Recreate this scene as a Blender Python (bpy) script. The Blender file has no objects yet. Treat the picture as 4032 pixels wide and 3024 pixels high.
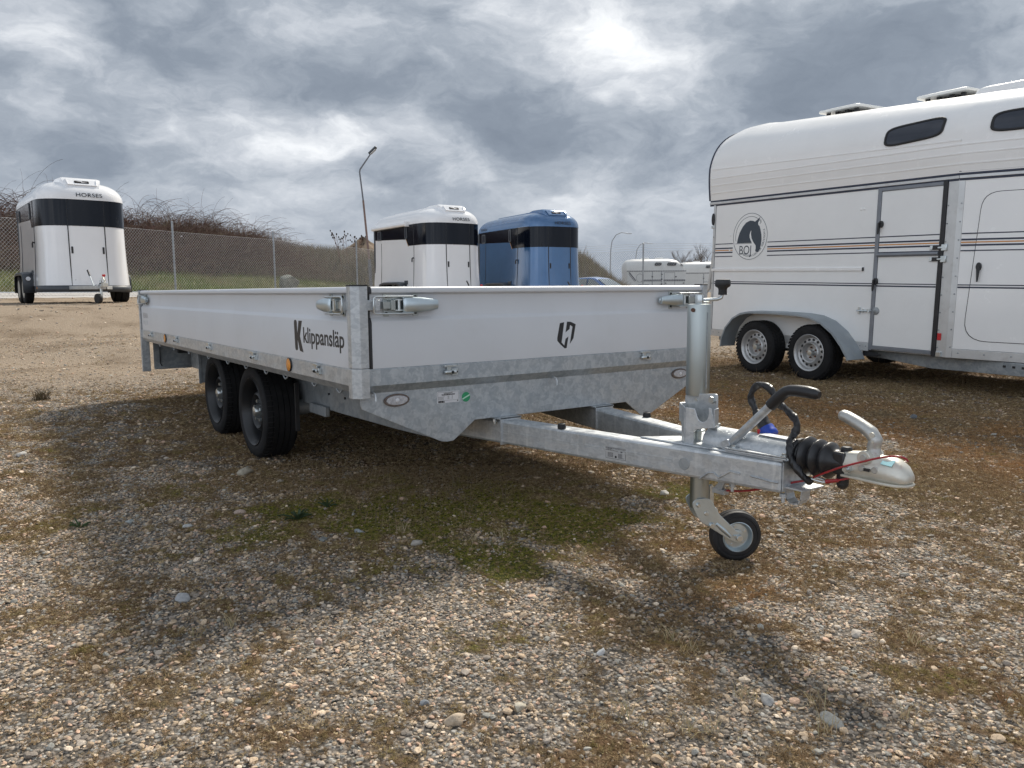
import bpy, bmesh, math, random
import numpy as np
from mathutils import Vector, Matrix
from math import sin, cos, pi, radians, sqrt, atan2

S = bpy.context.scene
COL = S.collection
random.seed(7)
RNG = np.random.default_rng(11)

# ------------------------------------------------------------------ camera
CAM = Vector((2.6182, -1.1527, 0.9089))
YAW, PITCH, ROLL = radians(145.016), radians(6.802), radians(-0.403)
fw = Vector((cos(YAW) * cos(PITCH), sin(YAW) * cos(PITCH), -sin(PITCH)))
rt = fw.cross(Vector((0, 0, 1))).normalized()
up = rt.cross(fw)
rt2 = rt * cos(ROLL) + up * sin(ROLL)
up2 = up * cos(ROLL) - rt * sin(ROLL)
cd = bpy.data.cameras.new('camera')
cam = bpy.data.objects.new('camera', cd)
COL.objects.link(cam)
cam.matrix_world = Matrix(((rt2.x, up2.x, -fw.x, CAM.x), (rt2.y, up2.y, -fw.y, CAM.y), (rt2.z, up2.z, -fw.z, CAM.z), (0, 0, 0, 1)))
cd.sensor_width = 36.0
cd.lens = 27.653
cd.clip_start = 0.05
cd.clip_end = 3000
S.camera = cam

# ------------------------------------------------------------------ view
S.view_settings.view_transform = 'Standard'
S.view_settings.look = 'None'
S.view_settings.exposure = 0.95
S.view_settings.gamma = 1
S.view_settings.use_curve_mapping = False
S.render.engine = 'CYCLES'

# ------------------------------------------------------------------ node helper
class NT:
    def __init__(s, tree): s.t = tree; s.n = tree.nodes; s.l = tree.links
    def new(s, typ, **kw):
        n = s.n.new(typ)
        for k, v in kw.items(): setattr(n, k, v)
        return n
    def link(s, a, b): s.l.new(a, b)
    def sock(s, node, key, val):
        i = node.inputs[key]
        if hasattr(val, 'is_linked') or hasattr(val, 'links'): s.l.new(val, i)
        else: i.default_value = val
    def math(s, op, a, b=0.0, c=None, clamp=False):
        n = s.n.new('ShaderNodeMath'); n.operation = op; n.use_clamp = clamp
        s.sock(n, 0, a); s.sock(n, 1, b)
        if c is not None: s.sock(n, 2, c)
        return n.outputs[0]
    def vmath(s, op, a, b=(0, 0, 0), scale=None):
        n = s.n.new('ShaderNodeVectorMath'); n.operation = op
        s.sock(n, 0, a); s.sock(n, 1, b)
        if scale is not None: s.sock(n, 'Scale', scale)
        return n.outputs['Value'] if op in ('LENGTH', 'DISTANCE', 'DOT_PRODUCT') else n.outputs[0]
    def noise(s, vec, scale, detail=4, rough=.55, dist=0.0, lac=2.0):
        n = s.n.new('ShaderNodeTexNoise'); s.sock(n, 'Vector', vec)
        n.inputs['Scale'].default_value = scale; n.inputs['Detail'].default_value = detail
        n.inputs['Roughness'].default_value = rough; n.inputs['Distortion'].default_value = dist
        n.inputs['Lacunarity'].default_value = lac
        return n.outputs['Fac']
    def mixc(s, f, a, b, mode='MIX'):
        n = s.n.new('ShaderNodeMix'); n.data_type = 'RGBA'; n.blend_type = mode
        s.sock(n, 0, f); s.sock(n, 6, a); s.sock(n, 7, b)
        return n.outputs[2]
    def ramp(s, f, stops, interp='LINEAR'):
        n = s.n.new('ShaderNodeValToRGB'); r = n.color_ramp; r.interpolation = interp
        while len(r.elements) < len(stops): r.elements.new(0.5)
        for e, (p, c) in zip(r.elements, stops):
            e.position = p; e.color = (c, c, c, 1) if isinstance(c, (int, float)) else (c[0], c[1], c[2], 1)
        s.sock(n, 0, f)
        return n.outputs[0]
    def mapr(s, v, a, b, c=0.0, d=1.0, smooth=True):
        n = s.n.new('ShaderNodeMapRange'); n.interpolation_type = 'SMOOTHSTEP' if smooth else 'LINEAR'
        s.sock(n, 'Value', v)
        for k, x in (('From Min', a), ('From Max', b), ('To Min', c), ('To Max', d)): s.sock(n, k, x)
        return n.outputs[0]

# ------------------------------------------------------------------ world: broken cloud deck over the sky
SUN = Vector((-0.47, 0.91, 1.0)).normalized()          # towards the sun, behind thin cloud
w = bpy.data.worlds.new('World'); S.world = w; w.use_nodes = True
T = NT(w.node_tree); T.n.clear()
tc = T.new('ShaderNodeTexCoord').outputs['Generated']
sep = T.new('ShaderNodeSeparateXYZ'); T.link(tc, sep.inputs[0])
P0 = T.vmath('MULTIPLY', tc, (1.0, 1.0, 2.0))
warpn = T.new('ShaderNodeTexNoise'); T.link(P0, warpn.inputs['Vector']); warpn.inputs['Scale'].default_value = 7.0; warpn.inputs['Detail'].default_value = 6
warp = T.vmath('SCALE', T.vmath('SUBTRACT', warpn.outputs['Color'], (.5, .5, .5)), scale=0.21)
P = T.vmath('ADD', P0, warp)
big = T.noise(T.vmath('ADD', P, (3.1, 7.7, 0)), 3.2, 3, .5)
mid = T.noise(T.vmath('ADD', P, (11.3, 2.2, 0)), 7.0, 9, .60)
fine = T.noise(T.vmath('ADD', P, (5.0, 9.1, 0)), 24.0, 7, .62)
dens = T.math('ADD', T.math('ADD', T.math('MULTIPLY', big, .46), T.math('MULTIPLY', mid, .46)), T.math('MULTIPLY', fine, .15))
# thinner and thicker places of the deck (direction, size, amount)
SPOTS = [(-0.679, 0.668, 0.612, 0.074, -0.111), (-0.711, 0.649, 0.541, 0.056, -0.093), (-0.688, 0.678, 0.518, 0.056, -0.093), (-0.703, 0.675, 0.446, 0.037, -0.102), (-0.663, 0.705, 0.505, 0.043, -0.06), (-0.73, 0.615, 0.6, 0.043, -0.06), (-0.894, 0.334, 0.598, 0.056, -0.102), (-0.857, 0.407, 0.634, 0.037, -0.06), (-0.962, 0.102, 0.51, 0.068, -0.102), (-0.962, 0.066, 0.53, 0.043, -0.076), (-0.966, 0.156, 0.415, 0.081, -0.068), (-0.979, 0.09, 0.361, 0.062, -0.06), (-0.954, 0.238, 0.366, 0.074, -0.076), (-0.955, 0.192, 0.454, 0.05, -0.043), (-0.924, 0.345, 0.336, 0.043, -0.102), (-0.906, 0.379, 0.38, 0.037, -0.068), (-0.87, 0.464, 0.332, 0.05, -0.085), (-0.841, 0.518, 0.312, 0.062, -0.093), (-0.816, 0.562, 0.268, 0.037, -0.093), (-0.761, 0.642, 0.2, 0.056, -0.085), (-0.781, 0.614, 0.223, 0.037, -0.051), (-0.675, 0.73, 0.205, 0.037, -0.043), (-0.849, 0.521, 0.18, 0.099, -0.043), (-0.939, 0.321, 0.251, 0.05, -0.043), (-0.849, 0.461, 0.516, 0.093, 0.12), (-0.816, 0.536, 0.438, 0.093, 0.14), (-0.772, 0.607, 0.374, 0.081, 0.11), (-0.893, 0.386, 0.461, 0.068, 0.08), (-0.946, 0.162, 0.564, 0.074, 0.08), (-0.926, 0.232, 0.598, 0.056, 0.06), (-0.985, 0.109, 0.271, 0.087, 0.07), (-0.961, 0.247, 0.246, 0.062, 0.03), (-0.533, 0.805, 0.525, 0.118, 0.11), (-0.436, 0.86, 0.532, 0.105, 0.09), (-0.578, 0.789, 0.421, 0.068, 0.08), (-0.67, 0.723, 0.333, 0.068, 0.08), (-0.709, 0.686, 0.327, 0.062, 0.06)]
for (x, y, z_, r, a) in SPOTS:
    d = T.vmath('DISTANCE', P, (x, y, z_))
    g = T.math('EXPONENT', T.math('MULTIPLY', T.math('POWER', T.math('DIVIDE', d, r), 2.0), -1.0))
    dens = T.math('MULTIPLY_ADD', g, a, dens)
# denser and hazier towards the horizon
hz = T.mapr(sep.outputs[2], 0.0, 0.16)
dens = T.math('ADD', T.math('MULTIPLY', dens, T.math('MULTIPLY_ADD', hz, .55, .45)), T.math('MULTIPLY', T.math('SUBTRACT', 1.0, hz), .30))
cloud = T.ramp(dens, [(.22, (.90, .90, .90)), (.33, (.68, .70, .725)), (.45, (.43, .46, .505)), (.54, (.290, .325, .375)), (.64, (.200, .234, .284)), (.80, (.150, .180, .226))])
# forward-scattered glow round the hidden sun
sd = T.vmath('DOT_PRODUCT', tc, tuple(SUN))
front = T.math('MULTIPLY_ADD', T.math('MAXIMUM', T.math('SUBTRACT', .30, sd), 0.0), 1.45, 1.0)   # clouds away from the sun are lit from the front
glow = T.math('POWER', T.math('MAXIMUM', sd, 0.0), 9.0)
cloud = T.mixc(1.0, cloud, T.mixc(T.math('MULTIPLY', glow, 1.0, clamp=True), (1, 1, 1, 1), (1.22, 1.20, 1.16, 1)), 'MULTIPLY')
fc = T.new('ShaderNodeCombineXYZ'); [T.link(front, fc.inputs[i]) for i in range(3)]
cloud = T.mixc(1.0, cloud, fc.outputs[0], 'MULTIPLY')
sky = T.new('ShaderNodeTexSky', sky_type='NISHITA', sun_disc=False)
sky.sun_elevation = math.asin(SUN.z); sky.sun_rotation = atan2(SUN.x, SUN.y)
b1 = T.new('ShaderNodeBackground'); T.link(sky.outputs[0], b1.inputs[0]); b1.inputs[1].default_value = 0.10
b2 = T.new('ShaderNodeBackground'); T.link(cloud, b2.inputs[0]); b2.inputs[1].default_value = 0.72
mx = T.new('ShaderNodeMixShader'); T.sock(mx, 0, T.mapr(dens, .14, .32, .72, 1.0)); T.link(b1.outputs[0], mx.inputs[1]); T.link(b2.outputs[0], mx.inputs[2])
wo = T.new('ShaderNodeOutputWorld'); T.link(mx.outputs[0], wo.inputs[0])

# ------------------------------------------------------------------ sun (veiled by thin cloud)
ld = bpy.data.lights.new('sun', 'SUN'); ld.energy = 2.6; ld.angle = radians(8.5); ld.color = (1.0, .93, .82)
sun = bpy.data.objects.new('sun', ld); COL.objects.link(sun)
sun.rotation_euler = SUN.to_track_quat('Z', 'Y').to_euler(); sun.location = SUN * 40

# ------------------------------------------------------------------ mesh helpers
SHIFT = {}
class MB:
    def __init__(s): s.v = []; s.f = []
    def add(s, vs, fs):
        o = len(s.v); s.v += [tuple(p) for p in vs]; s.f += [tuple(i + o for i in f) for f in fs]; return s
    def box(s, x0, x1, y0, y1, z0, z1, rot=None, c=None):
        vs = [Vector(p) for p in ((x0, y0, z0), (x1, y0, z0), (x1, y1, z0), (x0, y1, z0), (x0, y0, z1), (x1, y0, z1), (x1, y1, z1), (x0, y1, z1))]
        if rot is not None:
            c = Vector(c) if c else Vector(((x0 + x1) / 2, (y0 + y1) / 2, (z0 + z1) / 2))
            vs = [rot @ (p - c) + c for p in vs]
        return s.add(vs, [(0, 3, 2, 1), (4, 5, 6, 7), (0, 1, 5, 4), (1, 2, 6, 5), (2, 3, 7, 6), (3, 0, 4, 7)])
    def obox(s, c, ax, ay, az):       # centre and three half-vectors
        c, ax, ay, az = Vector(c), Vector(ax), Vector(ay), Vector(az)
        vs = [c + ax * i + ay * j + az * k for (i, j, k) in ((-1, -1, -1), (1, -1, -1), (1, 1, -1), (-1, 1, -1), (-1, -1, 1), (1, -1, 1), (1, 1, 1), (-1, 1, 1))]
        f = [(0, 3, 2, 1), (4, 5, 6, 7), (0, 1, 5, 4), (1, 2, 6, 5), (2, 3, 7, 6), (3, 0, 4, 7)]
        if ax.cross(ay).dot(az) < 0: f = [t[::-1] for t in f]
        return s.add(vs, f)
    def ext(s, poly, o, a, b, n, t0, t1):   # polygon (i,j) at o + a*i + b*j, from n*t0 to n*t1
        o, a, b, n = Vector(o), Vector(a), Vector(b), Vector(n)
        k = len(poly)
        area = sum(poly[i][0] * poly[(i + 1) % k][1] - poly[(i + 1) % k][0] * poly[i][1] for i in range(k))
        if area < 0: poly = poly[::-1]
        vs = [o + a * p + b * q + n * t0 for p, q in poly] + [o + a * p + b * q + n * t1 for p, q in poly]
        fs = [tuple(range(k))[::-1], tuple(range(k, 2 * k))] + [(i, (i + 1) % k, k + (i + 1) % k, k + i) for i in range(k)]
        if (a.cross(b).dot(n) < 0) != (t1 < t0): fs = [t[::-1] for t in fs]
        return s.add(vs, fs)
    def cyl(s, p0, p1, r0, r1=None, n=16, caps=True):
        return s.tube([p0, p1], [r0, r0 if r1 is None else r1], n, caps)
    def tube(s, path, r, n=8, caps=True, flat=1.0, twist=0.0):
        pts = [Vector(p) for p in path]; m = len(pts)
        rs = r if isinstance(r, (list, tuple)) else [r] * m
        tg = [(pts[min(i + 1, m - 1)] - pts[max(i - 1, 0)]).normalized() for i in range(m)]
        u = tg[0].orthogonal().normalized(); rows = []
        for i in range(m):
            u = (u - tg[i] * u.dot(tg[i])).normalized(); w_ = tg[i].cross(u)
            a0 = twist * i
            rows.append([pts[i] + (u * cos(a0 + 2 * pi * k / n) + w_ * sin(a0 + 2 * pi * k / n) * 1.0) * rs[i] * (1 if flat == 1.0 else (1 - (1 - flat) * abs(sin(2 * pi * k / n)))) for k in range(n)])
        vs = [p for rw in rows for p in rw]
        fs = [(i * n + k, i * n + (k + 1) % n, (i + 1) * n + (k + 1) % n, (i + 1) * n + k) for i in range(m - 1) for k in range(n)]
        if caps: fs += [tuple(range(n))[::-1], tuple((m - 1) * n + k for k in range(n))]
        return s.add(vs, fs)
    def lathe(s, prof, c, axis, n=32, closed=False, caps=True):     # prof (radius, height along axis)
        c, ax = Vector(c), Vector(axis).normalized()
        u = ax.orthogonal().normalized(); w_ = ax.cross(u); m = len(prof)
        vs = [c + ax * h + (u * cos(2 * pi * k / n) + w_ * sin(2 * pi * k / n)) * max(r, 1e-4) for r, h in prof for k in range(n)]
        fs = [(i * n + k, i * n + (k + 1) % n, (i + 1) * n + (k + 1) % n, (i + 1) * n + k) for i in range(m - 1) for k in range(n)]
        if closed: fs += [((m - 1) * n + k, (m - 1) * n + (k + 1) % n, (k + 1) % n, k) for k in range(n)]
        elif caps: fs += [tuple(range(n))[::-1], tuple((m - 1) * n + k for k in range(n))]
        return s.add(vs, fs)
    def ball(s, c, rx, ry=None, rz=None, n=12, m=8):
        ry = rx if ry is None else ry; rz = rx if rz is None else rz; c = Vector(c)
        vs = [c + Vector((rx * sin(pi * i / m) * cos(2 * pi * k / n), ry * sin(pi * i / m) * sin(2 * pi * k / n), rz * cos(pi * i / m))) for i in range(1, m) for k in range(n)]
        vs += [c + Vector((0, 0, rz)), c - Vector((0, 0, rz))]
        fs = [(i * n + k, (i + 1) * n + k, (i + 1) * n + (k + 1) % n, i * n + (k + 1) % n) for i in range(m - 2) for k in range(n)]
        t, b = len(vs) - 2, len(vs) - 1
        fs += [(t, k, (k + 1) % n) for k in range(n)] + [(b, (m - 2) * n + (k + 1) % n, (m - 2) * n + k) for k in range(n)]
        return s.add(vs, fs)
    def grid(s, rows, closed_u=False):
        m, n = len(rows), len(rows[0])
        vs = [p for r in rows for p in r]
        kk = n if closed_u else n - 1
        return s.add(vs, [(i * n + k, i * n + (k + 1) % n, (i + 1) * n + (k + 1) % n, (i + 1) * n + k) for i in range(m - 1) for k in range(kk)])
    def build(s, name, mat, parent=None, smooth=35, bevel=0.0, shift=None):
        me = bpy.data.meshes.new(name); me.from_pydata(s.v, [], s.f); me.update()
        return finish(name, me, mat, parent, smooth, bevel, shift)

def finish(name, me, mat, parent=None, smooth=35, bevel=0.0, shift=None):
    if mat is not None: me.materials.append(mat)
    if smooth:
        me.shade_smooth()
        try: me.set_sharp_from_angle(angle=radians(smooth))
        except Exception: pass
    o = bpy.data.objects.new(name, me); COL.objects.link(o)
    if parent is not None:
        o.parent = parent
        sh = SHIFT.get(parent.name) if shift is None else shift
        if sh is not None: o.location = tuple(sh)
    if bevel:
        b = o.modifiers.new('bevel', 'BEVEL'); b.width = bevel; b.segments = 2; b.limit_method = 'ANGLE'; b.angle_limit = radians(40)
    return o

def npmesh(name, V, F, mat, attrs=None, smooth=False):
    """V (n,3), F (m,k) numpy -> mesh object"""
    me = bpy.data.meshes.new(name); k = F.shape[1]
    me.vertices.add(len(V)); me.vertices.foreach_set('co', np.asarray(V, np.float32).ravel())
    me.loops.add(F.size); me.loops.foreach_set('vertex_index', np.asarray(F, np.int32).ravel())
    me.polygons.add(len(F)); me.polygons.foreach_set('loop_start', np.arange(0, F.size, k, dtype=np.int32))
    me.update(calc_edges=True)
    for nm, (typ, dat) in (attrs or {}).items():
        a = me.attributes.new(nm, typ, 'POINT')
        a.data.foreach_set({'FLOAT': 'value', 'FLOAT_COLOR': 'color', 'FLOAT_VECTOR': 'vector', 'INT': 'value'}[typ], np.asarray(dat, np.int32 if typ == 'INT' else np.float32).ravel())
    if smooth: me.shade_smooth()
    if mat is not None: me.materials.append(mat)
    o = bpy.data.objects.new(name, me); COL.objects.link(o)
    return o

def tag(o, label=None, cat=None, group=None, kind=None):
    if label: o['label'] = label
    if cat: o['category'] = cat
    if group: o['group'] = group
    if kind: o['kind'] = kind
    return o
def thing(name, label, cat, loc=(0, 0, 0), rot=(0, 0, 0), group=None):
    o = bpy.data.objects.new(name, None); COL.objects.link(o)
    o.location = loc; o.rotation_euler = rot; o.empty_display_size = .2
    return tag(o, label, cat, group)
def sub(o, parent):
    """hang an already built part under another part (sub-part)"""
    o.parent = parent; o.location = (0, 0, 0); return o

def text(name, s, size, org, right, upv, mat, parent, bold=0.0, align='LEFT', sx=1.0, thick=.0006, spacing=1.0, shear=0.0):
    cu = bpy.data.curves.new('t', 'FONT'); cu.body = s; cu.size = size; cu.align_x = align; cu.offset = bold; cu.extrude = thick; cu.space_character = spacing; cu.shear = shear; cu.resolution_u = 4
    ob = bpy.data.objects.new('t', cu); COL.objects.link(ob)
    dg = bpy.context.evaluated_depsgraph_get(); dg.update()
    me = bpy.data.meshes.new_from_object(ob.evaluated_get(dg))
    bpy.data.objects.remove(ob); bpy.data.curves.remove(cu)
    r, u_ = Vector(right).normalized(), Vector(upv).normalized(); n = r.cross(u_)
    M4 = Matrix(((r.x * sx, u_.x, n.x, org[0]), (r.y * sx, u_.y, n.y, org[1]), (r.z * sx, u_.z, n.z, org[2]), (0, 0, 0, 1)))
    me.transform(M4); me.name = name; me.materials.clear()
    return finish(name, me, mat, parent, 0)

# ------------------------------------------------------------------ materials
def mat(name, col, rough=.5, metal=0.0, var=.06, vs=6.0, bump=0.0, bs=80.0, coat=0.0, rvar=.08, dirt=0.0, dcol=(.16, .13, .10), spec=.5, tr=0.0, alpha=1.0):
    m = bpy.data.materials.new(name); m.use_nodes = True; t = NT(m.node_tree); t.n.clear()
    out = t.new('ShaderNodeOutputMaterial'); b = t.new('ShaderNodeBsdfPrincipled'); t.link(b.outputs[0], out.inputs[0])
    co = t.new('ShaderNodeTexCoord').outputs['Object']
    n1 = t.noise(co, vs, 5, .6)
    lo = tuple(c * (1 - var) for c in col) + (1,); hi = tuple(min(1, c * (1 + var)) for c in col) + (1,)
    c = t.mixc(t.mapr(n1, .3, .7), lo, hi)
    if dirt:
        n3 = t.noise(co, vs * 2.3, 8, .7)
        c = t.mixc(t.math('MULTIPLY', t.mapr(n3, .5, .75), dirt), c, dcol + (1,))
    t.link(c, b.inputs['Base Color'])
    b.inputs['Metallic'].default_value = metal; b.inputs['Specular IOR Level'].default_value = spec
    n2 = t.noise(co, vs * 4, 4, .6)
    t.link(t.math('MULTIPLY_ADD', t.math('SUBTRACT', n2, .5), rvar * 2, rough, clamp=True), b.inputs['Roughness'])
    if coat: b.inputs['Coat Weight'].default_value = coat; b.inputs['Coat Roughness'].default_value = .06
    if tr: b.inputs['Transmission Weight'].default_value = tr
    if bump:
        bp = t.new('ShaderNodeBump'); bp.inputs['Strength'].default_value = bump; bp.inputs['Distance'].default_value = .01
        t.link(t.noise(co, bs, 4, .6), bp.inputs['Height']); t.link(bp.outputs[0], b.inputs['Normal'])
    return m

def galv(name, lo, hi, scale, rough=.42, metal=.75, stretch=(1, 1, 1), streak=0.0):
    m = bpy.data.materials.new(name); m.use_nodes = True; t = NT(m.node_tree); t.n.clear()
    out = t.new('ShaderNodeOutputMaterial'); b = t.new('ShaderNodeBsdfPrincipled'); t.link(b.outputs[0], out.inputs[0])
    co = t.new('ShaderNodeTexCoord').outputs['Object']
    mp = t.new('ShaderNodeMapping'); mp.inputs['Scale'].default_value = stretch; t.link(co, mp.inputs[0])
    wn = t.new('ShaderNodeTexNoise'); t.link(mp.outputs[0], wn.inputs['Vector']); wn.inputs['Scale'].default_value = scale * .6; wn.inputs['Detail'].default_value = 4
    pv = t.vmath('ADD', mp.outputs[0], t.vmath('SCALE', t.vmath('SUBTRACT', wn.outputs['Color'], (.5, .5, .5)), scale=1.3 / scale))
    v1 = t.new('ShaderNodeTexVoronoi'); t.link(pv, v1.inputs['Vector']); v1.inputs['Scale'].default_value = scale
    v2 = t.new('ShaderNodeTexVoronoi'); t.link(pv, v2.inputs['Vector']); v2.inputs['Scale'].default_value = scale * 2.7
    s1 = t.new('ShaderNodeSeparateColor'); t.link(v1.outputs['Color'], s1.inputs[0])
    s2 = t.new('ShaderNodeSeparateColor'); t.link(v2.outputs['Color'], s2.inputs[0])
    f = t.math('ADD', t.math('MULTIPLY', s1.outputs[0], .40), t.math('MULTIPLY', s2.outputs[0], .35))
    f = t.math('ADD', f, t.math('MULTIPLY', t.noise(co, 3.0, 6, .65), .45))
    c = t.mixc(t.mapr(f, .25, .95), lo + (1,), hi + (1,))
    if streak:
        ms = t.new('ShaderNodeMapping'); ms.inputs['Scale'].default_value = (6, 6, .7); t.link(co, ms.inputs[0])
        c = t.mixc(t.math('MULTIPLY', t.mapr(t.noise(ms.outputs[0], 5, 6, .65), .52, .72), streak), c, (.80, .81, .80, 1))
    n3 = t.noise(co, 9, 7, .7)
    c = t.mixc(t.math('MULTIPLY', t.mapr(n3, .58, .78), .35), c, (.22, .21, .19, 1))
    t.link(c, b.inputs['Base Color']); b.inputs['Metallic'].default_value = metal
    t.link(t.math('MULTIPLY_ADD', s1.outputs[1], .16, rough - .08), b.inputs['Roughness'])
    bp = t.new('ShaderNodeBump'); bp.inputs['Strength'].default_value = .12; bp.inputs['Distance'].default_value = .004
    t.link(t.math('ADD', t.noise(co, 40, 4, .6), s1.outputs[2]), bp.inputs['Height']); t.link(bp.outputs[0], b.inputs['Normal'])
    return m

G_SPANGLE = galv('galvanised_spangle', (.37, .41, .445), (.53, .565, .59), 38, .44, .55, (1, 1, 1.0), .10)
G_PLAIN = galv('galvanised_plain', (.43, .455, .475), (.58, .60, .61), 30, .42, .55, (1, 1, 1.6), .5)
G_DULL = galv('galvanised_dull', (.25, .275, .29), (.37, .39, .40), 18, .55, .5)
ZINC = mat('bright_zinc', (.62, .655, .66), .30, .92, .10, 14, .03, 60)
ZINC_Y = mat('passivated_zinc', (.42, .45, .44), .32, .9, .05, 5, 0, 50, rvar=.03)
ZINC_B = mat('bluish_zinc_sheet', (.56, .63, .66), .34, .85, .08, 10, .03, 60)
ALU = mat('anodised_board', (.64, .65, .67), .44, .12, .035, 1.6, .02, 240, dirt=.16, dcol=(.47, .455, .42), rvar=.14)
ALU_TRIM = mat('aluminium_trim', (.60, .605, .60), .42, .6, .07, 6, .02, 80, dirt=.3, dcol=(.33, .31, .28))
BLACKP = mat('black_plastic', (.018, .018, .020), .42, 0, .2, 20, .05, 200)
RUBBER = mat('black_rubber', (.014, .014, .015), .66, 0, .25, 16, .08, 160)
TYRE = mat('tyre_rubber', (.013, .013, .014), .80, 0, .3, 10, .15, 120, dirt=.30, dcol=(.045, .040, .034), spec=.3)
BELLOW = mat('gaiter_rubber', (.016, .016, .018), .36, 0, .2, 10, .03, 60)
RIM_BLK = mat('black_rim', (.014, .015, .017), .36, .0, .15, 10, .03, 60, dirt=.15, dcol=(.05, .046, .04), spec=.4)
RIM_SIL = mat('silver_rim', (.52, .52, .515), .42, .6, .08, 10, .03, 60, dirt=.25, dcol=(.26, .24, .21))
RUST = mat('rusty_bolt', (.16, .085, .06), .75, .3, .3, 40)
CAST = mat('cast_coupling', (.66, .635, .56), .40, .55, .06, 14, .06, 120, dirt=.22, dcol=(.36, .34, .30))
CASTG = mat('cast_lever', (.50, .495, .47), .42, .65, .1, 22, .08, 140, dirt=.3, dcol=(.24, .23, .21))
PLY = mat('plywood', (.13, .085, .055), .6, 0, .15, 5)
AMBER = mat('amber_lens', (.75, .27, .02), .15, 0, .15, 60, .2, 500, coat=.6)
CLEARL = mat('clear_lens', (.50, .50, .52), .15, .25, .2, 80, .3, 600, coat=.7, dirt=.4, dcol=(.2, .15, .12))
REDP = mat('red_plastic', (.55, .025, .03), .32, 0, .08, 20)
REDW = mat('red_cable_sheath', (.34, .02, .025), .30, 0, .1, 30, coat=.2)
BLUEP = mat('blue_plastic', (.015, .06, .42), .38, 0, .1, 20)
INK = mat('black_print', (.022, .022, .025), .45, 0, .05, 20)
INK_G = mat('grey_print', (.20, .20, .20), .45, 0, .05, 20)
INK_F = mat('faded_print', (.46, .46, .47), .45, .1, .05, 20)
NAVY = mat('navy_print', (.022, .028, .055), .4, 0, .05, 20)
EMBL = mat('emblem_slate', (.045, .06, .08), .42, 0, .05, 20)
ORANGE = mat('orange_print', (.62, .27, .07), .42, 0, .05, 20)
LABELW = mat('label_white', (.66, .66, .68), .5, 0, .03, 20)
LABELS = mat('label_silver', (.50, .51, .52), .4, .3, .03, 20)
GREENL = mat('label_green', (.03, .30, .13), .45, 0, .03, 20)
GREENW = mat('label_pale_green', (.50, .75, .60), .45, 0, .03, 20)
CYANL = mat('label_cyan', (.33, .62, .66), .4, 0, .03, 20)
WHITE_S = mat('white_sandwich_panel', (.84, .84, .825), .32, 0, .02, 2, .02, 250, dirt=.08, dcol=(.5, .48, .44), coat=.15)
WHITE_G = mat('white_gelcoat', (.86, .85, .83), .25, 0, .02, 2, .01, 60, dirt=.06, dcol=(.55, .53, .48), coat=.4)
WHITE_P = mat('white_gloss_paint', (.86, .86, .865), .10, 0, .015, 2, 0, 50, coat=.8)
WHITE_D = mat('weathered_white', (.66, .66, .64), .35, 0, .04, 3, dirt=.15, dcol=(.45, .43, .38))
BLUE_P = mat('blue_metallic_paint', (.060, .150, .310), .18, .3, .05, 3, 0, 50, coat=.9)
BLUE_C = mat('blue_car_paint', (.05, .14, .35), .22, .3, .05, 3, 0, 50, coat=.9)
BAND = mat('dark_gloss_band', (.004, .006, .012), .09, 0, .1, 4, spec=.28)
GLASS_D = mat('tinted_glass', (.04, .046, .06), .08, 0, .1, 4, spec=.4)
GLASS_C = mat('car_glass', (.10, .13, .14), .05, 0, .1, 4, coat=.8)
GREYP = mat('grey_plastic', (.055, .062, .072), .5, 0, .1, 6, .05, 200)
FENDER = mat('weathered_fender', (.27, .30, .32), .5, 0, .10, 5, .04, 120, dirt=.35, dcol=(.40, .40, .36))
FRAME_G = mat('grey_door_frame', (.22, .235, .26), .4, .35, .08, 8)
VENTW = mat('roof_vent_plastic', (.78, .78, .75), .3, 0, .03, 8)
GOLD = mat('gold_strip', (.60, .33, .12), .35, .5, .05, 10)
BADGE = mat('badge_black', (.008, .008, .009), .75, 0, .1, 20, spec=.1)
WHITE_R = mat('rib_highlight_white', (.92, .92, .91), .35, 0, .01, 4)  # roof ribs: whiter than the gelcoat to stand in for bright highlights
CONCR = mat('pale_concrete', (.42, .40, .38), .85, 0, .10, 3, .2, 60)
POSTG = mat('fence_post_steel', (.34, .36, .38), .5, .6, .1, 6)
WIRE = mat('fence_wire', (.58, .58, .57), .55, 0, .1, 20)
LAMPP = mat('lamp_pole', (.16, .165, .18), .5, .4, .1, 6)
LAMPR = mat('rusty_lamp_base', (.22, .15, .13), .6, .3, .15, 6)
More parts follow.
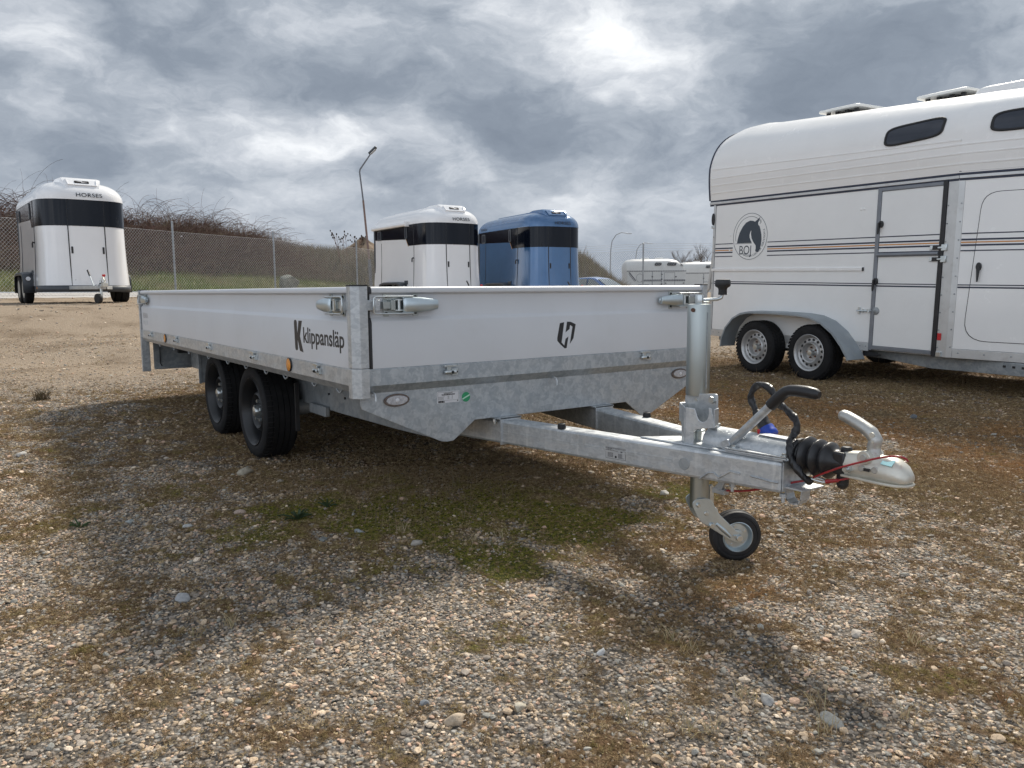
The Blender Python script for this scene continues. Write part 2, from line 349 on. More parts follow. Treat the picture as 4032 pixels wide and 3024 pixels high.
# ================================================================== terrain
h2 = Vector((cos(YAW), sin(YAW), 0)); r2_ = Vector((sin(YAW), -cos(YAW), 0))
def at(d, l, z_=0.0): return Vector((CAM.x, CAM.y, 0)) + h2 * d + r2_ * l + Vector((0, 0, z_))
CP = [(1, .9, 0), (-1.66, 1.75, .008), (-1.2, .5, 0), (2.6, -1.2, 0), (1.5, -.4, 0), (.5, -1, 0), (-1, -1.2, 0), (2, 3, 0), (0, 3, 0), (3.5, 1, 0), (5, -2, 0), (1, -4, 0), (4, -5, 0), (7, 3, 0),
      (.8, 5, .005), (-1.66, .1, .008), (-2.42, .1, .03), (-2.42, 1.75, .03), (-3.2, .5, .06), (-3, 3.5, .04), (-1.9, 5.8, .027), (-2.6, 5.95, .043), (-1.7, 7.5, .027), (-2.4, 7.6, .043), (1, 6, 0), (1.5, 9, 0), (4, 8, 0),
      (-4.0, -.5, .095), (-4.4, .5, .11), (-4.5, 1.5, .11), (-4.2, -2.5, .09), (-3, -1, .05), (-6, -1, .17), (-17.35, 0, .70), (-17.4, 2.2, .70), (-18.1, .1, .70), (-18.2, 2.2, .70), (-14.9, 1.2, .685), (-16, 1.1, .70),
      (-14.5, 9.2, .475), (-16.1, 8.2, .475), (-16.1, 10.3, .475), (-13.5, 9.3, .47), (-13.9, 12, .45), (-15.3, 11.2, .45), (-15.5, 13.2, .45), (-12.9, 11.9, .45)]
for d, l, z_ in ((16.2, -14.4, .78), (20.5, -12.45, .78), (24.8, -10.5, .766), (28.9, -8.6, .76), (33.5, -6.5, .70), (37.6, -4.8, .6), (35.4, -1.5, .42), (33.2, 1.8, .35), (31, 5.15, .36), (28.8, 8.4, .25), (26.6, 11.8, .2),
                 (34.5, 3.78, .0), (36, 4.8, .0), (33.5, 4.4, .02), (50, 7.3, .33), (50, 11, .30), (56, 13, .28), (80, 0, .5), (80, 20, .3), (120, -40, .6), (120, 60, .4), (10, -4, .30), (12, -2, .30), (8, -3, .14), (15, -3, .44), (15, 2, .30), (11, 6, .08), (20, 8, .2), (200, 0, .5), (250, 100, .5), (200, -120, .6)):
    p = at(d, l); CP.append((p.x, p.y, z_))
def slope_base(x, y):
    dep = (x - CAM.x) * h2.x + (y - CAM.y) * h2.y
    return .033 * (np.clip(dep, -2.0, 4.0) - 4.0)
CP = np.array([(a, b, (0 if (abs(c) < .0401 and (a - CAM.x) * h2.x + (b - CAM.y) * h2.y < 4.0) else c - float(slope_base(a, b)))) for a, b, c in CP])
FA, FD_ = at(16.2, -14.4), at(37.6, -4.8)
FE = (FD_ - FA).normalized(); FNL = Vector((-FE.y, FE.x, 0))
if FNL.dot(h2 - r2_) < 0: FNL = -FNL
def sstep(a, b, x):
    t = np.clip((x - a) / (b - a), 0, 1); return t * t * (3 - 2 * t)
_r = np.random.default_rng(5)
_lat = _r.random((64, 64))
def vnoise(x, y):
    xi = np.floor(x).astype(int); yi = np.floor(y).astype(int); fx = x - xi; fy = y - yi
    fx = fx * fx * (3 - 2 * fx); fy = fy * fy * (3 - 2 * fy)
    g = lambda a, b: _lat[a % 64, b % 64]
    return (g(xi, yi) * (1 - fx) + g(xi + 1, yi) * fx) * (1 - fy) + (g(xi, yi + 1) * (1 - fx) + g(xi + 1, yi + 1) * fx) * fy
def fbm(x, y, s, o=4):
    v = 0; a = .5; t = 0
    for k in range(o):
        v = v + a * vnoise(x * s + 17.3 * k, y * s - 9.1 * k); t += a; a *= .55; s *= 2.03
    return v / t
def terr(x, y, micro=True):
    x = np.asarray(x, float); y = np.asarray(y, float)
    num = 0; den = 0
    for cx, cy, cz in CP:
        w_ = 1 / ((x - cx) ** 2 + (y - cy) ** 2 + .05) ** 2.2
        num = num + w_ * cz; den = den + w_
    z_ = num / den + slope_base(x, y)
    sd = (x - FA.x) * FNL.x + (y - FA.y) * FNL.y; td = (x - FA.x) * FE.x + (y - FA.y) * FE.y
    z_ = z_ + .16 * sstep(.2, 2.2, sd) * sstep(27, 20, td) * (sd > 0)
    if micro: z_ = z_ + (fbm(x, y, 1.6, 3) - .5) * .018
    return z_
def H1(x, y): return float(terr(np.array([x]), np.array([y]))[0])

# what covers the ground where: moss, dry moss, bare gravel, dusty yard
def cover(x, y):
    n1 = fbm(x, y, 1.3, 4); n2 = fbm(x + 40, y + 11, 4.5, 3); n3 = fbm(x - 20, y + 31, .55, 3); n4 = fbm(x + 9, y - 7, 15, 3)
    gb = 0
    for cx, cy, r, a in ((-0.425, -0.249, .25, .8), (-0.555, -0.03, .30, .9), (-0.269, 0.161, .32, 1.0), (-0.201, 0.553, .36, 1.0), (0.182, 0.761, .32, 1.0), (0.301, 1.035, .26, .8), (0.13, 1.482, .32, .55), (0.54, 0.436, .22, .5), (0.281, 0.364, .36, .75), (-0.042, 0.3, .55, .7), (-0.518, 0.281, .35, .6), (-0.369, -0.431, .2, .5), (-0.898, -0.584, .4, .3), (0.784, -0.029, .3, .25)):
        gb = np.maximum(gb, a * np.exp(-(((x - cx) ** 2 + (y - cy) ** 2) / r ** 2)))
    green = np.clip(gb * 1.25 + (n2 - .5) * 1.1 + (n4 - .5) * 1.3 - .26, 0, 1)
    dep0 = (x - CAM.x) * h2.x + (y - CAM.y) * h2.y; lat0 = (x - CAM.x) * r2_.x + (y - CAM.y) * r2_.y
    br = .34 + .24 * sstep(2.2, 3.6, dep0) + .16 * sstep(-.2, .8, lat0) * sstep(4, 2, dep0)
    br = np.maximum(br, .85 * sstep(-.7, .1, y) * sstep(2.6, 2.2, y) * sstep(-5, -4, x) * sstep(.6, -.1, x))
    for cx, cy, r, a in ((0.589, 0.933, .42, .85), (1.004, 0.467, .36, .75), (0.871, 1.05, .30, .9), (1.634, 0.941, .45, .65), (-3.1, -0.4, .9, .75), (1.837, 0.482, .35, .5), (0.304, 1.553, .5, .7), (2.276, 1.701, .6, .5)):
        br = np.maximum(br, a * np.exp(-(((x - cx) ** 2 + (y - cy) ** 2) / r ** 2)))
    br = np.maximum(br, .98 * sstep(1.6, 2.5, y) * sstep(3.4, 2.2, x))
    brown = np.clip(br + (n1 - .5) * .65 + (n2 - .5) * .8 + (n4 - .5) * 1.5, 0, 1)
    tan = sstep(-3.8, -6.0, x) * sstep(6, 3, y)
    dep = (x - CAM.x) * h2.x + (y - CAM.y) * h2.y
    tan = np.maximum(tan, sstep(9, 12, dep) * .8)
    brown = brown * (1 - .75 * tan)
    grav = np.clip(1 - .80 * brown - .62 * green, .06, 1)
    return grav, brown, green, tan

def axis_pts(lo, hi, step, lo_far, hi_far, gr=1.16):
    a = list(np.arange(lo, hi + 1e-6, step)); s_ = step; p = a[-1]
    while p < hi_far: s_ *= gr; p += s_; a.append(p)
    s_ = step; p = a[0]; b = []
    while p > lo_far: s_ *= gr; p -= s_; b.append(p)
    return np.array(b[::-1] + a)
dd = axis_pts(.4, 8.0, .055, -40, 900, 1.10); ll = axis_pts(-5.5, 5.5, .06, -700, 700, 1.11)
D_, L_ = np.meshgrid(dd, ll, indexing='ij')
GX = CAM.x + h2.x * D_ + r2_.x * L_; GY = CAM.y + h2.y * D_ + r2_.y * L_
GZ = terr(GX, GY)
g_, b_, gr_, t_ = cover(GX, GY)
n, m = GX.shape
idx = np.arange(n * m).reshape(n, m)
F = np.stack([idx[:-1, :-1], idx[:-1, 1:], idx[1:, 1:], idx[1:, :-1]], -1).reshape(-1, 4)[:, ::-1]

gm = bpy.data.materials.new('yard_ground'); gm.use_nodes = True; t = NT(gm.node_tree); t.n.clear()
out = t.new('ShaderNodeOutputMaterial'); bs = t.new('ShaderNodeBsdfPrincipled'); t.link(bs.outputs[0], out.inputs[0])
co = t.new('ShaderNodeTexCoord').outputs['Object']
def attr(nm):
    a = t.new('ShaderNodeAttribute'); a.attribute_name = nm; return a.outputs['Fac']
wn = t.new('ShaderNodeTexNoise'); t.link(co, wn.inputs['Vector']); wn.inputs['Scale'].default_value = 40; wn.inputs['Detail'].default_value = 2
pv = t.vmath('ADD', co, t.vmath('SCALE', t.vmath('SUBTRACT', wn.outputs['Color'], (.5, .5, .5)), scale=.012))
vo = t.new('ShaderNodeTexVoronoi'); t.link(pv, vo.inputs['Vector']); vo.inputs['Scale'].default_value = 85
vo2 = t.new('ShaderNodeTexVoronoi'); t.link(pv, vo2.inputs['Vector']); vo2.inputs['Scale'].default_value = 24
sc1 = t.new('ShaderNodeSeparateColor'); t.link(vo.outputs['Color'], sc1.inputs[0])
peb = t.ramp(sc1.outputs[0], [(0, (.075, .072, .068)), (.25, (.17, .155, .135)), (.5, (.27, .235, .195)), (.72, (.34, .285, .235)), (.9, (.40, .37, .33)), (1, (.50, .48, .44))])
edge = t.mapr(vo.outputs['Distance'], .30, .75)
peb = t.mixc(t.math('MULTIPLY', edge, .75), peb, (.05, .042, .034, 1))
soil = t.mixc(t.noise(co, 30, 5, .65), (.085, .060, .038, 1), (.20, .145, .09, 1))
base = t.mixc(t.mapr(t.math('ADD', attr('gravel'), t.math('MULTIPLY', t.math('SUBTRACT', t.noise(co, 9, 5, .65), .5), .7)), .25, .60), soil, peb)
brn = t.mixc(t.noise(co, 55, 6, .7), (.060, .036, .018, 1), (.215, .125, .060, 1))
brn = t.mixc(t.mapr(t.noise(co, 3.2, 5, .6), .42, .66), brn, t.mixc(t.noise(co, 60, 5, .7), (.07, .055, .035, 1), (.20, .155, .10, 1)))
fb = t.mapr(t.math('ADD', attr('brown'), t.math('MULTIPLY', t.math('SUBTRACT', t.noise(co, 26, 6, .7), .5), 1.1)), .42, .66)
base = t.mixc(t.math('MULTIPLY', fb, .86), base, brn)
grn = t.mixc(t.noise(co, 70, 5, .7), (.025, .035, .008, 1), (.105, .115, .022, 1))
fg = t.mapr(t.math('ADD', attr('green'), t.math('MULTIPLY', t.math('SUBTRACT', t.noise(co, 30, 6, .7), .5), .9)), .34, .62)
base = t.mixc(t.math('MULTIPLY', fg, .9), base, grn)
dust = t.mixc(t.noise(co, 18, 8, .75), (.21, .155, .105, 1), (.46, .37, .275, 1))
dust = t.mixc(t.mapr(t.noise(co, 1.1, 6, .6), .45, .7), dust, t.mixc(t.noise(co, 22, 7, .75), (.11, .075, .045, 1), (.27, .20, .13, 1)))
dust = t.mixc(t.mapr(t.noise(co, 7, 8, .75), .60, .72), dust, (.42, .38, .32, 1))
base = t.mixc(t.math('MULTIPLY', attr('tan'), .85), base, dust)
t.link(base, bs.inputs['Base Color']); bs.inputs['Roughness'].default_value = .92; bs.inputs['Specular IOR Level'].default_value = .2
bp = t.new('ShaderNodeBump'); bp.inputs['Strength'].default_value = .9; bp.inputs['Distance'].default_value = .012
hh = t.math('ADD', t.math('MULTIPLY', t.math('SUBTRACT', 1.0, vo.outputs['Distance']), .7), t.math('ADD', t.math('MULTIPLY', t.noise(co, 90, 5, .7), .8), t.math('MULTIPLY', t.math('SUBTRACT', 1.0, vo2.outputs['Distance']), .5)))
t.link(hh, bp.inputs['Height']); t.link(bp.outputs[0], bs.inputs['Normal'])
ground = npmesh('ground', np.stack([GX, GY, GZ], -1).reshape(-1, 3), F, gm, {'gravel': ('FLOAT', g_.ravel()), 'brown': ('FLOAT', b_.ravel()), 'green': ('FLOAT', gr_.ravel()), 'tan': ('FLOAT', t_.ravel())}, True)
tag(ground, kind='structure')

# path strip behind the fence
pm = MB(); rows = []
for tt in np.arange(-8, 23.1, .5):
    row = []
    for ss in (.35, 1.2, 2.15):
        p = FA + FE * tt + FNL * ss; row.append((p.x, p.y, H1(p.x, p.y) + .012))
    rows.append(row)
pth = pm.grid(rows).build('path', CONCR, None, 60); tag(pth, kind='structure')

# ================================================================== pebbles: points in numpy, instanced as one mass
def scatter(n_, d0, d1, margin=.9):
    d = np.sqrt(RNG.random(n_) * (d1 ** 2 - d0 ** 2) + d0 ** 2); l = (RNG.random(n_) * 2 - 1) * (.70 * d + margin)
    return CAM.x + h2.x * d + r2_.x * l, CAM.y + h2.y * d + r2_.y * l, d
XS, YS, SZ = [], [], []
for n_, d0, d1, sc_ in ((190000, 1.1, 4.0, 1.0), (95000, 4.0, 7.0, 1.2), (52000, 7.0, 11.5, 1.6), (26000, 11.5, 26.0, 2.6)):
    x, y, d = scatter(n_, d0, d1)
    g, b, gr2, t2 = cover(x, y)
    keep = RNG.random(n_) < np.clip(g * (1 - .6 * t2), 0, 1)
    x, y = x[keep], y[keep]
    s_ = np.clip(np.exp(RNG.normal(np.log(.0070), .40, len(x))), .0038, .026) * sc_
    XS.append(x); YS.append(y); SZ.append(s_)
PX, PY, PS = map(np.concatenate, (XS, YS, SZ))
n_ = len(PX)
PZ = terr(PX, PY) + PS * RNG.uniform(-.12, .28, n_)
PAL = np.array([(.27, .265, .26), (.40, .35, .285), (.44, .34, .285), (.19, .185, .18), (.56, .53, .48), (.25, .275, .285), (.335, .285, .225), (.21, .195, .175), (.48, .43, .36), (.36, .355, .345)])
pw = np.array([.15, .17, .10, .09, .06, .10, .13, .10, .06, .04])
PAL = PAL * np.array([1.42, 1.27, 1.10])
pc = PAL[RNG.choice(len(PAL), n_, p=pw / pw.sum())] * RNG.uniform(.78, 1.15, (n_, 1))
pmt = bpy.data.materials.new('pebble'); pmt.use_nodes = True; t = NT(pmt.node_tree); t.n.clear()
out = t.new('ShaderNodeOutputMaterial'); bs = t.new('ShaderNodeBsdfPrincipled'); t.link(bs.outputs[0], out.inputs[0])
a = t.new('ShaderNodeAttribute'); a.attribute_name = 'pcol'; a.attribute_type = 'INSTANCER'
geo = t.new('ShaderNodeNewGeometry').outputs['Position']
nn = t.noise(geo, 260, 4, .65)
c = t.mixc(t.mapr(nn, .35, .7), t.mixc(1.0, a.outputs['Color'], (.72, .70, .68, 1), 'MULTIPLY'), t.mixc(1.0, a.outputs['Color'], (1.12, 1.10, 1.08, 1), 'MULTIPLY'))
t.link(c, bs.inputs['Base Color']); bs.inputs['Roughness'].default_value = .78; bs.inputs['Specular IOR Level'].default_value = .35

def pebble_group(mat_, nvar=7):
    ng = bpy.data.node_groups.new('pebbles', 'GeometryNodeTree')
    ng.interface.new_socket('Geometry', in_out='INPUT', socket_type='NodeSocketGeometry'); ng.interface.new_socket('Geometry', in_out='OUTPUT', socket_type='NodeSocketGeometry')
    N, Lk = ng.nodes, ng.links
    gi, go = N.new('NodeGroupInput'), N.new('NodeGroupOutput')
    jn = N.new('GeometryNodeGeometryToInstance')
    for v in range(nvar):
        ic = N.new('GeometryNodeMeshIcoSphere'); ic.inputs['Radius'].default_value = .5; ic.inputs['Subdivisions'].default_value = 2
        ps = N.new('GeometryNodeInputPosition'); nt_ = N.new('ShaderNodeTexNoise'); nt_.noise_dimensions = '4D'; nt_.inputs['W'].default_value = v * 7.3; nt_.inputs['Scale'].default_value = 1.3; nt_.inputs['Detail'].default_value = 1.5
        Lk.new(ps.outputs[0], nt_.inputs['Vector'])
        sb = N.new('ShaderNodeVectorMath'); sb.operation = 'SUBTRACT'; sb.inputs[1].default_value = (.5, .5, .5); Lk.new(nt_.outputs['Color'], sb.inputs[0])
        ml = N.new('ShaderNodeVectorMath'); ml.operation = 'SCALE'; ml.inputs['Scale'].default_value = .85; Lk.new(sb.outputs[0], ml.inputs[0])
        sp = N.new('GeometryNodeSetPosition'); Lk.new(ic.outputs['Mesh'], sp.inputs['Geometry']); Lk.new(ml.outputs[0], sp.inputs['Offset'])
        sm = N.new('GeometryNodeSetMaterial'); sm.inputs['Material'].default_value = mat_; Lk.new(sp.outputs[0], sm.inputs['Geometry'])
        Lk.new(sm.outputs[0], jn.inputs[0])
    ip = N.new('GeometryNodeInstanceOnPoints'); Lk.new(gi.outputs[0], ip.inputs['Points']); Lk.new(jn.outputs[0], ip.inputs['Instance']); ip.inputs['Pick Instance'].default_value = True
    def na(nm, typ):
        k = N.new('GeometryNodeInputNamedAttribute'); k.data_type = typ; k.inputs['Name'].default_value = nm; return k.outputs['Attribute']
    Lk.new(na('var', 'INT'), ip.inputs['Instance Index'])
    er = N.new('FunctionNodeEulerToRotation'); Lk.new(na('rot', 'FLOAT_VECTOR'), er.inputs[0]); Lk.new(er.outputs[0], ip.inputs['Rotation'])
    Lk.new(na('scl', 'FLOAT_VECTOR'), ip.inputs['Scale'])
    Lk.new(ip.outputs[0], go.inputs[0])
    return ng
def pointmesh(name, P, attrs):
    me = bpy.data.meshes.new(name); me.vertices.add(len(P)); me.vertices.foreach_set('co', np.asarray(P, np.float32).ravel())
    for nm, (typ, dat) in attrs.items():
        a = me.attributes.new(nm, typ, 'POINT'); a.data.foreach_set({'INT': 'value', 'FLOAT_VECTOR': 'vector', 'FLOAT_COLOR': 'color'}[typ], np.asarray(dat, np.int32 if typ == 'INT' else np.float32).ravel())
    o = bpy.data.objects.new(name, me); COL.objects.link(o); return o
scl = PS[:, None] * np.stack([RNG.uniform(.85, 1.4, n_), RNG.uniform(.75, 1.1, n_), RNG.uniform(.38, .68, n_)], 1)
rot = np.stack([RNG.normal(0, .28, n_), RNG.normal(0, .28, n_), RNG.uniform(0, 6.28, n_)], 1)
gv = pointmesh('gravel', np.stack([PX, PY, PZ], 1), {'var': ('INT', RNG.integers(0, 7, n_)), 'rot': ('FLOAT_VECTOR', rot), 'scl': ('FLOAT_VECTOR', scl), 'pcol': ('FLOAT_COLOR', np.concatenate([pc, np.ones((n_, 1))], 1))})
md = gv.modifiers.new('pebbles', 'NODES'); md.node_group = pebble_group(pmt); gv.data.materials.append(pmt)
tag(gv, 'loose mixed pebbles covering the yard', 'gravel', kind='stuff')

# ------------------------------------------------------------------ tufts of dry moss and stubble: small cones instanced on points
def tuft_group(mat_, nvar=4, nb=9):
    ng = bpy.data.node_groups.new('tufts', 'GeometryNodeTree')
    ng.interface.new_socket('Geometry', in_out='INPUT', socket_type='NodeSocketGeometry'); ng.interface.new_socket('Geometry', in_out='OUTPUT', socket_type='NodeSocketGeometry')
    N, Lk = ng.nodes, ng.links; gi, go = N.new('NodeGroupInput'), N.new('NodeGroupOutput'); rr = random.Random(3)
    jn = N.new('GeometryNodeGeometryToInstance')
    for v in range(nvar):
        j = N.new('GeometryNodeJoinGeometry')
        for k in range(nb):
            c = N.new('GeometryNodeMeshCone'); c.fill_type = 'NONE'; c.inputs['Vertices'].default_value = 3; c.inputs['Radius Top'].default_value = 0.0; c.inputs['Radius Bottom'].default_value = rr.uniform(.045, .085); c.inputs['Depth'].default_value = rr.uniform(.6, 1.2)
            tf = N.new('GeometryNodeTransform'); Lk.new(c.outputs['Mesh'], tf.inputs['Geometry'])
            tf.inputs['Translation'].default_value = (rr.uniform(-.45, .45), rr.uniform(-.45, .45), -.05); tf.inputs['Rotation'].default_value = (rr.uniform(-1.15, 1.15), rr.uniform(-1.15, 1.15), rr.uniform(0, 6))
            Lk.new(tf.outputs[0], j.inputs[0])
        sm = N.new('GeometryNodeSetMaterial'); sm.inputs['Material'].default_value = mat_; Lk.new(j.outputs[0], sm.inputs['Geometry']); Lk.new(sm.outputs[0], jn.inputs[0])
    ip = N.new('GeometryNodeInstanceOnPoints'); Lk.new(gi.outputs[0], ip.inputs['Points']); Lk.new(jn.outputs[0], ip.inputs['Instance']); ip.inputs['Pick Instance'].default_value = True
    def na(nm, typ):
        k = N.new('GeometryNodeInputNamedAttribute'); k.data_type = typ; k.inputs['Name'].default_value = nm; return k.outputs['Attribute']
    Lk.new(na('var', 'INT'), ip.inputs['Instance Index'])
    er = N.new('FunctionNodeEulerToRotation'); Lk.new(na('rot', 'FLOAT_VECTOR'), er.inputs[0]); Lk.new(er.outputs[0], ip.inputs['Rotation']); Lk.new(na('scl', 'FLOAT_VECTOR'), ip.inputs['Scale'])
    Lk.new(ip.outputs[0], go.inputs[0]); return ng
tm = bpy.data.materials.new('moss_tuft'); tm.use_nodes = True; t = NT(tm.node_tree); t.n.clear()
out = t.new('ShaderNodeOutputMaterial'); bs = t.new('ShaderNodeBsdfPrincipled'); t.link(bs.outputs[0], out.inputs[0])
a = t.new('ShaderNodeAttribute'); a.attribute_name = 'pcol'; a.attribute_type = 'INSTANCER'; t.link(a.outputs['Color'], bs.inputs['Base Color']); bs.inputs['Roughness'].default_value = .9; bs.inputs['Specular IOR Level'].default_value = .15
TX, TY, TS, TC = [], [], [], []
for n_, d0, d1, sc_ in ((280000, 1.1, 4.0, 1.0), (190000, 4.0, 7.5, 1.3), (90000, 7.5, 12, 1.9)):
    x, y, d = scatter(n_, d0, d1, .5); g, b, gr2, t2 = cover(x, y)
    pk = np.clip(np.maximum(b * 1.25 - .22, gr2 * 1.2), .06, 1) * (1 - .6 * t2)
    k = RNG.random(n_) < pk; x, y, b, gr2, t2 = x[k], y[k], b[k], gr2[k], t2[k]; n2_ = len(x)
    f1 = np.clip(fbm(x, y, 2.6, 3) * 2.2 - .6, 0, 1)[:, None]; u = RNG.random((n2_, 1))
    rust = sstep(2.2, 3.2, y)[:, None] * sstep(5.2, 4.0, y)[:, None] + np.exp(-((x - .8) ** 2 + (y - 1.0) ** 2) / .35)[:, None] + .35 * sstep(1.2, 1.8, x)[:, None]
    c0 = np.where(u < .18, np.array([[.44, .345, .20]]), np.where(u < .50, np.array([[.19, .13, .072]]), np.array([[.275, .195, .108]])))
    c0 = c0 * (1 - .55 * np.clip(rust, 0, 1) * f1) + np.array([[.40, .205, .080]]) * .55 * np.clip(rust, 0, 1) * f1
    gg = np.clip(gr2 * 1.5 - .1, 0, 1)[:, None] * (RNG.random((n2_, 1)) < .82)
    c0 = c0 * (1 - gg) + np.where(u < .5, np.array([[.205, .195, .028]]), np.array([[.28, .25, .06]])) * gg
    c0 = c0 * RNG.uniform(.75, 1.45, (n2_, 1))
    TX.append(x); TY.append(y); TC.append(c0); TS.append(RNG.uniform(.0042, .0105, n2_) * sc_ * (1 - .35 * gg[:, 0]))
TX, TY, TS = map(np.concatenate, (TX, TY, TS)); TC = np.concatenate(TC); n_ = len(TX)
tf = pointmesh('dry_moss', np.stack([TX, TY, terr(TX, TY) + TS * .35], 1), {'var': ('INT', RNG.integers(0, 4, n_)), 'rot': ('FLOAT_VECTOR', np.stack([RNG.normal(0, .2, n_), RNG.normal(0, .2, n_), RNG.uniform(0, 6.28, n_)], 1)),
    'scl': ('FLOAT_VECTOR', TS[:, None] * np.array([[1.35, 1.35, 1.0]])), 'pcol': ('FLOAT_COLOR', np.concatenate([TC, np.ones((n_, 1))], 1))})
md = tf.modifiers.new('tufts', 'NODES'); md.node_group = tuft_group(tm); tf.data.materials.append(tm)
tag(tf, 'brown and green moss and dry stubble growing through the gravel', 'moss', kind='stuff')
# ================================================================== flatbed trailer
W, L = 1.85, 4.055
ZT, ZB, ZR = .925, .6285, .5365
X, Y, Z = Vector((1, 0, 0)), Vector((0, 1, 0)), Vector((0, 0, 1))
FB = thing('flatbed_trailer', 'silver drop-side flatbed trailer on twin axles with galvanised drawbar, standing in the foreground', 'trailer', (-1.9, .925, 0))
SHIFT[FB.name] = (1.9, -.925, 0)

def round_poly(pts, r, n=4):
    out = []; k = len(pts)
    for i in range(k):
        p, a, b = Vector(pts[i]).to_2d(), Vector(pts[i - 1]).to_2d(), Vector(pts[(i + 1) % k]).to_2d()
        rr = r[i] if isinstance(r, (list, tuple)) else r
        da, db = (a - p), (b - p); l = min(rr, da.length * .49, db.length * .49)
        if l < 1e-5: out.append(tuple(p)); continue
        q0, q1 = p + da.normalized() * l, p + db.normalized() * l
        for j in range(n + 1):
            t = j / n; out.append(tuple(q0 * (1 - t) ** 2 + p * 2 * t * (1 - t) + q1 * t * t))
    return out
def circ(cx, cy, r, n=24, a0=0, a1=2 * pi):
    return [(cx + r * cos(a0 + (a1 - a0) * i / n), cy + r * sin(a0 + (a1 - a0) * i / n)) for i in range(n if a1 - a0 > 6.28 else n + 1)]
def oval(cx, cy, a, b, n=28): return [(cx + a * cos(2 * pi * i / n), cy + b * sin(2 * pi * i / n)) for i in range(n)]

# --- dropside boards: profile (outward offset, z) swept along the board
PROF = [(0, ZB), (0, .797), (-.0015, .8015), (-.011, .8115), (-.0135, .816), (-.0135, .897), (-.002, .900), (.003, .904), (.004, .912), (.002, .9195), (-.003, .924), (-.010, ZT), (-.022, ZT), (-.026, .921), (-.026, ZB)]
def board(name, o, along, out, t0, t1, **kw):
    b = MB().ext(PROF, o, out, Z, along, t0, t1).build(name, ALU, FB, 40)
    # dark moulded end caps
    for t, s_ in ((t0, -1), (t1, 1)):
        e = MB()
        e.ext([(.0015, ZB - .001), (.0015, .796), (-.008, .8135), (-.027, .8135), (-.027, ZB - .001)], o, out, Z, along, t, t + s_ * .011)
        e.ext([(.0055, .899), (.0055, .914), (-.002, .927), (-.027, .927), (-.027, .899)], o, out, Z, along, t, t + s_ * .011)
        e.ext([(-.0125, .80), (-.0125, .90), (-.027, .90), (-.027, .80)], o, out, Z, along, t, t + s_ * .008)
        sub(e.build('end_cap', BLACKP, b, 30, .0015), b)
    return b
front_board = board('front_board', (0, 0, 0), Y, X, .064, 1.815)
near_board = board('side_board', (0, 0, 0), X, -Y, -L + .055, -.052)
far_board = board('side_board', (0, W, 0), X, Y, -L + .055, -.052)
tail_board = board('tail_board', (-L, 0, 0), Y, -X, .064, 1.79)

# --- bed floor, chassis rails
MB().box(-L + .03, -.03, .03, W - .03, ZB - .002, ZB + .012).build('bed_floor', PLY, FB, 0)
RAIL = [(.003, .6245), (.003, .566), (-.022, ZR), (-.055, ZR), (-.055, .541), (-.024, .541), (-.002, .5685), (-.002, .6245)]
LEDGE = [(-.001, .6245), (-.001, .628), (-.05, .628), (-.05, .6245)]
def rail(name, o, along, out, t0, t1):
    return MB().ext(RAIL, o, out, Z, along, t0, t1).ext(LEDGE, o, out, Z, along, t0, t1).build(name, G_SPANGLE if name == 'front_rail' else G_PLAIN, FB, 25)
rail('front_rail', (0, 0, 0), Y, X, .04, W - .04)
rail('side_rail', (0, 0, 0), X, -Y, -L + .04, -.04)
rail('side_rail', (0, W, 0), X, Y, -L + .04, -.04)
rail('rear_rail', (-L, 0, 0), Y, -X, .04, W - .04)

# --- corner posts: chamfered profile in plan
def post_poly(cx, cy, sx, sy, g=0.0):
    p = [(.010 + g, -.046), (.010 + g, -.014), (-.013, .011 + g), (-.046, .011 + g), (-.046, -.046)]
    return [(cx + sx * a, cy - sy * b * -1) for a, b in p]
def corner(cx, cy, sx, sy, zlow):
    pl = post_poly(cx, cy, sx, sy)
    p = MB().ext(pl, (0, 0, 0), X, Y, Z, .632, .9265).build('corner_post', G_PLAIN, FB, 0, .0015)
    br = MB().ext(post_poly(cx, cy, sx, sy, .0015), (0, 0, 0), X, Y, Z, zlow, .6305).build('post_bracket', G_PLAIN, FB, 0, .0015)
    cap = MB().ext(post_poly(cx, cy, sx, sy, .0012), (0, 0, 0), X, Y, Z, .9267, .932).build('post_cap', BLACKP, p, 0, .001); sub(cap, p)
corner(0, 0, 1, -1, .522)
corner(0, W, 1, 1, .522)
corner(-L, 0, -1, -1, .30)
corner(-L, W, -1, 1, .30)

# --- board hinges on the rails
def hinge(o, a, n):
    o, a, n = Vector(o), Vector(a), Vector(n)
    h = MB()
    h.obox(o + a * -.012 + Z * .024 + n * .006, a * .026, n * .010, Z * .004)
    h.obox(o + a * -.016 + Z * .012 + n * .006, a * .009, n * .005, Z * .012)
    h.cyl(o + a * -.030 + n * .012, o + a * .012 + n * .012, .0085, n=12)
    h.ball(o + a * -.030 + n * .012, .0085, n=12, m=6)
    h.obox(o + a * .008 + n * .006, a * .013, n * .007, Z * .0125)
    p = h.build('hinge', ZINC, FB, 40, .001)
    sub(MB().ball(o + a * -.006 + n * .0205, .006, n=8, m=6).cyl(o + a * .016 + n * .012, o + a * .016 + n * .0145, .004, n=8).build('hinge_bolt', RIM_BLK, p, 40), p)
for k in range(5):
    hinge((-.345 - .8185 * k, -.004, .598), X, -Y)
    hinge((-.345 - .8185 * k, W + .004, .598), X, Y)
for yy in (.392, 1.432):
    hinge((.004, yy, .598), Y, X)

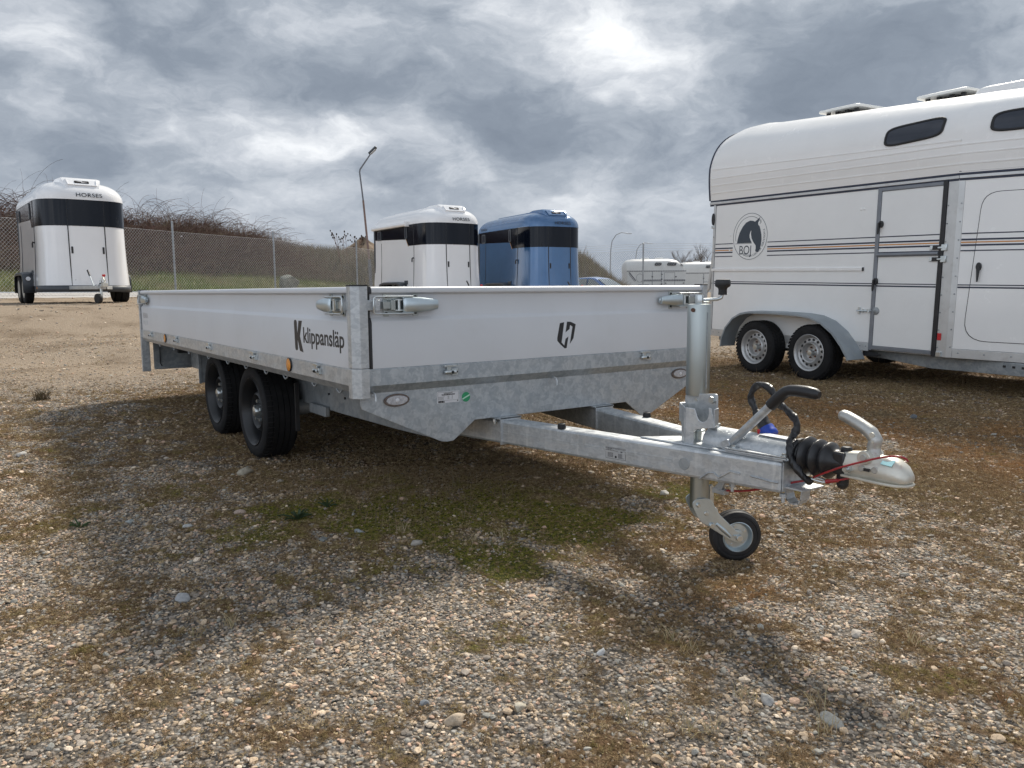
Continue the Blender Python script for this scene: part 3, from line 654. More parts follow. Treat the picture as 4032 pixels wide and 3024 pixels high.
# --- over-centre latches: o on the board face at the corner, a runs away from the post, n outward
def latch(o, a, n):
    o, a, n = Vector(o), Vector(a), Vector(n)
    f = -.0135
    b = MB()
    b.obox(o + a * .137 + n * (f + .002), a * .072, n * .002, Z * .031)
    for da in (.077, .197):
        for dz in (-.030, .030):
            b.obox(o + a * da + Z * dz + n * (f + .0025), a * .011, n * .0025, Z * .0105)
    b.obox(o + a * .075 + n * (f + .014), a * .020, n * .012, Z * .013)
    b.obox(o + a * .093 + n * (f + .020), a * .009, n * .012, Z * .018)
    base = b.build('latch', ZINC_Y, FB, 30, .001)
    for da in (.077, .197):
        for dz in (-.030, .030):
            sub(MB().cyl(o + a * da + Z * dz + n * (f + .004), o + a * da + Z * dz + n * (f + .008), .005, n=10).build('latch_bolt', RIM_BLK, base, 40), base)
    k = MB(); k.obox(o + a * .006 + n * (f + .016), a * .022, n * .006, Z * .019)
    k.obox(o + a * .030 + n * (f + .022), a * .011, n * .013, Z * .021)
    sub(k.build('keeper', G_PLAIN, base, 30, .003), base)
    w_ = MB()
    q = o + n * (f + .036)
    w_.tube([q + a * .172 + Z * .031, q + a * .06 + Z * .031, q + a * .022 + Z * .031, q + a * .014 + Z * .026, q + a * .013, q + a * .014 - Z * .026, q + a * .022 - Z * .031, q + a * .06 - Z * .031, q + a * .172 - Z * .031], .0032, 8)
    sub(w_.build('latch_bail', ZINC, base, 50), base)
    r = MB().cyl(o + a * .121 + n * (f + .020) - Z * .022, o + a * .121 + n * (f + .020) + Z * .022, .0075, n=12)
    for dz in (-.019, .019): r.obox(o + a * .125 + n * (f + .018) + Z * dz, a * .022, n * .010, Z * .002)
    sub(r.build('latch_roller', ZINC, base, 40), base)
    # pressed lever: wide at the hinge, narrow at the free end, folded edges
    st = [(.133, .0275, .030, .004), (.150, .0275, .0345, .010), (.20, .0245, .036, .010), (.255, .0185, .034, .009), (.278, .0155, .030, .008), (.282, .012, .024, .006)]
    rows = []
    for da, hz_, top, dep in st:
        c0 = o + a * da
        rows.append([c0 - Z * hz_ + n * (f + top - dep - .006), c0 - Z * hz_ + n * (f + top - .004), c0 - Z * (hz_ - .004) + n * (f + top), c0 + n * (f + top + .002), c0 + Z * (hz_ - .004) + n * (f + top), c0 + Z * hz_ + n * (f + top - .004), c0 + Z * hz_ + n * (f + top - dep - .006)])
    lv = MB().grid(rows); k0 = len(lv.v)
    lv.add([o + a * .282 + n * (f + .024) - Z * .012, o + a * .283 + n * (f + .010) - Z * .012, o + a * .283 + n * (f + .010) + Z * .012, o + a * .282 + n * (f + .024) + Z * .012], [(0, 1, 2, 3)])
    lo = lv.build('latch_lever', ZINC_B, base, 40); sub(lo, base)
    so = lo.modifiers.new('sheet', 'SOLIDIFY'); so.thickness = .003
for o, a, n in (((0, .050, .858), Y, X), ((0, W - .050, .858), -Y, X), ((-.046, 0, .858), -X, -Y), ((-L + .046, 0, .858), X, -Y), ((-.046, W, .858), -X, Y), ((-L + .046, W, .858), X, Y)):
    latch(o, a, n)

# --- side marker lamps
for xx in (-.690, -3.165):
    b = MB().lathe([(.029, .003), (.0305, .007), (.029, .010), (.027, .010)], (xx, 0, .598), -Y, 28).build('side_marker', RIM_BLK, FB, 40)
    sub(MB().lathe([(.0265, .007), (.0265, .0105), (.020, .0125), (.0, .0135)], (xx, 0, .598), -Y, 28).build('marker_lens', AMBER, b, 40), b)

# --- galvanised front plate
pl = [(.022, .540), (.022, .497), (.027, .480), (.053, .466), (.345, .329), (.360, .322), (.385, .319), (.412, .320), (.420, .325), (.513, .393)]
pl = pl + [(W - a, b) for a, b in pl[::-1]]
MB().ext(pl, (0, 0, 0), Y, Z, X, -.030, -.024).build('front_plate', G_SPANGLE, FB, 0, .0015)
FX = -.020
for yy in (.166, W - .166):
    b = MB().ext(oval(yy, .503, .053, .0245), (FX, 0, 0), Y, Z, X, -.0045, .004).build('front_reflector', mat('rusty_rim', (.13, .10, .085), .6, 0, .3, 60), FB, 0, .002)
    sub(MB().ext(oval(yy, .503, .0445, .0180), (FX, 0, 0), Y, Z, X, .0025, .0065).build('reflector_lens', CLEARL, b, 0, .003), b)
    sub(MB().lathe([(.008, 0), (.008, .002), (.004, .004)], (FX + .006, yy, .503), X, 14).build('reflector_bulb', LABELW, b, 40), b)
def rope_hook(p, n, d=.0):
    p, n = Vector(p), Vector(n)
    MB().tube([p - n * .012 + Z * .012, p + Z * .014, p + n * .014 + Z * .010, p + n * .020, p + n * .021 - Z * .018 - Z * d], .0042, 8).build('rope_hook', G_PLAIN, FB, 50)
for yy in (.068, .907, W - .068): rope_hook((-.012, yy, .525), X)
for k, xx in enumerate((-.22, -.48, -.83, -1.10, -1.42, -1.75, -2.15, -2.62, -3.05, -3.50)):
    a = [Vector((xx - .035 + .07 * i / 8, .024, ZR + .006 - .020 * sin(pi * i / 8))) for i in range(9)]
    MB().tube(a, .0035, 8).build('tie_loop', G_DULL, FB, 50)
# data label and approval dot on the plate
lab = MB().ext([(.341, .4735), (.341, .5185), (.441, .5185), (.441, .4735)], (FX, 0, 0), Y, Z, X, -.0042, -.0034).build('data_label', LABELW, FB, 0)
lp = MB(); xr = (FX - .0034, FX - .0029)
for (y0, y1, z0, z1) in ((.3445, .4375, .5155, .5162), (.3445, .3452, .4835, .5162), (.4368, .4375, .4835, .5162), (.3445, .4375, .4828, .4835)): lp.box(xr[0], xr[1], y0, y1, z0, z1)
for r_ in range(4):
    lp.box(xr[0], xr[1], .3462, .3462 + (.028, .024, .024, .024)[r_], .4975 - r_ * .0036, .4988 - r_ * .0036)
    lp.box(xr[0], xr[1], .388, .3955, .4990 - r_ * .0036, .5003 - r_ * .0036); lp.box(xr[0], xr[1], .407, .4115, .4995 - r_ * .0036, .5008 - r_ * .0036)
lp.box(xr[0], xr[1], .374, .405, .5092, .5100); lp.box(xr[0], xr[1], .4305, .4365, .4765, .4815)
sub(lp.build('label_print', INK_G, lab, 0), lab)
sub(text('label_lettering', 'HENRA', .0105, (FX - .0032, .3458, .4755), Y, Z, INK, FB, .0006, sx=.82), lab)
sub(text('label_lettering', '*XLGPL374R1R3157610*', .0065, (FX - .0032, .391, .5035), Y, Z, INK, FB, .0002, 'CENTER', sx=.9), lab)
sub(text('label_lettering', 'Aanhangwagens B.V.', .0055, (FX - .0032, .391, .5110), Y, Z, INK_G, FB, .0001, 'CENTER', sx=.9), lab)
dot = MB().ext(circ(.4725, .4895, .0195), (FX, 0, 0), Y, Z, X, -.0042, -.0033).build('approval_dot', GREENL, FB, 0)
sub(MB().obox((FX - .0029, .4725, .4895), (.0004, 0, 0), Vector((0, cos(.42), sin(.42))) * .0185, Vector((0, -sin(.42), cos(.42))) * .0026).build('dot_bar', GREENW, dot, 0), dot)

# --- lettering on the boards
sub(text('board_lettering', 'klippansläp', .090, (-.526, -.0002, .702), X, Z, INK, FB, .0012, sx=1.10, spacing=.985), near_board)
kk = MB()
kk.ext(round_poly([(-.621, .664), (-.627, .792), (-.593, .792), (-.589, .664)], [.015, .015, .015, .015]), (0, 0, 0), X, Z, -Y, 0, .0006)
kk.ext([(-.5945, .722), (-.571, .790), (-.532, .790), (-.562, .726), (-.527, .660), (-.566, .665)], (0, 0, 0), X, Z, -Y, 0, .0007)
sub(kk.build('board_emblem', INK, near_board, 0), near_board)
sub(text('board_lettering', 'HENRA', .0505, (-3.955, -.0002, .722), X, Z, INK_F, FB, .002, sx=1.22), near_board)
sub(text('board_lettering', 'MAJOR', .047, (-3.945, -.0002, .672), X, Z, mat('pale_print', (.56, .565, .57), .45), FB, .0, sx=1.22), near_board)
def shield(pts): return [(.965 + a * .0515, .7175 + b * .0555) for a, b in pts]
sh = MB()
sh.ext(shield([(-.70, .92), (-.25, .99), (-.52, -.56), (-.23, -.80), (-.09, -.30), (.20, -.12), (.02, -1.0), (-.18, -1.03), (-.62, -.72), (-.96, -.42), (-.96, -.15)]), (0, 0, 0), Y, Z, X, 0, .0006)
sh.ext(shield([(.06, 1.02), (.45, 1.0), (.98, .80), (.74, -.28), (.36, -.70), (.64, .62), (.38, .76), (.32, .45), (.03, .28), (-.10, .20)]), (0, 0, 0), Y, Z, X, 0, .0006)
sub(sh.build('board_emblem', INK, front_board, 0), front_board)

# --- undercarriage
for yy in (.335, W - .335 - .055):
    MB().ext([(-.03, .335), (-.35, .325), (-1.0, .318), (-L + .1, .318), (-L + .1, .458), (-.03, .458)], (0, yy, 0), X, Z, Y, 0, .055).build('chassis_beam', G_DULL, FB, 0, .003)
hol = [(-L + .06, .46), (-.05, .46), (-.05, .60)]
for k in range(9):
    cx = -.22 - .26 * k
    hol += [(cx + .042 * cos(t), .600 - .062 * sin(t)) for t in [pi * i / 8 for i in range(9)]]
hol += [(-L + .06, .60)]
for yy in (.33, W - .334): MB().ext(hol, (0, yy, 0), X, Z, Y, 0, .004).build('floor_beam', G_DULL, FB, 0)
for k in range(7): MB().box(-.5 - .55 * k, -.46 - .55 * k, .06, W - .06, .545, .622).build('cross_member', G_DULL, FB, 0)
MB().box(-1.32, -1.10, .31, .334, .285, .335).build('gusset', G_DULL, FB, 0, .003)
for k in range(5): MB().cyl((-.30 - .2 * k, .334, .40), (-.30 - .2 * k, .329, .40), .006, n=8).build('frame_bolt', RIM_BLK, FB, 40)
MB().cyl((-.62, .334, .41), (-.62, .322, .41), .012, n=6).build('frame_bolt', ZINC, FB, 40)
for xc in (-1.665, -2.415):
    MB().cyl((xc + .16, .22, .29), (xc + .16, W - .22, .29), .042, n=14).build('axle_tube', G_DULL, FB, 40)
    for yy in (.30, W - .34): MB().obox((xc + .08, yy + .02, .268), (.10, 0, .02), (0, .014, 0), (-.01, 0, .03)).build('swing_arm', G_DULL, FB, 0, .004)

def wheel(xc, yo, sgn, zc=.251, R=.255, wd=.185):
    """yo: plane of the outer sidewall, sgn: outward direction along y"""
    ax = Vector((0, sgn, 0)); c = Vector((xc, yo - sgn * .0, zc))
    pr = [(.182, -wd + .006), (.205, -wd), (.236, -wd + .008), (.2495, -wd + .022)]
    for k in range(5):           # circumferential grooves
        a0 = -wd + .028 + k * .0305
        pr += [(R - .0012 * (k != 2), a0), (R - .0012 * (k != 2), a0 + .0255)]
        if k < 4: pr += [(R - .008, a0 + .0265), (R - .008, a0 + .0295)]
    pr += [(.2495, -.020), (.243, -.008), (.232, -.001), (.215, .002), (.200, .001), (.190, -.003), (.181, -.009)]
    t = MB().lathe(pr, c, ax, 64, caps=False)
    tw = t.build('wheel', TYRE, FB, 28)
    # tread sipes on the outer ribs
    sp = MB()
    for k in range(56):
        a = 2 * pi * k / 56; u = Vector((cos(a), 0, sin(a))); v = Vector((-sin(a), 0, cos(a)))
        sp.obox(c + u * (R - .007) + ax * -.028, u * .0085, v * .0016, ax * .016)
    sub(tag(sp.build('tread_groove', RUBBER, tw, 0), kind='stuff'), tw)
    rm = MB().lathe([(.183, -.008), (.186, -.003), (.1835, -.0005), (.178, -.004), (.172, -.018), (.164, -.026), (.158, -.050), (.150, -.088), (.134, -.090), (.121, -.066), (.104, -.036), (.093, -.029), (.085, -.034), (.074, -.050), (.030, -.053), (.028, -.053)], c, ax, 48, caps=False).build('rim', RIM_BLK, tw, 35); sub(rm, tw)
    for k in range(5):
        a = 2 * pi * k / 5 + .3; p = c + Vector((cos(a), 0, sin(a))) * .055
        sub(MB().cyl(p + ax * -.053, p + ax * -.030, .0105, .0098, n=6).build('wheel_bolt', ZINC, tw, 30), tw)
    sub(MB().lathe([(.031, -.053), (.031, -.026), (.026, -.014), (.012, -.010), (0, -.0095)], c, ax, 24).build('hub_cap', ZINC, tw, 40), tw)
    sub(MB().cyl(c + Vector((-.140, 0, -.03)) + ax * -.085, c + Vector((-.128, 0, -.028)) + ax * -.055, .004, n=8).build('valve', ZINC, tw, 40), tw)
for xc in (-1.665, -2.415):
    zc_ = .262 if xc > -2 else .285
    wheel(xc, .112, -1, zc_); wheel(xc, W - .112, 1, zc_)
# flaps and the rear light panel
MB().box(-2.815, -2.80, .12, .30, .315, .536).box(-2.80, -2.795, .115, .135, .31, .53).build('mud_flap', G_DULL, FB, 0, .002)
MB().box(-2.815, -2.80, W - .30, W - .12, .315, .536).build('mud_flap', G_DULL, FB, 0, .002)
MB().box(-1.27, -1.262, .215, .238, .20, .45).build('splash_guard', BLACKP, FB, 0, .002)
MB().box(-1.27, -1.262, W - .26, W - .20, .20, .50).build('splash_guard', BLACKP, FB, 0, .002)
pnl = MB().box(-L + .012, -L + .018, .075, W - .075, .318, .535).box(-L + .018, -L + .055, .075, W - .075, .312, .318).build('light_panel', G_DULL, FB, 0, .001)
sub(MB().box(-L + .018, -L + .045, .25, .33, .43, .50).box(-L + .018, -L + .045, W - .33, W - .25, .43, .50).build('lamp_housing', BLACKP, pnl, 0, .006), pnl)
MB().tube([(-L + .03, .12, .53), (-L + .028, .121, .44), (-L + .028, .118, .36), (-L + .035, .13, .335)], .004, 6).build('lamp_cable', RUBBER, FB, 50)

# --- drawbar
def arm(s):
    """s=+1: near arm; mirrored for the far one"""
    yy = (lambda v: v) if s > 0 else (lambda v: W - v)
    q = [(-.55, .516), (1.168, .860), (1.168, .925), (1.10, .918), (-.03, .706), (-.55, .612)]
    pts = [(a, yy(b)) for a, b in q]
    rows_z = [(.286, 0), (.383, 0)]
    m = MB().ext(pts, (0, 0, 0), X, Y, Z, .286, .383)
    return m.build('drawbar_arm', G_PLAIN, FB, 0, .010)
arm_n = arm(1); arm_f = arm(-1)
nd = Vector((-.2, 1, 0)).normalized() * -1      # outward normal of the near arm
ad = Vector((1, .2, 0)).normalized()
def on_arm(x, z, o=0.0): return Vector((x, .626 + .2 * x, z)) + nd * o
for s in (1, -1):
    yy = (lambda v: v) if s > 0 else (lambda v: W - v)
    MB().ext([(-.002, yy(.620)), (.004, yy(.618)), (.004, yy(.720)), (-.002, yy(.719))], (0, 0, 0), X, Y, Z, .281, .3925).ext([(-.06, yy(.60)), (.004, yy(.614)), (.004, yy(.724)), (-.06, yy(.72))], (0, 0, 0), X, Y, Z, .3865, .3925).build('arm_flange', G_PLAIN, FB, 0, .001)
    MB().cyl((-.022, yy(.607), .3865), (-.022, yy(.607), .376), .009, n=6).cyl((-.022, yy(.607), .376), (-.022, yy(.607), .366), .005, n=8).build('flange_bolt', ZINC, FB, 30)
    bx = .30
    MB().lathe([(.016, 0), (.0165, .008), (.014, .019), (.010, .021), (.009, .017), (0, .017)], (bx, yy(.70), .383), Z, 20).build('rubber_buffer', RUBBER, FB, 40)
MB().ext([(-.044, -.021), (-.044, .0205), (.044, .0205), (.044, -.021)], on_arm(.561, .325), ad, Z, nd, .0002, .0007).build('type_label', LABELS, FB, 0)
tl = [o for o in FB.children if o.name == 'type_label'][0]
tp = MB(); oo = on_arm(.561, .325)
for (a0, a1, b0, b1) in ((-.0435, .0435, .0192, .0202), (-.0435, .0435, -.0205, -.0196), (-.0435, -.0428, -.0205, .0202), (.0428, .0435, -.0205, .0202), (-.008, .040, .0160, .0172), (-.008, .034, .0125, .0135), (-.008, .010, .0085, .0095), (-.008, .012, .0045, .0062), (.022, .030, .0030, .0100)):
    tp.ext([(a0, b0), (a0, b1), (a1, b1), (a1, b0)], oo, ad, Z, nd, .0006, .0011)
for r_ in range(5):
    tp.ext([(-.034, -.0005 - r_ * .0035), (-.034, .0008 - r_ * .0035), (-.012, .0008 - r_ * .0035), (-.012, -.0005 - r_ * .0035)], oo, ad, Z, nd, .0006, .0011)
    tp.ext([(.012, -.0015 - r_ * .0035), (.012, -.0002 - r_ * .0035), (.028 + .009 * (r_ == 4), -.0002 - r_ * .0035), (.028 + .009 * (r_ == 4), -.0015 - r_ * .0035)], oo, ad, Z, nd, .0006, .0011)
for a0 in (-.034, -.012, .012, .020, .028): tp.ext([(a0, -.0155), (a0, .0005), (a0 + .0008, .0005), (a0 + .0008, -.0155)], oo, ad, Z, nd, .0006, .0011)
tp.ext(circ(.001, -.0125, .0045, 14), oo, ad, Z, nd, .0006, .0011)
sub(tp.build('label_print', INK, tl, 0), tl)
sub(text('label_lettering', 'HENRA', .0105, oo + ad * -.0415 + Z * .0098 + nd * .0008, ad, Z, INK, FB, .0006, sx=.92, spacing=1.1), tl)
MB().ext(circ(.0, .0, .0205, 28), on_arm(.836, .329), ad, Z, nd, -.002, .0016).build('plug_disc', G_DULL, FB, 0, .001)
# lengthwise pressing of the arm's outer face and the weld runs near the nose
MB().obox(on_arm(.40, .338, .0004), ad * .40, nd * .0010, Z * .0022).obox(on_arm(.40, .330, .0004), ad * .40, nd * .0008, Z * .0014).build('arm_crease', G_PLAIN, FB, 0)
wl = MB()
P2 = [on_arm(x, z, .002) for x, z in ((.895, .288), (.925, .312), (.945, .316), (.962, .303), (.990, .322), (1.002, .330), (1.035, .327))]
wl.tube(P2, .0035, 6); wl.tube([on_arm(x, z, .002) for x, z in ((1.07, .326), (1.10, .3235), (1.135, .319), (1.16, .3185))], .003, 6)
wl.build('weld_bead', G_PLAIN, FB, 60)
MB().ext([(.90, .835), (1.168, .864), (1.168, W - .864), (.90, W - .835), (.62, W - .80), (.70, .925), (.62, .80)], (0, 0, 0), X, Y, Z, .3835, .3895).build('nose_plate', G_PLAIN, FB, 0, .002)
MB().box(1.169, 1.173, .862, W - .862, .292, .384).build('nose_end', G_PLAIN, FB, 0, .002)

# --- brake housing tube with side flanges
hs = []
for i in range(15):
    a = -.35 + (pi + .7) * i / 14; hs.append((.925 - .056 * cos(a), .396 + .050 * sin(a)))
hs = [(.862, .3895)] + hs[1:-1] + [(W - .862, .3895)]
MB().ext(hs, (0, 0, 0), Y, Z, X, .845, 1.186).build('brake_housing', G_PLAIN, FB, 35, .003)
MB().cyl((1.18, .925, .402), (1.194, .925, .402), .052, n=28).build('housing_collar', BLACKP, FB, 35, .002)
for s in (1, -1):
    yy = (lambda v: v) if s > 0 else (lambda v: W - v)
    fl = round_poly([(.962, yy(.835)), (1.18, yy(.862)), (1.18, yy(.885)), (.985, yy(.885))], .012)
    MB().ext(fl, (0, 0, 0), X, Y, Z, .3905, .3955).ext(fl, (0, 0, 0), X, Y, Z, .397, .4015).build('housing_flange', G_PLAIN, FB, 0, .0012)
    for bx, by in ((.990, .853), (1.168, .872)):
        MB().cyl((bx, yy(by), .4015), (bx, yy(by), .4035), .014, n=18).cyl((bx, yy(by), .4035), (bx, yy(by), .411), .0085, n=6).build('flange_bolt', ZINC, FB, 30)
        MB().cyl((bx, yy(by), .285), (bx, yy(by), .274), .011, n=6).cyl((bx, yy(by), .274), (bx, yy(by), .258), .0055, n=8).build('flange_nut', G_PLAIN, FB, 30)
for xx in (1.03, 1.162): MB().cyl((xx, .925, .444), (xx, .925, .451), .0035, n=8).ball((xx, .925, .455), .0055, n=10, m=8).build('grease_nipple', REDP, FB, 50)
MB().cyl((.862, .925, .444), (.862, .925, .456), .011, n=6).build('housing_bolt', ZINC, FB, 30)
MB().box(1.045, 1.155, .905, .945, .4455, .4475).build('housing_label', LABELS, FB, 0)

# --- gaiter and coupling head
bp = [(.044, 0)]
for k in range(3):
    x0 = .006 + k * .036
    bp += [(.041, x0), (.052, x0 + .009), (.0610 - .003 * k, x0 + .0165), (.0605 - .003 * k, x0 + .0195), (.050 - .002 * k, x0 + .027), (.039, x0 + .0345)]
bp += [(.036, .118), (.033, .135), (.032, .150)]
MB().lathe(bp, (1.192, .925, .403), X, 36).build('gaiter', BELLOW, FB, 50)
MB().box(1.312, 1.352, .893, .957, .372, .438).cyl((1.338, .925, .43), (1.338, .925, .452), .0165, n=20).cyl((1.330, .925, .375), (1.330, .925, .340), .0175, n=20).ball((1.330, .925, .341), .0172, n=14, m=8).build('gaiter_collar', BELLOW, FB, 40, .006)
def sect(x, zb, zt, hw, top=.80, n=20, p=4.4):
    row = []
    for i in range(n):
        a = 2 * pi * i / n; ca, sa = cos(a), sin(a)
        yv = hw * (abs(ca) ** (2 / p)) * (1 if ca >= 0 else -1); zv = (abs(sa) ** (2 / p)) * (1 if sa >= 0 else -1)
        if zv > 0: yv *= 1 - (1 - top) * zv
        row.append(Vector((x, .925 + yv, (zb + zt) / 2 + zv * (zt - zb) / 2)))
    return row
rows = [sect(*a) for a in ((1.338, .374, .440, .030), (1.36, .372, .443, .033), (1.40, .373, .448, .034), (1.425, .374, .450, .036, .6), (1.445, .374, .444, .039, .6), (1.47, .374, .446, .041, .55), (1.495, .375, .440, .041, .55), (1.515, .376, .426, .036, .6), (1.527, .379, .408, .026, .7), (1.531, .385, .397, .014))]
h = MB().grid(rows, True); k0 = 20
h.f.append(tuple(range(20))[::-1]); h.f.append(tuple(len(rows) * 20 - 20 + i for i in range(20)))
fl = [(1.345, .886), (1.40, .882), (1.47, .876), (1.512, .883), (1.532, .906), (1.536, .925)]
fl = fl + [(a, W - b) for a, b in fl[::-1][1:]]
h.ext(fl, (0, 0, 0), X, Y, Z, .371, .3785)
h.cyl((1.412, .888, .436), (1.412, .962, .436), .020, n=20)
cp = h.build('coupling_head', CAST, FB, 45, .002)
cb_ = MB()
for xx, zz, r in ((1.408, .406, .0085), (1.448, .408, .0095), (1.412, .437, .0095)): cb_.cyl((xx, .884, zz), (xx, .891, zz), r, n=16)
sub(cb_.build('coupling_rivet', CASTG, cp, 35, .001), cp)
sub(MB().cyl((1.368, .879, .397), (1.368, .892, .397), .0115, n=6).cyl((1.368, .868, .397), (1.368, .879, .397), .0065, n=10).build('coupling_bolt', ZINC, cp, 30), cp)
sub(MB().box(1.418, 1.434, .8815, .886, .401, .409).build('coupling_slot', BLACKP, cp, 0), cp)
sub(MB().obox((1.478, .898, .4335), (.016, 0, -.001), (0, .010, .0065), (0, -.0003, .0006)).build('coupling_sticker', CYANL, cp, 0), cp)
lv = MB(); LP = [(1.424, .440), (1.420, .464), (1.425, .485), (1.410, .504), (1.389, .516), (1.363, .528), (1.338, .5385), (1.326, .5415)]
lr = [.0185, .018, .018, .0185, .0175, .0180, .0172, .0165]
cur = []
for i in range(len(LP) - 1):
    for j in range(4):
        t = j / 4; cur.append((LP[i][0] * (1 - t) + LP[i + 1][0] * t, LP[i][1] * (1 - t) + LP[i + 1][1] * t, lr[i] * (1 - t) + lr[i + 1] * t))
cur.append((*LP[-1], lr[-1]))
lv.tube([(a, .925, b) for a, b, r in cur], [r for a, b, r in cur], 16); lv.ball((1.326, .925, .5415), .0166, n=16, m=8)
for p_ in range(len(lv.v)):
    v = lv.v[p_]; lv.v[p_] = (v[0], .925 + (v[1] - .925) * 1.15, v[2])
lev = lv.build('coupling_lever', CASTG, FB, 50)
sub(MB().cyl((1.424, .903, .5005), (1.424, .909, .5005), .0075, n=14).cyl((1.428, .903, .482), (1.428, .907, .482), .004, n=10).build('lever_pin', CAST, lev, 35), lev)
# safety cable
MB().tube([(1.246, .905, .338), (1.258, .890, .351), (1.305, .878, .376), (1.352, .873, .400), (1.398, .872, .420), (1.446, .872, .440), (1.477, .874, .4515), (1.503, .879, .4575), (1.521, .885, .4585), (1.532, .893, .453), (1.530, .903, .446), (1.515, .92, .440)], .0030, 8).build('safety_cable', REDW, FB, 60)
MB().tube([(1.385, .92, .378), (1.36, .905, .366), (1.337, .895, .357), (1.30, .892, .346)], .0030, 8).tube([(1.335, .895, .356), (1.298, .892, .3455)], [.0052, .0068], 8).build('safety_cable', REDW, FB, 60)
MB().tube([(1.235, .885, .350), (1.25, .886, .346), (1.268, .887, .344), (1.290, .889, .3405), (1.297, .892, .344), (1.288, .897, .348), (1.26, .894, .352)], .0040, 8).build('cable_hook', ZINC, FB, 60)
MB().tube([(.925, .90, .240), (.985, .898, .2505), (1.033, .896, .264), (1.08, .895, .280), (1.129, .897, .297), (1.18, .905, .318), (1.235, .92, .336)], .0035, 8).build('brake_rod_cable', REDW, FB, 60)
lg = MB().ext(round_poly([(.905, .286), (.945, .286), (.925, .262), (.912, .232), (.885, .226), (.878, .240), (.900, .262)], .006), (0, .893, 0), X, Z, Y, -.004, .010)
lg.box(.878, .930, .886, .910, .226, .2425)
lg.build('brake_lug', G_PLAIN, FB, 0, .003)
ub = [(1.166, .304), (1.166, .282), (1.172, .266), (1.184, .2565), (1.198, .2555), (1.212, .261), (1.220, .274), (1.224, .304)]
ubm = MB()
for i in range(len(ub) - 1):
    (a0, b0), (a1, b1) = ub[i], ub[i + 1]; dx, dz = a1 - a0, b1 - b0; l_ = sqrt(dx * dx + dz * dz)
    ubm.obox(((a0 + a1) / 2, .905, (b0 + b1) / 2), (dx / 2 * 1.12, 0, dz / 2 * 1.12), (0, .021, 0), (-dz / l_ * .002, 0, dx / l_ * .002))
ubm.box(1.15, 1.236, .872, .978, .3035, .3085)
ubm.build('cable_ring', G_PLAIN, FB, 50)

# --- hand brake lever
hbp = [(.94, .872, .384), (.959, .872, .406), (1.122, .872, .560)]
MB().tube(hbp, .0135, 14).ext(round_poly([(.915, .392), (.945, .392), (.975, .405), (.962, .425), (.94, .415)], .006), (0, .872, 0), X, Z, Y, -.016, .016).build('brake_lever', G_PLAIN, FB, 40, .002)
gp = [(1.112, .872, .5505), (1.135, .872, .573), (1.153, .872, .590), (1.166, .872, .5995), (1.182, .872, .6045), (1.205, .872, .6060), (1.24, .872, .6055), (1.268, .872, .6025), (1.279, .872, .6010)]
MB().tube(gp, [.0185, .0185, .0178, .0170, .0172, .0178, .0180, .0165, .010], 16).build('brake_grip', BLACKP, FB, 50)

# --- jockey wheel: jack tube, crank, bracket, fork, wheel
JX, JY = .771, .925
RV = Vector((.574, .819, 0)); FV = Vector((.819, -.574, 0))
jt = MB().lathe([(.0, .545), (.0395, .545), (.0402, .55), (.0402, .850), (.0385, .8565), (.030, .858), (0, .858)], (JX, JY, 0), Z, 40).build('jack_tube', ZINC_Y, FB, 40)
sub(MB().obox(Vector((JX, JY, .70)) + RV * .020 + FV * .0352, RV * .0016, FV * .0014, (0, 0, .13)).build('tube_seam', G_DULL, jt, 0), jt)
sub(MB().lathe([(.007, 0), (.007, .006), (0, .008)], Vector((JX, JY, .838)) - RV * .027 + FV * .029, FV - RV * .6, 10).build('tube_pin', RUST, jt, 40), jt)
cr = MB().lathe([(0, .857), (.0135, .857), (.0145, .860), (.0145, .886), (.0125, .889), (0, .889)], (JX, JY, 0), Z, 6)
base = Vector((JX, JY, .8705))
cr.tube([base, base + RV * .030 + Z * .001, base + RV * .062 + Z * .0035, base + RV * .074 + Z * .008, base + RV * .0775 + Z * .020], .0062, 12)
cro = cr.build('jack_crank', ZINC, FB, 40)
kb = Vector((JX, JY, 0)) + RV * .0785
sub(MB().lathe([(0, .888), (.0145, .888), (.0150, .890), (.0142, .905), (.016, .911), (.0245, .9165), (.0265, .921), (.0262, .934), (.0235, .9395), (.018, .9405), (0, .941)], kb, Z, 28).build('crank_knob', BLACKP, cro, 50), cro)
MB().cyl((JX + .008, JY - .005, .46), (JX + .008, JY - .005, .424), .019, n=20).lathe([(0, .419), (.026, .419), (.0275, .4225), (.026, .426), (.019, .429), (0, .429)], (JX + .008, JY - .005, 0), Z, 24).cyl((JX + .008, JY - .005, .42), (JX + .008, JY - .005, .384), .0145, n=18).build('jack_screw', ZINC_Y, FB, 40)
# bracket: back plate plus bent front channel with a slot
bk = Vector((.735, .905, 0)); bdir = Vector((.960, -.05, 0)).normalized()
pb = round_poly([(0, .44), (0, .545), (.150, .562), (.150, .44)], [.0, .012, .014, 0])
MB().ext(pb, bk, bdir, Z, bdir.cross(Z), -.003, .003).build('jack_bracket', G_PLAIN, FB, 0, .002)
f0, f1, f2 = Vector((.728, .888, 0)), Vector((.800, .838, 0)), Vector((.898, .868, 0))
d1, d2 = (f1 - f0).normalized(), (f2 - f1).normalized(); l1, l2 = (f1 - f0).length, (f2 - f1).length
slot = [(l2 * .60 + .020 * cos(t), .492 - .024 * sin(t)) for t in [pi * i / 10 for i in range(11)]]
fr = MB().ext([(0, .452), (0, .516), (l1, .512), (l1, .372), (l1 * .52, .376), (l1 * .50, .440), (l1 * .30, .452)], f0, d1, Z, d1.cross(Z), 0, .005)
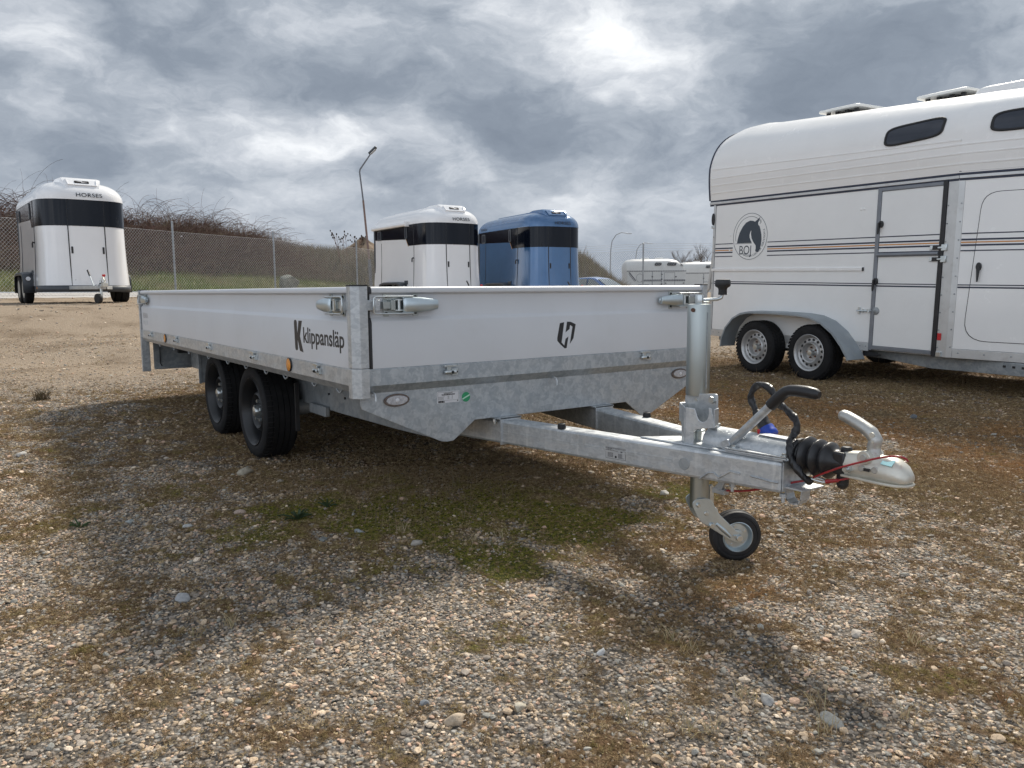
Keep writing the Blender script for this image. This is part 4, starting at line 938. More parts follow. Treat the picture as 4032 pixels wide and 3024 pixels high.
tp_ = [(0, .372), (0, .512), (l2 * .32, .511), (l2 * .39, .492)] + slot[::-1][1:-1] + [(l2 * .81, .500), (l2 * .80, .518), (l2 * .90, .516), (l2 + .004, .452), (l2 * .38, .440), (l2 * .30, .430), (l2 * .30, .372)]
fr.ext(tp_, f1, d2, Z, d2.cross(Z), 0, .005)
fr.obox((f0 + bk) / 2 + Z * .484, (bk - f0) / 2 + Vector((0, .004, 0)), (.0025, 0, 0), (0, 0, .032))
fr.obox((f2 + bk + bdir * .15) / 2 + Z * .484, (bk + bdir * .15 - f2) / 2 + Vector((0, .004, 0)), (.0025, 0, 0), (0, 0, .030))
fr.build('bracket_channel', G_PLAIN, FB, 0, .0018)
br_ = MB()
br_.cyl(bk + bdir * .133 + Z * .540 - Y * .016, bk + bdir * .133 + Z * .540, .0125, n=6); br_.cyl(bk + bdir * .055 + Z * .531 - Y * .005, bk + bdir * .055 + Z * .531, .006, n=10)
br_.build('bracket_bolt', ZINC, FB, 30)
# lower tube, fork and wheel
JL = Vector((.789, .925, 0))
MB().lathe([(0, .15), (.0325, .15), (.0325, .30), (0, .30)], JL, Z, 32).build('jack_stem', ZINC_Y, FB, 40)
FD = Vector((.50, .866, 0)); FN = Vector((.866, -.50, 0))    # fork direction in plan, face normal towards the viewer
JL.z = -.045
wc = JL + FD * .132 + Vector((0, 0, .0895))
def fk(u, z): return (u, z)
out_ = round_poly([(a, c + .012) for a, c in ((-.026, .220), (.010, .224), (.027, .218), (.037, .204), (.046, .186), (.060, .164), (.131, .095), (.140, .081), (.130, .058), (.104, .069), (.035, .113), (.017, .126), (-.004, .138), (-.018, .158), (-.036, .195), (-.037, .209))], .006, 2)
for s in (1, -1):
    fo = MB().ext(out_, JL, FD, Z, FN, s * .036, s * .040).build('fork_plate', ZINC_B, FB, 0, .001)
    if s > 0:
        sub(MB().tube([JL + FD * .050 + Z * .143 + FN * .0385, JL + FD * .075 + Z * .120 + FN * .040, JL + FD * .102 + Z * .094 + FN * .0385], [.006, .0085, .005], 10).build('fork_rib', ZINC_B, fo, 50), fo)
    pm = MB()
    for (u, z_, r, hgt) in ((-.016, .212, .008, .008), (.013, .181, .0085, .003), (.033, .138, .0105, .009)):
        p = JL + FD * u + Z * z_
        pm.cyl(p + FN * s * .040, p + FN * s * (.040 + hgt), r, r * .85, n=14)
    sub(pm.build('fork_bolt', ZINC, fo, 35, .001), fo)
MB().cyl(JL + Z * .196 + FD * .012 - FN * .03, JL + Z * .196 + FD * .012 + FN * .03, .009, n=10).ext(round_poly([(.034, .20), (.034, .268), (.044, .276), (.050, .262), (.050, .192)], .006), JL, FD, Z, FN, -.008, .008).cyl(JL + FD * .046 + Z * .186 - FN * .02, JL + FD * .046 + Z * .186 + FN * .034, .012, n=12).build('fork_lock', ZINC, FB, 35, .001)
R = .0905
jr = MB().lathe([(.052, -.026), (.060, -.031), (.076, -.030), (.086, -.024), (R - .001, -.014), (R, -.009), (R - .002, -.0075), (R, -.006), (R, -.001), (R - .002, 0), (R, .001), (R, .007), (R - .002, .0085), (R - .001, .010), (.087, .022), (.079, .029), (.073, .030), (.071, .028), (.064, .031), (.055, .030), (.052, .026)], wc, FN, 56, caps=False)
jw = jr.build('jockey_tyre', RUBBER, FB, 30)
sub(MB().lathe([(.0525, .024), (.0545, .031), (.052, .0325), (.049, .029), (.047, .018), (.043, .013), (.024, .014), (.022, .020), (.013, .021), (.012, .020)], wc, FN, 40, caps=False).lathe([(.0525, -.024), (.0545, -.031), (.049, -.029), (.045, -.014), (.012, -.014)], wc, FN, 40, caps=False).build('jockey_rim', ZINC_B, jw, 35), jw)
jb = MB()
for k in range(5):
    a = 2 * pi * k / 5 + .5; p = wc + (FD * cos(a) + Z * sin(a)) * .034
    jb.cyl(p + FN * .012, p + FN * .0165, .004, n=10)
sub(jb.build('rim_rivet', ZINC, jw, 35), jw)
sub(MB().cyl(wc - FN * .044, wc + FN * .046, .0085, n=16).cyl(wc + FN * .040, wc + FN * .050, .0115, .0105, n=18).obox(wc + FN * .044 - FD * .014 + Z * .008, FD * .006, FN * .003, Z * .0025).build('jockey_axle', ZINC, jw, 35, .0008), jw)

# --- electric cable with plug
cbp = [(.987, .970, .497), (.981, .970, .512), (.966, .970, .536), (.961, .970, .559), (.976, .970, .587), (1.008, .965, .599), (1.043, .958, .590), (1.073, .950, .564), (1.096, .942, .545), (1.117, .93, .546 - .004), (1.141, .93, .525), (1.165, .925, .508), (1.174, .92, .487), (1.170, .912, .464), (1.168, .895, .446), (1.185, .875, .428), (1.190, .868, .408), (1.208, .868, .384), (1.224, .868, .363), (1.243, .875, .345), (1.25, .89, .335)]
def smooth_path(pts, n=4):
    out = []; P_ = [Vector(p) for p in pts]
    for i in range(len(P_) - 1):
        a, b, c, d = P_[max(i - 1, 0)], P_[i], P_[i + 1], P_[min(i + 2, len(P_) - 1)]
        for j in range(n):
            t = j / n
            out.append(.5 * ((2 * b) + (c - a) * t + (2 * a - 5 * b + 4 * c - d) * t * t + (3 * b - a - 3 * c + d) * t ** 3))
    return out + [P_[-1]]
sp_ = smooth_path(cbp, 8)
MB().tube(sp_, [.0128 + .0006 * sin(i * .9) for i in range(len(sp_))], 12, flat=.74, twist=.17).build('wiring_sleeve', BELLOW, FB, 25)
p0, p1 = Vector((.983, .970, .508)), Vector((1.042, .970, .436)); ax_ = (p1 - p0)
plg = MB().lathe([(0, -.002), (.012, -.002), (.017, .012), (.023, .022), (.0245, .034), (.021, .046), (.0225, .050), (.0225, .068), (0, .068)], p0, ax_, 24).build('plug_body', BLACKP, FB, 40, .001)
sub(MB().lathe([(0, .062), (.0245, .062), (.0255, .065), (.026, .079), (.0275, .081), (.0280, .093), (.026, .096), (0, .096)], p0, ax_, 28).build('plug_shell', BLUEP, plg, 40), plg)
# ================================================================== big white horse trailer on the right
HB = thing('horse_trailer', 'big white horse trailer with horse-head roundel, roof vents and split side door', 'trailer', (-2.04, 5.67, 0), (0, .0227, radians(-6.4)))
AV = radians(16)                      # front part turns inwards
C2, S2 = cos(AV), sin(AV)
UC = 1.40
def fp(t, o=0.0, ww=0.0):             # point on the front part: t along it, o outward offset
    return Vector((UC + t * C2 + o * S2 * 1.0, t * S2 - o * C2, ww))
FD2, FN2 = Vector((C2, S2, 0)), Vector((S2, -C2, 0))
VW = 1.80                             # body width
# lower body
plan = [(-1.385, .012), (UC, .012), (UC + 1.9 * C2, .012 + 1.9 * S2), (UC + 1.9 * C2, VW - .012 - 1.9 * S2), (UC, VW - .012), (-1.385, VW - .012)]
body = MB().ext(plan, (0, 0, 0), X, Y, Z, .365, 1.83).build('body', WHITE_S, HB, 0)
MB().box(-1.365, .668, -.003, .008, .43, 1.795).build('side_panel', WHITE_S, HB, 0, .002)
# door: frame, two leaves
MB().box(.668, .705, -.012, .010, .362, 1.795).box(.705, 1.272, -.012, .010, 1.765, 1.795).box(.705, 1.272, -.014, .010, .372, .405).build('door_frame', FRAME_G, HB, 0, .004)
MB().tube([(.705, -.012, 1.212), (1.276, -.012, 1.215)], .0175, 12).build('door_rail', FRAME_G, HB, 40)
ud = MB().box(.707, 1.27, -.005, .008, 1.222, 1.763).build('upper_door', WHITE_S, HB, 0, .003)
ldr = MB().box(.707, 1.27, -.005, .008, .407, 1.204).build('lower_door', WHITE_S, HB, 0, .003)
for u0, w0, par in ((.712, 1.475, ud), (.695, .975, ldr)):
    h = MB().ext(oval(u0 + .012, w0 + .005, .018, .030, 18), (0, 0, 0), X, Z, -Y, .005, .030).ext(round_poly([(u0 - .006, w0 + .02), (u0 + .012, w0 + .02), (u0 + .004, w0 - .06), (u0 - .004, w0 - .085), (u0 - .009, w0 - .06)], .006), (0, 0, 0), X, Z, -Y, .026, .042).cyl((u0 + .004, -.042, w0 + .012), (u0 + .004, -.046, w0 + .012), .008, n=12)
    sub(h.build('handle', BLACKP, par, 30, .002), par)
for w0, par in ((1.262, ud), (1.168, ldr)):
    m = MB().box(1.195, 1.222, -.016, -.004, w0 - .019, w0 + .019).box(1.298, 1.345, -.022, -.006, w0 - .027, w0 + .027).box(1.27, 1.31, -.026, -.018, w0 - .008, w0 + .008)
    sub(m.build('door_catch', ZINC, par, 30, .004), par)
    sub(MB().box(1.222, 1.272, -.020, -.004, w0 - .016, w0 + .016).build('catch_block', BLACKP, par, 30, .003), par)
lk = MB().lathe([(0, .004), (.034, .004), (.034, .010), (.014, .018), (0, .019)], (.722, 0, .717), -Y, 22)
sub(lk.build('lock_plate', G_DULL, ldr, 40), ldr)
MB().cyl((.53, -.018, .714), (.68, -.018, .717), .008, n=10).box(.545, .562, -.022, -.002, .685, .745).box(.585, .60, -.018, -.002, .70, .73).cyl((.66, -.03, .70), (.66, -.03, .735), .010, n=10).build('door_bolt', ZINC, HB, 35)
MB().box(1.275, 1.312, -.016, .010, .362, 1.80).build('door_seal', BLACKP, HB, 0, .003)
# aluminium corner post with rivets, front part
cp_ = MB().ext([(1.314, -.006), (UC + .002, -.006), (UC + .045 * C2, .045 * S2 - .006), (UC + .045 * C2, .045 * S2 + .01), (UC, .012), (1.314, .012)], (0, 0, 0), X, Y, Z, .362, 1.80).build('corner_post', ALU_TRIM, HB, 0, .002)
rv = MB()
for k in range(9):
    zz = .44 + k * .145
    rv.lathe([(.0065, 0), (.006, .004), (0, .006)], (1.325, -.006, zz), -Y, 10); rv.lathe([(.0065, 0), (.006, .004), (0, .006)], fp(.028, .006, zz + .01), FN2, 10)
sub(rv.build('rivet', G_DULL, cp_, 40), cp_)
MB().box(1.318, 1.352, -.012, -.005, .500, .560).build('side_marker', REDP, HB, 0, .004)
MB().obox((1.345, -.012, .385), (.022, 0, 0), (0, .014, 0), (0, 0, .022)).build('door_stop', ZINC, HB, 0, .004)
MB().ext([(0, .44), (0, 1.80), (1.9, 1.80), (1.9, .44)], fp(.045, .0), FD2, Z, FN2, -.01, .003).build('front_panel', WHITE_G, HB, 0)
fd = round_poly([(.110, .508), (.175, 1.690), (1.25, 1.690), (1.25, .508)], [.18, .13, .15, .15], 6)
fdo = MB().ext(fd, fp(0), FD2, Z, FN2, .0035, .0048).build('front_door', BLACKP, HB, 0)
ins = []
ci = (.68, 1.1)
for a, b in fd: ins.append((ci[0] + (a - ci[0]) * .9905, ci[1] + (b - ci[1]) * .9915))
sub(MB().ext(ins, fp(0), FD2, Z, FN2, .004, .0068).build('door_leaf', WHITE_G, fdo, 0), fdo)
hh = MB().ext(oval(.192, 1.105, .020, .034, 18), fp(0), FD2, Z, FN2, .006, .026).ext([(.178, 1.10), (.206, 1.10), (.196, .985), (.186, .985)], fp(0), FD2, Z, FN2, .022, .034).cyl(fp(.192, .026, 1.105), fp(.192, .030, 1.105), .009, n=12)
sub(hh.build('handle', BLACKP, fdo, 30, .003), fdo)
# bottom aluminium skirting
sk = MB().box(-1.375, .668, -.006, .010, .352, .428).build('skirting', ALU_TRIM, HB, 0, .003)
sk2 = MB().ext([(.045, .362), (.045, .437), (1.9, .437), (1.9, .362)], fp(0), FD2, Z, FN2, -.01, .0075).build('skirting', ALU_TRIM, HB, 0, .003)
r2 = MB()
for k in range(8): r2.lathe([(.007, 0), (.006, .004), (0, .006)], fp(.09 + k * .19, .0075, .405), FN2, 10)
sub(r2.build('rivet', G_DULL, sk2, 40), sk2)
r3 = MB()
for u0 in (-1.34, -1.25, -1.16, .58, .64): r3.lathe([(.006, 0), (.005, .003), (0, .005)], (u0, -.006, .395), -Y, 10)
sub(r3.build('rivet', G_DULL, sk, 40), sk)
# printed stripes, raised a hair above the panels
def stripe(w0, hgt, m, name='stripe'):
    b = MB()
    for u0, u1 in ((-1.36, -1.092), (-.598, .666)) if 1.2 < w0 < 1.39 else ((-1.36, .666),): b.box(u0, u1, -.0042, -.002, w0 - hgt / 2, w0 + hgt / 2)
    b.box(.709, 1.268, -.0062, -.004, w0 - hgt / 2, w0 + hgt / 2)
    b.ext([(.048, w0 - hgt / 2), (.048, w0 + hgt / 2), (1.9, w0 + hgt / 2), (1.9, w0 - hgt / 2)], fp(0), FD2, Z, FN2, .0025, .0078)
    return b.build(name, m, HB, 0)
for w0, hgt, m in ((1.370, .009, NAVY), (1.322, .014, NAVY), (1.300, .010, ORANGE), (1.277, .014, NAVY), (1.234, .009, NAVY), (.960, .008, NAVY), (.940, .012, NAVY)):
    stripe(w0, hgt, m)
MB().box(-1.40, .555, -.016, -.002, 1.074, 1.104).build('rub_rail', WHITE_G, HB, 0, .003)
MB().box(.555, .568, -.018, -.002, 1.072, 1.106).build('rail_end', BLACKP, HB, 0, .003)
for (u0, w0) in ((-1.13, 1.46), (-1.135, 1.30), (.50, 1.625), (.535, 1.625)): MB().lathe([(.011, 0), (.010, .004), (0, .007)], (u0, -.004, w0), -Y, 14).build('panel_screw', WHITE_G, HB, 40)

# --- horse roundel
LC = (-.845, 1.437)
em = MB().ext(circ(LC[0], LC[1], .2465, 56), (0, 0, 0), X, Z, -Y, .0035, .0052).build('emblem', WHITE_S, HB, 0)
def ringpoly(r0, r1, a0, a1, n=48): return [(LC[0] + r1 * cos(a0 + (a1 - a0) * i / n), LC[1] + r1 * sin(a0 + (a1 - a0) * i / n)) for i in range(n + 1)] + [(LC[0] + r0 * cos(a1 - (a1 - a0) * i / n), LC[1] + r0 * sin(a1 - (a1 - a0) * i / n)) for i in range(n + 1)]
eb = MB()
for k in range(4): eb.ext(ringpoly(.2375, .2425, k * pi / 2, (k + 1) * pi / 2, 14), (0, 0, 0), X, Z, -Y, .0052, .0058)
for k in range(3): eb.ext(ringpoly(.2040, .2085, .72 + k * .88, .72 + (k + 1) * .88, 14), (0, 0, 0), X, Z, -Y, .0052, .0058)
eb.box(LC[0] - .208, LC[0] + .03, -.0058, -.0052, LC[1] - .0745, LC[1] - .0705)
# pixel tracing of the roundel turned into its own unit square: x right, y up, radius 1
def U_(pts): return [(LC[0] + a * .2425, LC[1] + b * .2425) for a, b in pts]
head = [(-.76, -.28), (-.71, -.05), (-.62, .18), (-.46, .42), (-.26, .60), (-.02, .68), (.16, .655), (.26, .615), (.40, .70), (.56, .80), (.50, .66), (.44, .56), (.46, .47), (.53, .42), (.60, .26), (.66, .05), (.68, -.15), (.66, -.36), (.61, -.56), (.54, -.66), (.47, -.70), (.43, -.655), (.39, -.69), (.345, -.61), (.37, -.52), (.36, -.40), (.22, -.26), (.10, -.08), (.055, .10), (.07, .26), (.02, .20), (-.025, .06), (-.01, -.06), (.06, -.18), (.12, -.28)]
eb.ext(U_(head), (0, 0, 0), X, Z, -Y, .0052, .0059)
eb.tube([(LC[0] + a * .2425, -.0055, LC[1] + b * .2425) for a, b in ((.57, .70), (.62, .64), (.55, .50))], .002, 5)
sub(eb.build('emblem_print', EMBL, em, 0), em)
sub(text('emblem_lettering', 'BOJ', .132, (LC[0] - .152, -.0052, LC[1] - .186), X, Z, EMBL, HB, .0, sx=.86), em)
arc = 'HORSETRAILERS FOR HORSEPEOPLE'
lt = MB()
for i, ch in enumerate(arc):
    if ch == ' ': continue
    a = radians(-116 + i * 134 / (len(arc) - 1)); r_ = .2135
    o_ = text('emblem_letter', ch, .0325, (LC[0] + r_ * cos(a), -.0052, LC[1] + r_ * sin(a)), (-sin(a), 0, cos(a)), (-cos(a), 0, -sin(a)), EMBL, HB, .0003, 'CENTER', sx=.80)
    k0 = len(lt.v); lt.v += [tuple(v.co) for v in o_.data.vertices]; lt.f += [tuple(i_ + k0 for i_ in p.vertices) for p in o_.data.polygons]
    me_ = o_.data; bpy.data.objects.remove(o_); bpy.data.meshes.remove(me_)
sub(lt.build('emblem_lettering', EMBL, em, 0), em)

# --- moulded roof, swept along stations
def ztop(u):
    pts = [(-1.47, 2.655), (-1.30, 2.70), (-1.10, 2.705), (-.95, 2.685), (-.6, 2.665), (.4, 2.61), (1.40, 2.555), (3.3, 2.47)]
    for (a, za), (b, zb) in zip(pts, pts[1:]):
        if u <= b: return za + (zb - za) * max(0, (u - a)) / (b - a)
    return pts[-1][1]
W0R = 1.85
def roof_pt(u, q, off=0.0):
    """q 0..1: from the lower edge on the near side over the crown to the far edge"""
    half = VW / 2 + .045 - max(0, u - UC) * math.tan(AV)
    a = pi * q; p = 3.1
    ca, sa = cos(a), sin(a)
    v = VW / 2 - half * abs(ca) ** (2 / p) * (1 if ca > 0 else -1)
    ww = W0R + (ztop(u) - W0R) * abs(sa) ** (2 / p)
    # taper the lower edge in to the body line
    k = max(0, 1 - (ww - W0R) / .35); v += .042 * k * (1 if ca > 0 else -1)
    return Vector((u, v, ww))
def roof_q(u, ww):
    lo_, hi_ = 0.0, .5
    for _ in range(40):
        m_ = (lo_ + hi_) / 2
        if roof_pt(u, m_).z < ww: lo_ = m_
        else: hi_ = m_
    return lo_
def roof_at(u, ww, off=0.0):
    q = roof_q(u, ww); p = roof_pt(u, q)
    du = roof_pt(u + .01, q) - roof_pt(u - .01, q); dq = roof_pt(u, min(q + .004, .5)) - roof_pt(u, max(q - .004, 0))
    n = dq.cross(du).normalized()
    if n.y > 0 and ww < 2.5: n = -n
    return p + n * off
us = [-1.47, -1.455, -1.40, -1.30, -1.2, -1.1, -1.0, -.9, -.7, -.4, 0, .4, .8, 1.1, 1.3, UC - .01, UC + .01, 1.6, 2.0, 2.5, 3.2]
qs = [.5 - .5 * cos(pi * i / 48) for i in range(49)]
rm_ = MB().grid([[roof_pt(u, q) for q in qs] for u in us])
rm_.f.append(tuple(range(49)))
roof = rm_.build('roof', WHITE_G, HB, 40)
et = MB().tube([roof_pt(-1.468, q) + Vector((-.004, 0, 0)) for q in qs], .011, 6)
sub(et.build('roof_edge', NAVY, roof, 50), roof)
# moulded ribs along the lower roof, highlights painted in as a whiter colour
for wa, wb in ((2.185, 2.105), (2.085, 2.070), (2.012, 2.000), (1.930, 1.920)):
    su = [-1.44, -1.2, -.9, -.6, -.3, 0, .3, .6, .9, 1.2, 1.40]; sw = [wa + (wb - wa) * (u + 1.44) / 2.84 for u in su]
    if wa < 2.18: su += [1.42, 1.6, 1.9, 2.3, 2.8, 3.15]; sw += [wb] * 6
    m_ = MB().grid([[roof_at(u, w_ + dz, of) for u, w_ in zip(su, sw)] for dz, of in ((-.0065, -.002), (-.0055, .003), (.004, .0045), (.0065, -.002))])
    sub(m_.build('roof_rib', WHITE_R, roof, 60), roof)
# cornice moulding: aluminium half-round with navy lines
for w0, hgt, m, pr_, nm in ((1.862, .010, NAVY, .004, 'cornice_line'), (1.842, .016, NAVY, .004, 'cornice_line'), (1.818, .024, ALU_TRIM, .014, 'cornice'), (1.797, .016, NAVY, .008, 'cornice_line')):
    b = MB(); yo = .0 if w0 < 1.84 else roof_pt(0, 0.02).y
    b.box(-1.465, UC, -pr_, .012, w0 - hgt / 2, w0 + hgt / 2)
    b.ext([(0, w0 - hgt / 2), (0, w0 + hgt / 2), (1.9, w0 + hgt / 2), (1.9, w0 - hgt / 2)], fp(.0), FD2, Z, FN2, -.012, pr_)
    b.build(nm, m, HB, 0, .002)
# roof windows with rubber surrounds, following the moulded surface
def roof_window(u0, u1, wl0, wl1, hgt, par):
    uc, wc_ = (u0 + u1) / 2, (wl0 + wl1) / 2; sl = (wl1 - wl0) / (u1 - u0)
    def outl(sc, n=40):
        res = []; a_, b_ = (u1 - u0) / 2 * sc[0], hgt / 2 * sc[1]; r_ = b_ * .95
        for i in range(n):
            t = 2 * pi * i / n; cx, cy = cos(t), sin(t); p_ = 4.6
            res.append((uc + a_ * abs(cx) ** (2 / p_) * (1 if cx > 0 else -1), b_ * abs(cy) ** (2 / p_) * (1 if cy > 0 else -1)))
        return [(a, wc_ + (a - uc) * sl + b) for a, b in res]
    o0, o1, o2 = outl((1, 1)), outl((.985, .95)), outl((.93, .80))
    g = MB().grid([[roof_at(a, b, -.003) for a, b in o0], [roof_at(a, b, .009) for a, b in o0], [roof_at(a, b, .013) for a, b in o1], [roof_at(a, b, .010) for a, b in o2], [roof_at(a, b, .003) for a, b in o2]], True)
    wo_ = g.build('window', RUBBER, HB, 40)
    # pane as concentric rings so it follows the curve
    rings = []
    for s_ in (1.0, .6, .25):
        oo_ = outl((.93 * s_, .80 * s_)); rings.append([roof_at(a, b, .006) for a, b in oo_])
    gp_ = MB().grid(rings, True); gp_.f.append(tuple(range(80, 120)))
    sub(gp_.build('pane', GLASS_D, wo_, 60), wo_)
roof_window(.70, 1.235, 2.215, 2.245, .170, roof)
roof_window(1.585, 2.15, 2.215, 2.225, .165, roof)
# roof vents
for (u0, v0) in ((-.37, .90), (.74, .90)):
    zt = ztop(u0) - .005
    lid = MB().ext(round_poly([(-.25, -.25), (.25, -.25), (.25, .25), (-.25, .25)], .05), (u0, v0, 0), X, Y, Z, zt + .060, zt + .086).ext(round_poly([(-.19, -.19), (.19, -.19), (.19, .19), (-.19, .19)], .05), (u0, v0, 0), X, Y, Z, zt + .084, zt + .102)
    vo = lid.build('roof_vent', VENTW, HB, 0, .008)
    k = MB().box(u0 - .19, u0 + .19, v0 - .19, v0 + .19, zt - .01, zt + .018)
    sub(k.build('vent_base', VENTW, vo, 0, .004), vo)
    sub(MB().box(u0 - .10, u0 + .10, v0 - .10, v0 + .10, zt + .018, zt + .060).build('vent_core', BLACKP, vo, 0), vo)
    for (a, b) in ((-.17, -.17), (-.06, -.17), (.06, -.17), (.17, -.17), (-.17, 0), (.17, 0), (-.17, .17), (0, .17), (.17, .17)):
        sub(MB().box(u0 + a - .018, u0 + a + .018, v0 + b - .012, v0 + b + .012, zt + .018, zt + .060).build('vent_latch', BLACKP, vo, 0), vo)
MB().ext(round_poly([(1.12, .48), (2.9, .62), (2.9, 1.18), (1.12, 1.32)], .12), (0, 0, 0), X, Y, Z, 2.40, ztop(1.5) + .06).build('roof_hatch', WHITE_G, HB, 30, .055)
# rear edge: trim, marker lamp, strut
MB().box(-1.40, -1.372, -.010, .03, .36, 1.80).build('rear_trim', ALU_TRIM, HB, 0, .003)
rr = MB()
for k in range(7): rr.lathe([(.008, 0), (.007, .004), (0, .006)], (-1.386, -.010, .60 + k * .17), -Y, 10)
rr.build('trim_screw', G_DULL, HB, 40)
MB().ext(oval(0, 0, .024, .066, 20), (-1.398, .0, 1.645), (1, 0, 0), Z, -Y, -.02, .022).build('marker_lamp', BLACKP, HB, 30, .006)
MB().box(-1.42, -1.375, -.02, .02, 1.545, 1.575).build('lamp_clip', ZINC, HB, 0, .004)
MB().obox((-1.435, .02, 1.06), (.018, 0, .012), (0, .014, 0), Vector((.028, 0, .20))).build('ramp_strut', ALU_TRIM, HB, 0, .003)
MB().box(-1.48, -1.388, .06, VW - .06, .40, 1.80).build('rear_ramp', WHITE_S, HB, 0, .01)
# chassis
for vv in (.12, VW - .18):
    MB().ext([(-1.38, .350), (-1.38, .30), (.10, .30), (.75, .285), (1.20, .243), (2.2, .262), (3.25, .285), (3.25, .358), (-1.38, .358)], (0, vv, 0), X, Z, Y, 0, .06).build('chassis_beam', G_DULL, HB, 0, .004)
hl = MB()
for k in range(6): hl.box(1.80 + k * .072, 1.822 + k * .072, .117, .125, .315, .333)
hl.build('beam_slot', BLACKP, HB, 0)
MB().box(.60, .75, .02, .028, .305, .345).cyl((.74, .012, .325), (.79, .012, .325), .006, n=8).build('step_bracket', BLACKP, HB, 0, .003)
for u0 in (-.55, .147): MB().cyl((u0, .1, .28), (u0, VW - .1, .28), .045, n=12).build('axle', BLACKP, HB, 40)
# mudguard
fo_ = [(-1.015, .270), (-1.005, .36), (-.95, .48), (-.85, .585), (-.74, .640), (-.62, .662), (-.3, .668), (.0, .664), (.16, .650), (.30, .605), (.44, .515), (.545, .405), (.61, .315), (.630, .275)]
fi_ = []
for i, (a, b) in enumerate(fo_):
    a0, b0 = fo_[max(i - 1, 0)]; a1, b1 = fo_[min(i + 1, len(fo_) - 1)]; l_ = sqrt((a1 - a0) ** 2 + (b1 - b0) ** 2); fi_.append((a + (b1 - b0) / l_ * .010, b - (a1 - a0) / l_ * .010))
prof_v = [(-.215, -.022), (-.214, -.004), (-.205, .0), (-.10, .003), (.004, .003)]
rows = []
for (a, b), (c, d) in zip(fo_, fi_):
    n_ = Vector((a - c, 0, b - d)).normalized()
    rows.append([Vector((a, v, b)) + n_ * dz for v, dz in prof_v] + [Vector((c, .004, d)), Vector((c, -.200, d))])
mg = MB().grid(rows, True); mg.f.append(tuple(range(7))[::-1]); mg.f.append(tuple((len(rows) - 1) * 7 + i for i in range(7)))
mgo = mg.build('mudguard', FENDER, HB, 30)
sub(MB().box(-.95, .60, .003, .011, .30, .60).build('arch_liner', WHITE_D, mgo, 0), mgo)
def steel_wheel(c, ax, R, wd, rr, mt, mr, par, holes=15):
    c, ax = Vector(c), Vector(ax); m = []
    pr = [(rr, -wd + .005), (R * .9, -wd), (R - .006, -wd + .02)]
    for k in range(4): a0 = -wd + .024 + k * (wd - .048) / 4; pr += [(R, a0), (R, a0 + (wd - .048) / 4 - .006), (R - .008, a0 + (wd - .048) / 4 - .005), (R - .008, a0 + (wd - .048) / 4 - .001)]
    pr += [(R - .006, -.02), (R * .93, -.005), (R * .85, .001), (rr + .022, .002), (rr + .004, -.004)]
    t = MB().lathe(pr, c, ax, 56, caps=False)
    nt = 46; k0 = len(t.v)
    u0, v0 = ax.orthogonal().normalized(), None; v0 = ax.cross(u0)
    for k in range(nt):
        a = 2 * pi * k / nt; u = u0 * cos(a) + v0 * sin(a); v = v0 * cos(a) - u0 * sin(a)
        t.obox(c + u * (R + .001) + ax * -.030, u * .0035, v * .011, ax * .016 + v * .006)
        t.obox(c + u * (R + .001) + ax * (-wd + .07), u * .0035, v * .011, ax * .026 - v * .006)
    wo_ = t.build('wheel', mt, par, 30)
    s = rr / .175
    rimp = [(rr + .006, -.004), (rr + .008, .001), (rr + .004, .004), (rr - .004, .0), (rr - .014, -.014), (rr - .018, -.034), (rr - .030, -.045), (.112 * s, -.040), (.104 * s, -.020), (.096 * s, -.012), (.089 * s, -.016), (.084 * s, -.040), (.076 * s, -.056), (.03 * s, -.058)]
    ro = MB().lathe(rimp, c, ax, 48, caps=False).build('rim', mr, wo_, 35); sub(ro, wo_)
    hl = MB(); bl = MB()
    for k in range(holes):
        a = 2 * pi * k / holes; u = u0 * cos(a) + v0 * sin(a); v = v0 * cos(a) - u0 * sin(a)
        p = c + u * (.129 * s) + ax * -.0412
        ring = [p + (u * cos(t_) * .0125 + v * sin(t_) * .0155) * s + ax * (.0035 if 0 else .0025) for t_ in [2 * pi * j / 12 for j in range(12)]]
        ring = [q + ax * ((q - c).dot(u) / s - .129) * -.12 for q in ring]
        sub(MB().add(ring, [tuple(range(12))]).build('rim_hole', BLACKP, wo_, 0), wo_)
    for k in range(5):
        a = 2 * pi * k / 5 + .4; p = c + (u0 * cos(a) + v0 * sin(a)) * .052 * s
        sub(MB().cyl(p + ax * -.058, p + ax * -.040, .010 * s, .009 * s, n=6).build('wheel_bolt', RUST, wo_, 30), wo_)
    sub(MB().lathe([(.030 * s, -.058), (.030 * s, -.020), (.026 * s, -.012), (0, -.010)], c, ax, 24).build('hub_cap', ZINC, wo_, 40), wo_)
for u0 in (-.552, .147):
    steel_wheel((u0, -.175, .297), (0, -1, 0), .267, .19, .170, TYRE, RIM_SIL, HB)
    steel_wheel((u0, VW + .175, .297), (0, 1, 0), .267, .19, .170, TYRE, RIM_SIL, HB)

